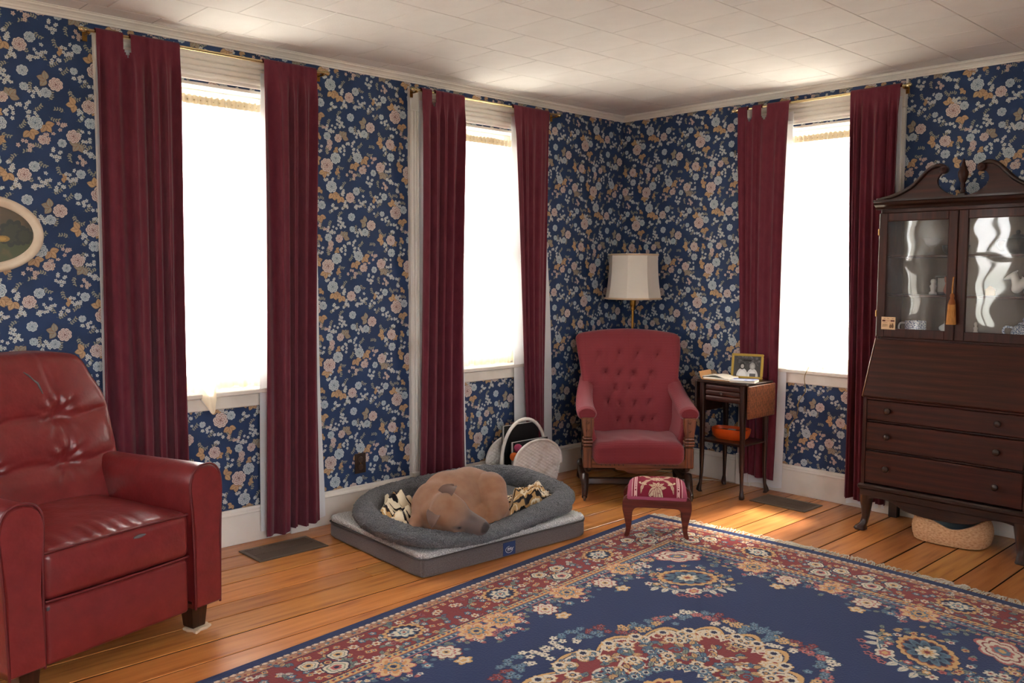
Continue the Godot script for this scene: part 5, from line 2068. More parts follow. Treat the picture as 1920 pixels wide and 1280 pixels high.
	ap.prism(PackedVector2Array([Vector2(-0.15, 0.205), Vector2(0.15, 0.205), Vector2(0.125, 0.188), Vector2(0.085, 0.184), Vector2(0.06, 0.170), Vector2(0.022, 0.166), Vector2(0.0, 0.160), Vector2(-0.022, 0.166), Vector2(-0.06, 0.170), Vector2(-0.085, 0.184), Vector2(-0.125, 0.188)]), 0.262, 0.286, Transform3D.IDENTITY, 0.003)
	part(ap.mesh(), "apron_drop", M.walnut_x, rail)
	for sg in [-1.0, 1.0]:
		for k in 6:
			part(box_mesh(Vector3(sg * (0.225 - k * 0.026), 0.230, 0.2905), Vector3(0.004, 0.032, 0.003), 0.001, Basis(Vector3(0, 0, 1), 0.55)), "carved_line", M.dark_x, rail)
		part(box_mesh(Vector3(sg * 0.15, 0.249, 0.2905), Vector3(0.20, 0.003, 0.003), 0.001), "carved_line", M.dark_x, rail)
	# rocking rails, springs and the standing base
	for sg in [-1.0, 1.0]:
		var rk := Shape.new()
		var pts := []
		for i in 15:
			var t := i / 14.0
			pts.append(Vector3(sg * 0.292, 0.145 + 0.05 * pow(t * 2.0 - 1.0, 2.0), lerpf(-0.27, 0.275, t)))
		rk.tube(pts, 0.017, 8)
		part(rk.mesh(), "rocking_rail", M.dark_z, o)
		var ft := Shape.new()
		ft.box(Vector3(sg * 0.312, 0.090, 0.0), Vector3(0.036, 0.05, 0.46), 0.006)
		for e in [1.0, -1.0]:
			var lg := curve([Vector3(sg * 0.312, 0.135, e * 0.19), Vector3(sg * 0.312, 0.10, e * 0.235), Vector3(sg * 0.314, 0.05, e * 0.258), Vector3(sg * 0.318, 0.022, e * 0.285)], 4)
			var rd := []
			for i in lg.size(): rd.append(lerpf(0.026, 0.016, float(i) / lg.size()))
			ft.tube(lg, rd, 10)
		part(ft.mesh(), "base_side", M.dark_z, o)
		for e in [1.0, -1.0]:
			var ca := Shape.new()
			ca.lathe([Vector2(0, -0.007), Vector2(0.012, -0.007), Vector2(0.0155, 0), Vector2(0.012, 0.007), Vector2(0, 0.007)], 14, Vector3(sg * 0.318, 0.016, e * 0.29), Basis(Vector3(0, 0, 1), PI / 2))
			part(ca.mesh(), "caster", M.iron, o)
		var upr := Shape.new()
		upr.box(Vector3(sg * 0.29, 0.50, -0.345), Vector3(0.03, 0.66, 0.035), 0.006, Basis(Vector3.RIGHT, -0.27))
		part(upr.mesh(), "back_upright", M.dark_y, o)
	part(box_mesh(Vector3(0, 0.105, 0.205), Vector3(0.60, 0.042, 0.026), 0.006), "stretcher", M.dark_x, o)
	part(box_mesh(Vector3(0, 0.105, -0.205), Vector3(0.60, 0.042, 0.026), 0.006), "stretcher", M.dark_x, o)
	part(box_mesh(Vector3(0, 0.226, 0.0), Vector3(0.55, 0.03, 0.50), 0.006), "seat_frame", M.dark_x, o)

# ------------------------------------------------------------------ footstool
func build_footstool() -> void:
	var o := thing("footstool", "small cherry-wood footstool with a burgundy damask cushion on the rug corner", "footstool", Vector3(1.325, 0.0145, 1.30), deg_to_rad(37.5))
	var half := [Vector2(0.0, 0.196), Vector2(0.05, 0.198), Vector2(0.10, 0.208), Vector2(0.135, 0.216), Vector2(0.158, 0.208), Vector2(0.172, 0.188), Vector2(0.175, 0.150), Vector2(0.168, 0.110), Vector2(0.158, 0.065), Vector2(0.156, 0.030), Vector2(0.164, 0.0), Vector2(0.142, 0.0), Vector2(0.131, 0.035), Vector2(0.126, 0.080), Vector2(0.124, 0.120), Vector2(0.116, 0.140), Vector2(0.100, 0.149), Vector2(0.05, 0.151), Vector2(0.0, 0.151)]
	var right := curve(half, 3)
	var poly := PackedVector2Array()
	for q in right: poly.append(q)
	for i in range(right.size() - 2, 0, -1): poly.append(Vector2(-right[i].x, right[i].y))
	for z in [-0.105, 0.105]:
		var s := Shape.new()
		s.prism(poly, z - 0.012, z + 0.012, Transform3D.IDENTITY, 0.003)
		part(s.mesh(), "leg_frame", M.cherry_x, o)
	for sg in [-1.0, 1.0]:
		part(box_mesh(Vector3(sg * 0.135, 0.178, 0), Vector3(0.02, 0.04, 0.19), 0.003), "side_rail", M.cherry_x, o)
	# cushion with woven damask
	var cv := Canvas.new(320, 256, rgb(128, 38, 56))
	var tanc := rgb(206, 180, 150)
	var dk := rgb(112, 30, 46)
	cv.rect(0, 0, 26, 256, rgb(168, 84, 106))
	cv.rect(294, 0, 320, 256, rgb(168, 84, 106))
	for x in [26, 38, 50, 264, 276, 290]: cv.rect(x, 0, x + 4, 256, rgb(222, 186, 178))
	for x in [43, 271]:
		for y in range(4, 256, 12): cv.bloom(x + 2, y, 5, 4, 0, 0, 0, [[1.0, rgb(220, 170, 168)]])
	for sy in [-1.0, 1.0]:
		for sx in [-1.0, 1.0]:
			for k in 7:
				cv.leaf(160 + sx * (26 + k * 8), 128 + sy * (18 + k * 13), 46 - k * 2, 9, (0.3 + k * 0.14) * 1.0 if sx * sy > 0 and sx > 0 else atan2(sy * sin(0.3 + k * 0.14), sx * cos(0.3 + k * 0.14)), tanc, dk)
			cv.scroll(Vector2(160 + sx * 92, 128 + sy * 60), atan2(sy, sx * 0.1), 90, 3.0 * sx * sy, 11, tanc, dk)
			cv.scroll(Vector2(160 + sx * 60, 128 + sy * 92), atan2(-sy * 0.3, sx), 80, -3.0 * sx * sy, 9, tanc)
	for k in 15:
		var a := TAU * k / 15.0
		cv.leaf(160, 128, 46, 9, a, tanc.lightened(0.1), dk)
	cv.bloom(160, 128, 16, 16, 8, 0.3, 0, [[1.0, dk], [0.8, tanc]])
	for sy in [18, 238]:
		for k in 9: cv.leaf(160, sy, 52, 10, TAU * k / 9.0, tanc, dk)
	var m := plain(Color.WHITE, 0.9, 0.2)
	m.albedo_texture = cv.texture()
	var c := Shape.new()
	c.grid(40, 30, func(u: float, w: float) -> Vector3:
		var x := lerpf(-0.152, 0.152, u)
		var z := lerpf(0.128, -0.128, w)
		var ex := pow(absf(x) / 0.152, 5.0)
		var ez := pow(absf(z) / 0.128, 5.0)
		var y := 0.212 + 0.062 * sqrt(maxf(0.0, (1.0 - ex) * (1.0 - ez)))
		return Vector3(x, y, z))
	c.box(Vector3(0, 0.203, 0), Vector3(0.30, 0.022, 0.252), 0.006)
	part(c.mesh(), "cushion", m, o)

# ------------------------------------------------------------------ floor lamp
func build_floor_lamp() -> void:
	var o := thing("floor_lamp", "brass floor lamp with an ivory panelled bell shade behind the rocker", "floor lamp", Vector3(0.285, 0, 0.225), deg_to_rad(46.5))
	var b := Shape.new()
	b.lathe([Vector2(0, 0.0), Vector2(0.125, 0.0), Vector2(0.13, 0.008), Vector2(0.12, 0.02), Vector2(0.08, 0.028), Vector2(0.04, 0.04), Vector2(0.022, 0.06), Vector2(0.018, 0.08), Vector2(0, 0.08)], 28)
	part(b.mesh(), "base", M.old_brass, o)
	var p := Shape.new()
	p.lathe([Vector2(0, 0.07), Vector2(0.009, 0.07), Vector2(0.009, 1.125), Vector2(0, 1.125)], 14)
	part(p.mesh(), "pole", M.old_brass, o)
	var k := Shape.new()
	k.lathe([Vector2(0, 1.10), Vector2(0.012, 1.105), Vector2(0.017, 1.115), Vector2(0.012, 1.125), Vector2(0.018, 1.135), Vector2(0.021, 1.15), Vector2(0.021, 1.185), Vector2(0.017, 1.2), Vector2(0.016, 1.25), Vector2(0, 1.255)], 16)
	part(k.mesh(), "socket", M.old_brass, o)
	var bulb := Shape.new()
	bulb.lathe([Vector2(0, 1.25), Vector2(0.014, 1.252), Vector2(0.018, 1.28), Vector2(0.03, 1.31), Vector2(0.029, 1.335), Vector2(0.016, 1.355), Vector2(0, 1.36)], 16)
	part(bulb.mesh(), "bulb", plain(rgb(236, 234, 228), 0.3), o)
	var h := Shape.new()
	h.tube(curve([Vector3(0, 1.21, 0.02), Vector3(0, 1.28, 0.06), Vector3(0, 1.40, 0.055), Vector3(0, 1.462, 0.0), Vector3(0, 1.40, -0.055), Vector3(0, 1.28, -0.06), Vector3(0, 1.21, -0.02)], 5), 0.0025, 6)
	for q in 4:
		var a := TAU * q / 4.0 + 0.4
		h.tube([Vector3(0, 1.464, 0), Vector3(cos(a) * 0.155, 1.476, sin(a) * 0.155)], 0.002, 5)
	part(h.mesh(), "harp", M.old_brass, o)
	# shade: eight flared cloth panels between two braided rings
	var silk := plain(rgb(216, 208, 198), 0.85, 0.2)
	silk.backlight_enabled = true
	silk.backlight = Color(0.35, 0.33, 0.3)
	relief(tri(silk, Vector3(30, 4, 30)), M.fine, 0.03)
	var braid := plain(rgb(202, 178, 150), 0.9, 0.2)
	var sh := Node3D.new()
	sh.name = "shade"
	o.add_child(sh)
	var rad := func(t: float) -> float: return 0.166 + 0.028 * pow(1.0 - t, 2.2) + 0.002 * t
	for i in 8:
		var a0 := TAU * (i + 0.06) / 8.0 + 0.30
		var a1 := a0 + TAU / 8.0
		var s := Shape.new()
		s.sheet(4, 12, func(u: float, w: float) -> Vector3:
			var r: float = rad.call(w)
			var c0 := Vector3(cos(a0), 0, sin(a0)) * r
			var c1 := Vector3(cos(a1), 0, sin(a1)) * r
			var q := c1.lerp(c0, u)
			return Vector3(q.x, lerpf(1.185, 1.485, w), q.z), 0.002)
		part(s.mesh(), "shade_panel", silk, sh)
	for e in [[0.0, 1.187, 0.0065], [1.0, 1.483, 0.006]]:
		var pts := []
		for i in 8:
			var a := TAU * (i + 0.06) / 8.0 + 0.30
			var a2 := a + TAU / 8.0
			var r: float = rad.call(e[0]) + 0.001
			for q in 4: pts.append((Vector3(cos(a), 0, sin(a)) * r).lerp(Vector3(cos(a2), 0, sin(a2)) * r, q / 4.0) + Vector3(0, e[1], 0))
		var s := Shape.new()
		s.tube(pts, e[2], 8, true)
		part(s.mesh(), "braid", braid, sh)

# ------------------------------------------------------------------ drop-leaf side table and the things on it
func tapered_leg(top: Vector3, foot: Vector3, r0: float, r1: float) -> ArrayMesh:
	# slender leg with a turned-out pad foot
	var out := Vector3(foot.x - top.x, 0, foot.z - top.z).normalized()
	var rings := []
	for e in [[0.0, 0.3, r1 * 1.1], [0.012, 0.85, r1 * 1.45], [0.028, 0.75, r1 * 1.3], [0.06, 0.25, r1 * 0.85], [0.12, 0.03, r1 * 0.95], [0.3, 0.0, lerpf(r1, r0, 0.35)], [0.7, 0.0, lerpf(r1, r0, 0.75)], [1.0, 0.0, r0]]:
		var y: float = e[0] if e[0] < 0.2 else e[0] * top.y
		if e[0] >= 0.2: y = maxf(y, 0.14)
		var c: Vector3 = Vector3(top.x, y, top.z) + out * 0.018 * e[1]
		var ring := []
		for k in 12:
			var a := TAU * k / 12.0
			var r: float = e[2]
			var sq := 1.0 / maxf(absf(cos(a)), absf(sin(a)))
			var f := lerpf(1.0, minf(sq, 1.25), sstep(0.2, 0.6, y / top.y))
			ring.append(c + Vector3(cos(a), 0, sin(a)) * r * f)
		rings.append(ring)
	var s := Shape.new()
	s.loft(rings)
	return s.mesh()

func build_side_table() -> void:
	var o := thing("side_table", "dark drop-leaf side table with one small drawer beside the curtain", "side table", Vector3(1.105, 0, 0.236), 0.0)
	for e in [[-0.143, -0.128], [0.143, -0.128], [-0.143, 0.13], [0.143, 0.13]]:
		part(tapered_leg(Vector3(e[0], 0.69, e[1]), Vector3(e[0] * 1.2, 0, e[1] * 1.2), 0.017, 0.0115), "leg", M.dark_y, o)
	part(box2(Vector3(-0.178, 0.688, -0.152), Vector3(0.178, 0.704, 0.152), 0.005), "top", M.dark_x, o)
	for s in [-1.0, 1.0]:
		var lf := part(box_mesh(Vector3(s * 0.186, 0.592, 0.0), Vector3(0.013, 0.198, 0.302), 0.004), "drop_leaf", M.walnut_x if s > 0 else M.dark_x, o)
		lf.rotation.z = 0.0
	part(box2(Vector3(-0.148, 0.575, -0.136), Vector3(0.148, 0.688, 0.118), 0.003), "carcass", M.dark_x, o)
	# drawer front in three rolls
	var d := Shape.new()
	for k in 3: d.rbox(Vector3(0.246, 0.034, 0.022), 0.0105, 0.03, null, Vector3(0, 0.595 + k * 0.0335, 0.128))
	var dr := part(d.mesh(), "drawer", M.mahog_x, o)
	var kn := Shape.new()
	kn.lathe([Vector2(0.005, 0), Vector2(0.005, 0.008), Vector2(0.012, 0.013), Vector2(0.012, 0.019), Vector2(0.006, 0.024), Vector2(0, 0.024)], 8, Vector3(0, 0.629, 0.137), Basis(Vector3.RIGHT, PI / 2))
	part(kn.mesh(), "knob", M.dark_x, dr)
	part(box2(Vector3(-0.150, 0.318, -0.138), Vector3(0.150, 0.332, 0.138), 0.004), "shelf", M.dark_x, o)
	# orange bowl on the shelf
	var bw := thing("bowl", "bright orange oblong bowl on the shelf of the side table", "bowl", Vector3(1.085, 0.3325, 0.235), 0.15)
	var ring := func(hx: float, hz: float, r: float, y: float) -> Array:
		var out := []
		for i in 40:
			var a := TAU * i / 40.0
			var cx := cos(a)
			var cz := sin(a)
			var n := pow(pow(absf(cx), 3.2) + pow(absf(cz), 3.2), -1.0 / 3.2)
			out.append(Vector3(cx * n * hx, y, cz * n * hz))
		return out
	var bs := Shape.new()
	var rings := []
	for e in [[0.088, 0.052, 0.0], [0.104, 0.063, 0.012], [0.116, 0.072, 0.04], [0.120, 0.075, 0.066], [0.117, 0.072, 0.068], [0.111, 0.067, 0.04], [0.1, 0.06, 0.014], [0.05, 0.03, 0.009]]:
		rings.append(ring.call(e[0], e[1], 0.0, e[2]))
	bs.loft(rings)
	part(bs.mesh(), "bowl_body", plain(rgb(222, 84, 26), 0.35), bw)
	var gl := thing("eyeglass_case", "dark case lying in the orange bowl", "case", Vector3(1.085, 0.355, 0.235), 0.15)
	var gs := Shape.new()
	gs.rbox(Vector3(0.15, 0.045, 0.062), 0.02, 0.03)
	part(gs.mesh(), "case_body", plain(rgb(40, 38, 42), 0.5), gl, Vector3(0, 0.012, 0))
	part(box_mesh(Vector3(0.01, 0.036, 0.014), Vector3(0.05, 0.004, 0.03), 0.001, Basis(Vector3.RIGHT, 0.2)), "note", plain(rgb(222, 220, 216), 0.8), gl)
	# open book with a curling tan cover
	var bk := thing("open_book", "open book with curling pages and tan cover on the side table", "book", Vector3(1.03, 0.705, 0.290), deg_to_rad(8))
	var cs := Shape.new()
	cs.sheet(24, 4, func(u: float, w: float) -> Vector3:
		var x := lerpf(-0.125, 0.10, u)
		var lift := 0.045 * pow(sstep(0.25, 0.0, u), 1.6)
		return Vector3(x + 0.03 * sstep(0.16, 0.0, u) * 0.6, 0.003 + lift, lerpf(0.075, -0.085, w)), 0.0025)
	part(cs.mesh(), "cover", plain(rgb(196, 146, 96), 0.8), bk)
	var pg := Shape.new()
	pg.sheet(24, 4, func(u: float, w: float) -> Vector3:
		var x := lerpf(-0.085, 0.095, u)
		var y := 0.006 + 0.026 * pow(sin(PI * clampf(u * 1.15, 0.0, 1.0)), 0.7) * (1.0 - 0.2 * w) + 0.012 * sstep(0.2, 0.0, u)
		return Vector3(x, y, lerpf(0.068, -0.080, w)), 0.004)
	pg.rbox(Vector3(0.17, 0.012, 0.145), 0.004, 0.05, null, Vector3(0.005, 0.0098, -0.006))
	part(pg.mesh(), "pages", plain(rgb(232, 226, 214), 0.85), bk)
	# magazine with a blue and white cover
	var cv := Canvas.new(128, 96, rgb(232, 234, 240))
	cv.rect(0, 0, 128, 26, rgb(60, 92, 190))
	cv.rect(8, 34, 60, 40, rgb(120, 140, 200))
	cv.rect(8, 46, 84, 50, rgb(170, 176, 190))
	cv.bloom(92, 66, 26, 20, 0, 0, 0, [[1.0, rgb(120, 150, 214)], [0.6, rgb(214, 220, 236)]])
	var mm := plain(Color.WHITE, 0.4)
	mm.albedo_texture = cv.texture()
	var mg := thing("magazine", "blue and white paperback lying at the front of the side table", "magazine", Vector3(1.215, 0.705, 0.308), deg_to_rad(18))
	part(box_mesh(Vector3(0, 0.007, 0), Vector3(0.15, 0.012, 0.115), 0.001), "pages", plain(rgb(222, 212, 196), 0.85), mg)
	var mt := Shape.new()
	mt.sheet(8, 4, func(u: float, w: float) -> Vector3: return Vector3(lerpf(-0.076, 0.076, u), 0.0142 + 0.004 * u * u, lerpf(0.058, -0.058, w)), 0.0008)
	for i in mt.t.size(): mt.t[i].y = 1.0 - mt.t[i].y
	part(mt.mesh(), "front_cover", mm, mg)
	# gilt frame with a black-and-white photograph of two people
	var fr := thing("picture_frame", "gilt photo frame with a black-and-white portrait on the side table", "picture frame", Vector3(1.135, 0.705, 0.155), deg_to_rad(20))
	var tilt := Basis(Vector3.RIGHT, -0.2)
	var gilt := plain(rgb(196, 164, 82), 0.32, 0.5, 0.8)
	relief(tri(gilt, Vector3.ONE * 24.0), M.fine, 0.25)
	var fs := Shape.new()
	for e in [[Vector3(0, 0.008, 0), Vector3(0.196, 0.016, 0.014)], [Vector3(0, 0.150, 0), Vector3(0.196, 0.016, 0.014)], [Vector3(-0.09, 0.079, 0), Vector3(0.016, 0.128, 0.014)], [Vector3(0.09, 0.079, 0), Vector3(0.016, 0.128, 0.014)]]:
		fs.box(tilt * e[0], e[1], 0.004, tilt)
	part(fs.mesh(), "frame", gilt, fr)
	var pc := Canvas.new(160, 128, rgb(64, 62, 62))
	for k in 60: pc.bloom(rng.randi_range(0, 160), rng.randi_range(0, 60), rng.randf_range(4, 12), rng.randf_range(3, 9), 5, 0.4, rng.randf(), [[1.0, rgb(52, 50, 50).lightened(rng.randf() * 0.3)]])
	for e in [[52, 150], [112, 168]]:
		pc.bloom(e[0], 128, 34, 52, 0, 0, 0, [[1.0, rgb(206, 204, 202)], [0.7, rgb(226, 224, 222)]])
		pc.bloom(e[0] - 1, 62, 17, 22, 0, 0, 0, [[1.0, rgb(36, 34, 34) if e[0] < 80 else rgb(150, 146, 142)]])
		pc.bloom(e[0], 64, 10, 13, 0, 0, 0, [[1.0, rgb(176, 172, 168)]])
	for y in range(108, 128): for x in range(96, 132): pc.dot(x, y, Canvas.pack(rgb(92, 90, 92)))
	var pm := plain(Color.WHITE, 0.3)
	pm.albedo_texture = pc.texture()
	var ps := Shape.new()
	ps.grid(1, 1, func(u, w): return tilt * Vector3(lerpf(-0.083, 0.083, u), lerpf(0.015, 0.143, w), 0.003))
	for i in ps.t.size(): ps.t[i].y = 1.0 - ps.t[i].y
	ps.box(tilt * Vector3(0, 0.079, -0.002), Vector3(0.168, 0.13, 0.006), 0.001, tilt)
	part(ps.mesh(), "photograph", pm, fr)
	part(box_mesh(Vector3(0, 0.06, -0.035), Vector3(0.05, 0.125, 0.003), 0.001, Basis(Vector3.RIGHT, 0.28)), "easel", plain(rgb(40, 36, 34), 0.8), fr)

# ------------------------------------------------------------------ secretary desk with glazed hutch
func build_secretary() -> void:
	var o := thing("secretary_desk", "dark mahogany secretary desk with glazed doors and a swan-neck pediment", "desk", Vector3(2.408, 0, 0.03), 0.0)
	# sides: rectangular below, cut back along the sloping lid
	for s in [-1.0, 1.0]:
		var sd := Shape.new()
		var poly := PackedVector2Array([Vector2(0.0, 0.20), Vector2(0.40, 0.20), Vector2(0.40, 0.712), Vector2(0.262, 1.012), Vector2(0.262, 1.70), Vector2(0.0, 1.70)])
		# outline (z, y), thickness along x
		sd.prism(poly, 0.0, 0.02, Transform3D(Basis(Vector3(0, 0, 1), Vector3(0, 1, 0), Vector3(-1, 0, 0)), Vector3(s * 0.39 + 0.01, 0, 0)), 0.002)
		part(sd.mesh(), "side_panel", M.mahog_y, o)
	part(box2(Vector3(-0.38, 0.20, 0.0), Vector3(0.38, 1.0, 0.01), 0.001), "back_panel", M.mahog_x, o)
	var back_tone := plain(rgb(122, 106, 92), 0.7)
	part(box2(Vector3(-0.38, 1.0, 0.0), Vector3(0.38, 1.70, 0.01), 0.001), "hutch_back", back_tone, o)
	part(box2(Vector3(-0.38, 0.20, 0.01), Vector3(0.38, 0.25, 0.385), 0.002), "carcass_floor", M.mahog_x, o)
	part(box2(Vector3(-0.38, 0.702, 0.01), Vector3(0.38, 0.712, 0.40), 0.002), "writing_shelf", M.mahog_x, o)
	part(box2(Vector3(-0.38, 1.004, 0.01), Vector3(0.38, 1.026, 0.268), 0.003), "hutch_floor", M.mahog_x, o)
	part(box2(Vector3(-0.39, 1.68, 0.0), Vector3(0.39, 1.70, 0.262), 0.002), "hutch_top", M.mahog_x, o)
	for y in [0.434, 0.588]:
		part(box2(Vector3(-0.38, y - 0.004, 0.02), Vector3(0.38, y + 0.004, 0.388), 0.001), "drawer_rail", M.dark_x, o)
	# three drawers, two knobs each
	for e in [[0.258, 0.427], [0.441, 0.581], [0.595, 0.700]]:
		var dr := part(box2(Vector3(-0.377, e[0], 0.37), Vector3(0.377, e[1], 0.403), 0.004), "drawer", M.mahog_x, o)
		for x in [-0.262, 0.262]:
			var k := Shape.new()
			k.lathe([Vector2(0.007, 0), Vector2(0.007, 0.008), Vector2(0.016, 0.014), Vector2(0.017, 0.021), Vector2(0.011, 0.027), Vector2(0, 0.028)], 16, Vector3(x, (e[0] + e[1]) / 2 + 0.004, 0.402), Basis(Vector3.RIGHT, PI / 2))
			part(k.mesh(), "knob", M.dark_x, dr)
	# sloping fall front
	var a := Vector3(0, 0.712, 0.402)
	var b := Vector3(0, 1.012, 0.262)
	var dirv := (b - a).normalized()
	var nrm := Vector3(0, dirv.z, dirv.y).abs().normalized()
	var basis := Basis(Vector3.RIGHT, dirv, Vector3.RIGHT.cross(dirv))
	part(box_mesh((a + b) / 2 + basis.z * 0.002, Vector3(0.796, (b - a).length() - 0.004, 0.022), 0.004, basis), "fall_front", M.mahog_x, o)
	for s in [-1.0, 1.0]: part(box_mesh((a + b) / 2 + Vector3(s * 0.4005, 0, 0), Vector3(0.006, (b - a).length(), 0.028), 0.0015, basis), "lid_edge", M.walnut_y, o)
	# base moulding, scalloped apron and legs
	part(box2(Vector3(-0.412, 0.222, 0.09), Vector3(0.412, 0.250, 0.416), 0.008), "base_moulding", M.dark_x, o)
	part(box2(Vector3(-0.400, 0.186, 0.0), Vector3(0.405, 0.224, 0.408), 0.004), "base_frame", M.dark_x, o)
	var top_r := [Vector2(0.0, 0.128), Vector2(0.08, 0.130), Vector2(0.16, 0.142), Vector2(0.20, 0.160), Vector2(0.235, 0.176), Vector2(0.28, 0.182), Vector2(0.33, 0.178), Vector2(0.37, 0.165)]
	var cr := curve(top_r, 4)
	var ap := PackedVector2Array()
	ap.append(Vector2(0.37, 0.19)); ap.append(Vector2(-0.37, 0.19))
	for i in range(cr.size() - 1, 0, -1): ap.append(Vector2(-cr[i].x, cr[i].y))
	for q in cr: ap.append(q)
	var aps := Shape.new()
	aps.prism(ap, 0.384, 0.404, Transform3D.IDENTITY, 0.002)
	part(aps.mesh(), "apron", M.dark_x, o)
	for s in [-1.0, 1.0]:
		var rings := []
		for e in [[0.0, 0.030, 0.026], [0.008, 0.034, 0.030], [0.022, 0.030, 0.024], [0.036, 0.014, 0.017], [0.07, 0.004, 0.0165], [0.12, 0.002, 0.022], [0.16, 0.004, 0.028], [0.195, 0.0, 0.031]]:
			var ring := []
			for k in 16:
				var an := TAU * k / 16.0 + PI / 16
				var f := minf(1.0 / maxf(absf(cos(an)), absf(sin(an))), 1.22)
				ring.append(Vector3(s * (0.372 + e[1] * 0.6) + cos(an) * e[2] * f, e[0], 0.376 + e[1] * 0.7 + sin(an) * e[2] * f))
			rings.append(ring)
		var lg := Shape.new()
		lg.loft(rings)
		part(lg.mesh(), "front_leg", M.dark_y, o)
		part(box2(Vector3(s * 0.372 - 0.024, 0.0, 0.006), Vector3(s * 0.372 + 0.024, 0.19, 0.05), 0.003), "rear_leg", M.dark_y, o)
	# shelves
	for y in [1.245, 1.452]:
		part(box2(Vector3(-0.379, y - 0.006, 0.012), Vector3(0.379, y + 0.006, 0.215), 0.002), "shelf", M.mahog_x, o)
	# doors of old rippled glass
	var rip := plain(Color(0.92, 0.95, 0.95, 0.06), 0.02, 0.5)
	rip.transparency = BaseMaterial3D.TRANSPARENCY_ALPHA
	for s in [-1.0, 1.0]:
		var x0 := 0.002 if s > 0 else -0.398
		var x1 := x0 + 0.396
		var df := Shape.new()
		df.box(Vector3(x0 + 0.0225, 1.352, 0.275), Vector3(0.045, 0.652, 0.022), 0.003)
		df.box(Vector3(x1 - 0.0225, 1.352, 0.275), Vector3(0.045, 0.652, 0.022), 0.003)
		df.box(Vector3((x0 + x1) / 2, 1.656, 0.275), Vector3(0.306, 0.044, 0.0215), 0.003)
		df.box(Vector3((x0 + x1) / 2, 1.049, 0.275), Vector3(0.306, 0.046, 0.0215), 0.003)
		var door := part(df.mesh(), "door", M.mahog_y, o)
		var ps := Shape.new()
		var sx: float = s
		ps.grid(60, 90, func(u: float, w: float) -> Vector3:
			var x := lerpf(x0 + 0.044, x1 - 0.044, u)
			var y := lerpf(1.071, 1.635, w)
			var r := 0.00042 * sin(y * 17.0 + x * 4.0 + sx) + 0.00010 * sin(y * 43.0 - x * 16.0 + 2.0 * sx) + 0.00022 * sin(x * 22.0 + y * 5.0)
			return Vector3(x, y, 0.274 + r))
		part(ps.mesh(), "pane", rip, door)
		for y in [1.15, 1.58]:
			part(box_mesh(Vector3(s * 0.399, y, 0.281), Vector3(0.008, 0.035, 0.012), 0.002), "hinge", M.old_brass, door)
	# cornice and swan-neck pediment
	var co := Shape.new()
	co.prism(PackedVector2Array([Vector2(0.1, 0), Vector2(0.27, 0), Vector2(0.275, 0.012), Vector2(0.29, 0.022), Vector2(0.296, 0.034), Vector2(0.304, 0.038), Vector2(0.304, 0.048), Vector2(0.1, 0.048)]), -0.428, 0.428, Transform3D(Basis(Vector3(0, 0, 1), Vector3(0, 1, 0), Vector3(-1, 0, 0)), Vector3(0, 1.70, 0)), 0.0)
	part(co.mesh(), "cornice", M.dark_x, o)
	for s in [-1.0, 1.0]:
		var up := curve([Vector2(0.425, 1.748), Vector2(0.36, 1.762), Vector2(0.30, 1.782), Vector2(0.245, 1.812), Vector2(0.20, 1.856), Vector2(0.160, 1.893), Vector2(0.118, 1.908), Vector2(0.084, 1.896)], 5)
		var inn := curve([Vector2(0.084, 1.872), Vector2(0.108, 1.862), Vector2(0.122, 1.836), Vector2(0.117, 1.808), Vector2(0.098, 1.785), Vector2(0.066, 1.764), Vector2(0.026, 1.752), Vector2(0.0, 1.747)], 4)
		var poly := PackedVector2Array()
		for q in up: poly.append(Vector2(q.x * s, q.y))
		for q in inn: poly.append(Vector2(q.x * s, q.y))
		var pd := Shape.new()
		pd.prism(poly, 0.236, 0.256, Transform3D.IDENTITY, 0.0)
		var board := part(pd.mesh(), "pediment", M.mahog_x, o)
		var ml := Shape.new()
		var pts := []
		for q in up: pts.append(Vector3(q.x * s, q.y, 0.26))
		ml.tube(pts, 0.0105, 8)
		part(ml.mesh(), "moulding", M.dark_x, board)
		var ro := Shape.new()
		ro.lathe([Vector2(0, 0.020), Vector2(0.006, 0.019), Vector2(0.010, 0.012), Vector2(0.016, 0.016), Vector2(0.021, 0.010), Vector2(0.021, -0.018), Vector2(0, -0.018)], 18, Vector3(s * 0.090, 1.884, 0.262), Basis(Vector3.RIGHT, PI / 2))
		part(ro.mesh(), "rosette", M.mahog_y, board)
	part(box2(Vector3(-0.018, 1.747, 0.232), Vector3(0.018, 1.762, 0.268), 0.002), "finial_block", M.dark_x, o)
	var fi := Shape.new()
	fi.lathe([Vector2(0, 1.76), Vector2(0.009, 1.762), Vector2(0.014, 1.772), Vector2(0.008, 1.784), Vector2(0.013, 1.797), Vector2(0.010, 1.812), Vector2(0.016, 1.822), Vector2(0.024, 1.85), Vector2(0.025, 1.866), Vector2(0.017, 1.882), Vector2(0.021, 1.888), Vector2(0.012, 1.896), Vector2(0.008, 1.912), Vector2(0.0035, 1.93), Vector2(0, 1.932)], 18, Vector3(0, 0, 0.25))
	part(fi.mesh(), "finial", M.mahog_y, o)
	# key and tassel
	var ky := Shape.new()
	ky.tube([Vector3(-0.004, 1.345, 0.285), Vector3(-0.004, 1.345, 0.302)], 0.003, 8)
	ky.tube([Vector3(-0.004, 1.337, 0.304), Vector3(-0.010, 1.345, 0.304), Vector3(-0.004, 1.353, 0.304), Vector3(0.002, 1.345, 0.304)], 0.002, 6, true)
	part(ky.mesh(), "key", M.old_brass, o)
	var ts := thing("tassel", "long orange-tan silk tassel hanging from the desk's key", "tassel", Vector3(2.408, 0, 0.03))
	var silk := plain(Color.WHITE, 0.7)
	silk.albedo_texture = ramp_tex(128, 0.05, 2, 131, [[0.0, rgb(176, 108, 44)], [0.5, rgb(204, 138, 66)], [1.0, rgb(222, 164, 96)]])
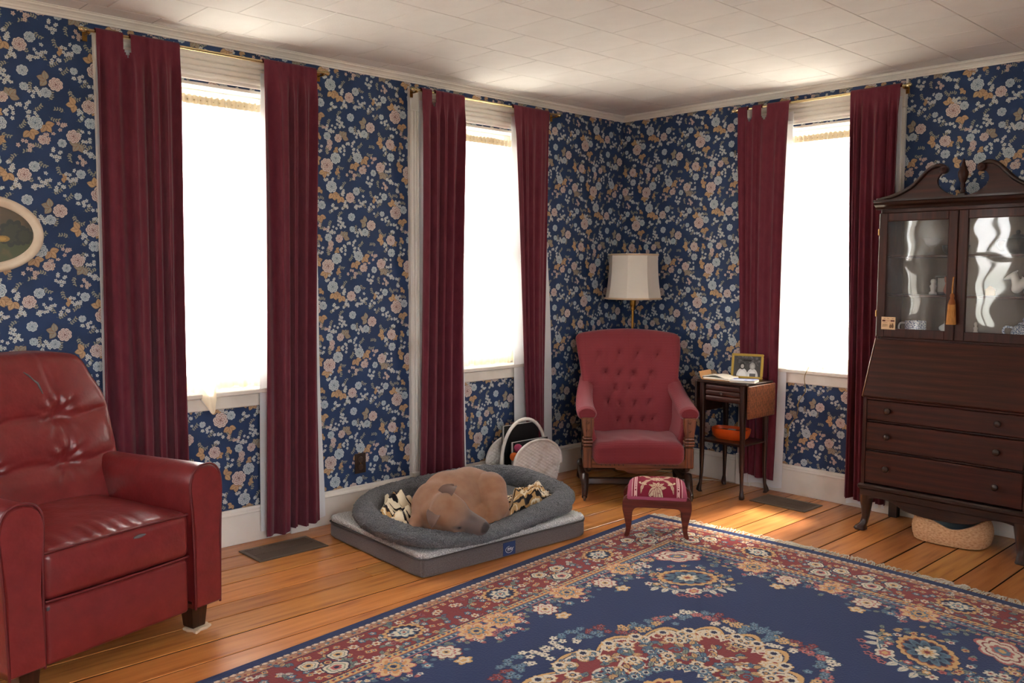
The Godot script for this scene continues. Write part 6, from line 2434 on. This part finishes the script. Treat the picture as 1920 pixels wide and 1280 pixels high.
	tri(silk, Vector3(60, 3, 60))
	var cd := Shape.new()
	cd.tube([Vector3(-0.004, 1.345, 0.311), Vector3(-0.006, 1.30, 0.311), Vector3(-0.006, 1.26, 0.3125)], 0.0035, 6)
	part(cd.mesh(), "cord", silk, ts)
	var hd := Shape.new()
	hd.lathe([Vector2(0, 1.265), Vector2(0.008, 1.262), Vector2(0.011, 1.25), Vector2(0.008, 1.24), Vector2(0.014, 1.228), Vector2(0.018, 1.212), Vector2(0.016, 1.206), Vector2(0, 1.206)], 14, Vector3(-0.006, 0, 0.3125))
	part(hd.mesh(), "head", plain(rgb(150, 84, 34), 0.7), ts)
	var sk := Shape.new()
	sk.grid(40, 4, func(u: float, w: float) -> Vector3:
		var an: float = TAU * u
		var r := lerpf(0.0215, 0.0165, w) * (1.0 + 0.08 * cos(an * 20.0))
		return Vector3(-0.006 + cos(an) * r, lerpf(1.108, 1.214, w), 0.3125 + sin(an) * r), true)
	sk.lathe([Vector2(0, 1.112), Vector2(0.018, 1.112), Vector2(0.018, 1.115), Vector2(0, 1.115)], 16, Vector3(-0.006, 0, 0.3125))
	part(sk.mesh(), "skirt", silk, ts)
	build_hutch_things()

func lathe_thing(called: String, label: String, category: String, prof: Array, m: Material, at: Vector3, group := "") -> MeshInstance3D:
	var s := Shape.new()
	s.lathe(prof, 20)
	return single(s.mesh(), called, m, label, category, at, 0.0, group)

func build_hutch_things() -> void:
	var china := plain(Color.WHITE, 0.2)
	china.albedo_texture = ramp_tex(256, 0.05, 3, 141, [[0.0, rgb(50, 66, 110)], [0.4, rgb(96, 112, 150)], [0.5, rgb(210, 214, 220)], [1.0, rgb(232, 232, 232)]])
	tri(china, Vector3.ONE * 9.0)
	var white := plain(rgb(228, 224, 218), 0.3)
	var y0 := 1.0265
	# bottom shelf, left door: mug and cherub
	var mg := thing("mug", "blue and white china mug behind the left glass door", "mug", Vector3(2.165, y0, 0.185), 0.0)
	var ms := Shape.new()
	ms.lathe([Vector2(0, 0.0), Vector2(0.046, 0.0), Vector2(0.052, 0.01), Vector2(0.053, 0.085), Vector2(0.050, 0.085), Vector2(0.048, 0.012), Vector2(0, 0.01)], 24)
	part(ms.mesh(), "cup", china, mg)
	var hs := Shape.new()
	hs.tube(curve([Vector3(-0.05, 0.072, 0), Vector3(-0.08, 0.07, 0), Vector3(-0.088, 0.045, 0), Vector3(-0.075, 0.022, 0), Vector3(-0.05, 0.02, 0)], 5), 0.005, 8)
	part(hs.mesh(), "handle", white, mg)
	var fg := Shape.new()
	skin(fg, [[V(0, 0.02, 0), V(0, 0.045, 0), 0.032, 0.022, 0.01], [V(0.002, 0.068, 0.004), V(0.002, 0.072, 0.004), 0.018, 0.018, 0.006], [V(-0.03, 0.04, -0.008), V(-0.012, 0.055, -0.01), 0.014, 0.012, 0.006], [V(0.03, 0.04, -0.008), V(0.012, 0.055, -0.01), 0.014, 0.012, 0.006], [V(-0.02, 0.012, 0.018), V(0.02, 0.012, 0.018), 0.012, 0.012, 0.006]], V(-0.06, -0.016, -0.05), V(0.06, 0.105, 0.05), 0.0045)
	single(fg.mesh(), "figurine", white, "white china cherub at the right of the left glass door", "figurine", Vector3(2.335, y0 + 0.0135, 0.2), 0.2)
	# middle shelf, left: framed card, two small figures
	var y1 := 1.2515
	var fr := thing("small_frame", "little dark framed card standing behind the left glass door", "picture frame", Vector3(2.275, y1, 0.06), 0.0)
	var f2 := Shape.new()
	for e in [[Vector3(0, 0.006, 0), Vector3(0.13, 0.012, 0.01)], [Vector3(0, 0.094, 0), Vector3(0.13, 0.012, 0.01)], [Vector3(-0.059, 0.05, 0), Vector3(0.012, 0.078, 0.01)], [Vector3(0.059, 0.05, 0), Vector3(0.012, 0.078, 0.01)]]: f2.box(e[0], e[1], 0.002)
	part(f2.mesh(), "frame", M.dark_x, fr)
	part(box_mesh(Vector3(0, 0.05, -0.002), Vector3(0.108, 0.078, 0.004), 0.001), "card", plain(rgb(206, 200, 190), 0.7), fr)
	lathe_thing("figurine", "tiny white bust on the middle shelf behind the left door", "figurine", [Vector2(0, 0), Vector2(0.020, 0), Vector2(0.018, 0.012), Vector2(0.011, 0.018), Vector2(0.013, 0.035), Vector2(0.018, 0.045), Vector2(0.010, 0.055), Vector2(0.014, 0.068), Vector2(0.010, 0.08), Vector2(0, 0.083)], white, Vector3(2.24, y1, 0.165))
	var rd := Shape.new()
	skin(rd, [[V(0, 0.012, 0), V(0.004, 0.04, 0), 0.022, 0.018, 0.006], [V(-0.006, 0.062, 0), V(-0.012, 0.078, 0), 0.012, 0.008, 0.006], [V(0.012, 0.04, 0), V(0.032, 0.02, 0), 0.012, 0.008, 0.006]], V(-0.05, -0.016, -0.04), V(0.06, 0.10, 0.04), 0.005)
	single(rd.mesh(), "figurine", plain(rgb(164, 96, 74), 0.4), "reddish brown animal figure on the middle shelf behind the left door", "figurine", Vector3(2.315, y1 + 0.0115, 0.165), 0.0)
	var gs := plain(Color(0.95, 0.97, 1.0, 0.12), 0.03)
	gs.transparency = BaseMaterial3D.TRANSPARENCY_ALPHA
	# top shelf
	var y2 := 1.4585
	lathe_thing("crystal_dish", "small cut-glass dish on the top shelf of the left door", "dish", [Vector2(0, 0), Vector2(0.03, 0), Vector2(0.012, 0.012), Vector2(0.01, 0.04), Vector2(0.035, 0.06), Vector2(0.048, 0.09), Vector2(0.045, 0.09), Vector2(0.03, 0.062), Vector2(0, 0.05)], gs, Vector3(2.215, y2, 0.13))
	var dk := plain(rgb(34, 32, 34), 0.4)
	lathe_thing("dark_bowl", "low dark bowl on the top shelf of the left door", "bowl", [Vector2(0, 0), Vector2(0.04, 0), Vector2(0.06, 0.02), Vector2(0.066, 0.05), Vector2(0.062, 0.05), Vector2(0, 0.02)], dk, Vector3(2.335, y2, 0.135))
	for e in [[Vector3(2.62, y2, 0.12), dk, "dark iron teapot on the top shelf behind the right glass door", "teapot"], [Vector3(2.680, y0, 0.155), china, "blue and white china teapot behind the right glass door", "teapot"]]:
		var t := thing(e[3], e[2], "teapot", e[0], 0.2, "teapots behind the glass doors")
		var ts := Shape.new()
		ts.lathe([Vector2(0, 0), Vector2(0.036, 0), Vector2(0.056, 0.02), Vector2(0.062, 0.045), Vector2(0.05, 0.075), Vector2(0.034, 0.085), Vector2(0, 0.085)], 24)
		part(ts.mesh(), "pot", e[1], t)
		var li := Shape.new()
		li.lathe([Vector2(0, 0.084), Vector2(0.033, 0.084), Vector2(0.026, 0.096), Vector2(0.008, 0.1), Vector2(0.011, 0.112), Vector2(0.006, 0.12), Vector2(0, 0.121)], 18)
		part(li.mesh(), "lid", e[1], t)
		var sp := Shape.new()
		sp.tube(curve([Vector3(0.05, 0.03, 0), Vector3(0.08, 0.05, 0), Vector3(0.095, 0.085, 0)], 4), [0.014, 0.013, 0.012, 0.011, 0.01, 0.009, 0.008, 0.007, 0.006], 10)
		part(sp.mesh(), "spout", e[1], t)
		var hn := Shape.new()
		hn.tube(curve([Vector3(-0.052, 0.07, 0), Vector3(-0.085, 0.072, 0), Vector3(-0.092, 0.045, 0), Vector3(-0.07, 0.022, 0), Vector3(-0.056, 0.024, 0)], 5), 0.0055, 8)
		part(hn.mesh(), "handle", e[1], t)
	# middle shelf, right: little house and white dragon
	var ho := thing("toy_house", "tiny yellow model house behind the right glass door", "figurine", Vector3(2.515, y1, 0.15), 0.2)
	part(box2(Vector3(-0.022, 0, -0.016), Vector3(0.022, 0.028, 0.016), 0.002), "walls", plain(rgb(206, 158, 78), 0.6), ho)
	var rf := Shape.new()
	rf.prism(PackedVector2Array([Vector2(-0.027, 0.027), Vector2(0.027, 0.027), Vector2(0, 0.05)]), -0.02, 0.02)
	part(rf.mesh(), "roof", plain(rgb(186, 128, 60), 0.6), ho)
	var dg := Shape.new()
	skin(dg, [[V(-0.075, 0.10, 0), V(-0.05, 0.108, 0), 0.016, 0.020, 0.01], [V(-0.05, 0.108, 0), V(-0.035, 0.075, 0.01), 0.02, 0.022, 0.01], [V(-0.035, 0.075, 0.01), V(-0.03, 0.03, 0.01), 0.022, 0.026, 0.01], [V(-0.03, 0.03, 0.01), V(0.02, 0.075, 0), 0.024, 0.026, 0.012], [V(0.02, 0.075, 0), V(0.07, 0.07, 0), 0.026, 0.022, 0.012], [V(0.07, 0.07, 0), V(0.10, 0.02, 0), 0.022, 0.02, 0.01], [V(0.10, 0.02, 0), V(0.14, 0.045, 0), 0.02, 0.008, 0.01], [V(0.03, 0.06, 0.01), V(0.025, 0.008, 0.02), 0.016, 0.012, 0.008], [V(-0.05, 0.125, 0), V(-0.03, 0.14, 0), 0.009, 0.004, 0.006], [V(-0.085, 0.095, 0), V(-0.10, 0.088, 0), 0.012, 0.008, 0.006], [V(0.0, 0.09, 0), V(-0.006, 0.106, 0), 0.008, 0.003, 0.004], [V(0.03, 0.10, 0), V(0.028, 0.115, 0), 0.008, 0.003, 0.004], [V(0.06, 0.095, 0), V(0.062, 0.108, 0), 0.008, 0.003, 0.004]], V(-0.125, -0.02, -0.045), V(0.16, 0.16, 0.05), 0.005)
	single(dg.mesh(), "dragon_figurine", white, "white china dragon on the middle shelf behind the right glass door", "figurine", Vector3(2.655, y1 + 0.012, 0.13), 0.0).scale = Vector3.ONE * 0.82
	# bottom shelf, right: small dancer, plate
	lathe_thing("figurine", "small pale dancer figure on the bottom shelf behind the right door", "figurine", [Vector2(0, 0), Vector2(0.024, 0), Vector2(0.022, 0.01), Vector2(0.014, 0.035), Vector2(0.008, 0.05), Vector2(0.011, 0.062), Vector2(0.005, 0.07), Vector2(0.009, 0.08), Vector2(0.006, 0.09), Vector2(0, 0.092)], plain(rgb(198, 182, 166), 0.4), Vector3(2.47, y0, 0.2))
	lathe_thing("china_dish", "low blue and white china dish behind the right glass door", "dish", [Vector2(0, 0), Vector2(0.035, 0), Vector2(0.06, 0.02), Vector2(0.07, 0.028), Vector2(0.067, 0.03), Vector2(0.03, 0.008), Vector2(0, 0.006)], china, Vector3(2.545, y0, 0.205))
	# printed card tucked into the corner of the left door
	var cv := Canvas.new(120, 108, rgb(222, 186, 146))
	cv.rect(8, 26, 112, 40, rgb(96, 44, 34))
	cv.rect(34, 26, 80, 40, rgb(206, 160, 130))
	for e in [[18, 12], [50, 12], [88, 12]]: cv.rect(e[0], e[1], e[0] + 16, e[1] + 4, rgb(140, 100, 72))
	cv.rect(10, 48, 52, 51, rgb(170, 120, 96))
	for e in [[[10, 66], [18, 62], [20, 70], [11, 82], [22, 82]], [[28, 62], [26, 80], [34, 82], [36, 64], [28, 62]], [[42, 62], [42, 82]], [[50, 62], [50, 82]]]:
		var pts := []
		for q in e: pts.append(Vector2(q[0], q[1]))
		cv.stroke(pts, 3.0, rgb(120, 84, 54))
	cv.rect(70, 48, 108, 96, rgb(204, 164, 122))
	cv.leaf(78, 96, 36, 10, -1.5, rgb(116, 80, 50), rgb(90, 60, 40), false)
	cv.leaf(98, 96, 44, 9, -1.6, rgb(104, 70, 44), rgb(90, 60, 40), false)
	var cm := plain(Color.WHITE, 0.7)
	cm.albedo_texture = cv.texture()
	var cs := Shape.new()
	cs.grid(1, 1, func(u, w): return Vector3(lerpf(-0.037, 0.037, u), lerpf(0, 0.066, w), 0.0012))
	for i in cs.t.size(): cs.t[i].y = 1.0 - cs.t[i].y
	cs.box(Vector3(0, 0.033, 0), Vector3(0.074, 0.066, 0.0016), 0.0004)
	single(cs.mesh(), "ticket_card", cm, "small tan printed card tucked in the left glass door's lower corner", "card", Vector3(2.078, 1.067, 0.3185), 0.0)

# ------------------------------------------------------------------ straw basket under the desk
func build_straw_basket() -> void:
	var o := thing("straw_basket", "slumped woven straw basket with a grey-blue lining under the secretary desk", "basket", Vector3(2.43, 0, 0.285), 0.08)
	var straw := plain(Color.WHITE, 0.85, 0.3)
	straw.albedo_texture = ramp_tex(128, 0.05, 3, 151, [[0.0, rgb(168, 116, 78)], [0.4, rgb(206, 158, 116)], [1.0, rgb(226, 186, 146)]])
	tri(straw, Vector3(8, 20, 8))
	var rim := func(a: float) -> float: return 0.122 + 0.012 * cos(2.0 * a + 0.3) - 0.034 * exp(-pow(angle_difference(a, 1.35) / 0.55, 2.0))
	var shape := func(a: float, h: float, inset: float) -> Vector3:
		var n := pow(pow(absf(cos(a)), 3.0) + pow(absf(sin(a)), 3.0), -1.0 / 3.0)
		var bulge := 1.0 + 0.10 * sin(PI * h) - 0.05 * h
		var x := cos(a) * n * (0.168 * bulge - inset)
		var z := sin(a) * n * (0.128 * bulge - inset)
		return Vector3(x, 0.004 + h * rim.call(a), z)
	var s := Shape.new()
	s.grid(150, 44, func(u: float, w: float) -> Vector3:
		var a := TAU * u
		var p: Vector3 = shape.call(a, w, 0.0)
		var row := floorf(w * 15.0)
		var d := 0.0045 * absf(sin(PI * w * 15.0)) * (0.7 + 0.5 * cos(a * 44.0 + row * PI * 0.5 + w * 15.0 * 2.0))
		return p + Vector3(cos(a), 0, sin(a)) * d, true)
	part(s.mesh(), "body", straw, o)
	part(box_mesh(Vector3(0, 0.006, 0), Vector3(0.27, 0.006, 0.19), 0.002), "bottom", straw, o)
	var r := Shape.new()
	var pts := []
	for i in 60:
		pts.append(shape.call(TAU * i / 60.0, 1.0, 0.003) + Vector3(0, 0.002, 0))
	r.tube(pts, 0.008, 8, true)
	part(r.mesh(), "rim", straw, o)
	var l := Shape.new()
	l.sheet(72, 12, func(u: float, w: float) -> Vector3:
		var a := TAU * (1.0 - u)
		var p: Vector3 = shape.call(a, lerpf(0.12, 0.99, w), 0.011)
		return p + Vector3(cos(a), 0, sin(a)) * 0.004 * sin(a * 9.0) * (1.0 - w), 0.002)
	l.rbox(Vector3(0.26, 0.02, 0.18), 0.008, 0.03, null, Vector3(0, 0.022, 0))
	part(l.mesh(), "lining", plain(rgb(150, 162, 170), 0.85), o, Vector3.ZERO, "grey-blue cloth lining")

# ------------------------------------------------------------------ outlet, picture, floor registers, cord, stalk
func build_small_things() -> void:
	var brown := plain(rgb(52, 36, 28), 0.4)
	var o := thing("outlet", "dark brown electrical outlet low on the wall between the windows", "outlet", Vector3(0.0, 0.302, 2.252), PI / 2)
	var pl := Shape.new()
	pl.rbox(Vector3(0.072, 0.112, 0.008), 0.0035, 0.03, null, Vector3(0, 0, 0.004))
	part(pl.mesh(), "plate", brown, o)
	for y in [0.022, -0.022]:
		var so := Shape.new()
		so.lathe([Vector2(0, 0.003), Vector2(0.015, 0.003), Vector2(0.0165, 0.0), Vector2(0, 0)], 20, Vector3(0, y, 0.0078), Basis(Vector3.RIGHT, PI / 2))
		var sk := part(so.mesh(), "socket", plain(rgb(70, 50, 40), 0.4), o)
		for x in [-0.006, 0.006]:
			part(box_mesh(Vector3(x, y + 0.002, 0.0108), Vector3(0.002, 0.008, 0.0006), 0.0001), "slot", M.black, sk)
	var scw := Shape.new()
	scw.lathe([Vector2(0, 0.0015), Vector2(0.003, 0.001), Vector2(0.0035, 0), Vector2(0, 0)], 10, Vector3(0, 0, 0.008), Basis(Vector3.RIGHT, PI / 2))
	part(scw.mesh(), "screw", M.old_brass, o)
	# oval picture
	var pf := thing("oval_picture", "oval cream-framed dark landscape painting on the wall above the recliner", "picture", Vector3(0.0, 1.51, 4.055), PI / 2)
	var cream := plain(Color.WHITE, 0.5)
	cream.albedo_texture = ramp_tex(128, 0.02, 3, 161, [[0.0, rgb(206, 180, 152)], [0.5, rgb(222, 202, 178)], [1.0, rgb(230, 214, 194)]])
	tri(cream, Vector3.ONE * 3.0)
	var ring := Shape.new()
	var prof := [Vector2(-0.020, 0.004), Vector2(-0.022, 0.014), Vector2(-0.014, 0.016), Vector2(-0.008, 0.024), Vector2(0.002, 0.028), Vector2(0.012, 0.024), Vector2(0.018, 0.012), Vector2(0.019, 0.002)]
	var np := prof.size()
	ring.grid(72, np, func(u: float, w: float) -> Vector3:
		var q: Vector2 = prof[int(round(w * np)) % np]
		var a := TAU * u
		var n := Vector2(cos(a) / 0.213, sin(a) / 0.143).normalized()
		return Vector3(cos(a) * 0.213 + n.x * q.x, sin(a) * 0.143 + n.y * q.x, q.y), true, true)
	part(ring.mesh(), "frame", cream, pf)
	var cv := Canvas.new(256, 176, rgb(58, 48, 34))
	var nb := noise_bytes(256, 0.015, 4, 163)
	for y in 176:
		for x in 256:
			var t := y / 176.0
			var c := rgb(84, 66, 42).lerp(rgb(52, 44, 30), absf(t - 0.2) * 2.0) if t < 0.55 else rgb(66, 70, 34)
			c = c.lerp(rgb(110, 84, 46), clampf((nb[y * 256 + x] - 120) / 140.0, 0.0, 0.6))
			cv.px[y * 256 + x] = Canvas.pack(c)
	for e in [[200, 84, 34, 40], [90, 90, 40, 34], [150, 96, 26, 20], [228, 92, 22, 26]]: cv.bloom(e[0], e[1], e[2], e[3], 9, 0.2, 0.3, [[1.0, rgb(38, 38, 24)], [0.7, rgb(50, 48, 28)]])
	cv.bloom(176, 100, 18, 9, 0, 0, 0, [[1.0, rgb(150, 112, 44)], [0.5, rgb(178, 136, 56)]])
	var pm := plain(Color.WHITE, 0.35)
	pm.albedo_texture = cv.texture()
	var ps := Shape.new()
	ps.grid(48, 4, func(u: float, w: float) -> Vector3:
		var a: float = TAU * u
		return Vector3(cos(a) * 0.200 * w, sin(a) * 0.130 * w, 0.006), true)
	for i in ps.v.size():
		ps.t[i] = Vector2(0.5 + ps.v[i].x / 0.40, 0.5 - ps.v[i].y / 0.26)
	part(ps.mesh(), "painting", pm, pf)
	# floor registers
	for e in [[Vector3(0.236, 0, 2.855), 0.22, 0.37, "brown metal floor register in front of the window curtain", 0.0], [Vector3(1.475, 0, 0.247), 0.36, 0.215, "brown metal floor register under the back window", 0.0]]:
		var v := thing("floor_register", e[3], "floor vent", e[0], e[4], "floor registers")
		var w: float = e[1]
		var l: float = e[2]
		var fs := Shape.new()
		for sg in [-1.0, 1.0]:
			fs.box(Vector3(sg * (w / 2 - 0.011), 0.0025, 0), Vector3(0.022, 0.005, l), 0.0015)
			fs.box(Vector3(0, 0.0025, sg * (l / 2 - 0.011)), Vector3(w - 0.044, 0.005, 0.022), 0.0015)
		part(fs.mesh(), "rim", M.iron, v)
		part(box_mesh(Vector3(0, 0.0007, 0), Vector3(w - 0.04, 0.0012, l - 0.04), 0.0002), "damper", M.black, v)
		var along_z := l > w
		var n := int((maxf(w, l) - 0.044) / 0.0125)
		for i in n:
			var q := (i + 0.5) / n * (maxf(w, l) - 0.044) - (maxf(w, l) - 0.044) / 2
			var bs := Basis(Vector3.RIGHT, 0.6) if along_z else Basis(Vector3(0, 0, 1), -0.6)
			part(box_mesh(Vector3(0, 0.0032, q) if along_z else Vector3(q, 0.0032, 0), Vector3(w - 0.044, 0.0014, 0.0075) if along_z else Vector3(0.0075, 0.0014, l - 0.044), 0.0003, bs), "slat", M.iron, v)
		part(box_mesh(Vector3(0, 0.0042, 0), Vector3(0.006, 0.002, l - 0.044) if along_z else Vector3(w - 0.044, 0.002, 0.006), 0.0005), "bar", M.iron, v)
	# lamp cord along the baseboard
	var c := Shape.new()
	c.tube(curve([Vector3(0.38, 0.006, 0.16), Vector3(0.55, 0.005, 0.10), Vector3(0.72, 0.005, 0.16), Vector3(0.86, 0.005, 0.07), Vector3(1.0, 0.005, 0.045)], 8), 0.003, 6)
	single(c.mesh(), "power_cord", plain(rgb(196, 184, 164), 0.6), "thin beige lamp cord on the floor beside the baseboard", "cord")
	# dry stalk caught below the sill of the back window
	var st := Shape.new()
	st.tube(curve([Vector3(1.495, 0.80, 0.053), Vector3(1.470, 0.735, 0.056), Vector3(1.468, 0.65, 0.035), Vector3(1.425, 0.585, 0.03), Vector3(1.415, 0.50, 0.03), Vector3(1.37, 0.43, 0.032), Vector3(1.36, 0.34, 0.034), Vector3(1.352, 0.25, 0.036)], 6), 0.0024, 6)
	for e in [[Vector3(1.43, 0.59, 0.03), 0.6], [Vector3(1.37, 0.43, 0.032), 0.9], [Vector3(1.36, 0.36, 0.034), 0.5]]:
		st.tube([e[0], e[0] + Vector3(-0.012, -0.03, 0.004), e[0] + Vector3(-0.014, -0.065 * e[1], 0.004)], [0.003, 0.0055, 0.001], 6)
	single(st.mesh(), "dried_stalk", plain(rgb(146, 122, 70), 0.8), "thin dry plant stalk hanging under the back window sill", "plant stalk")
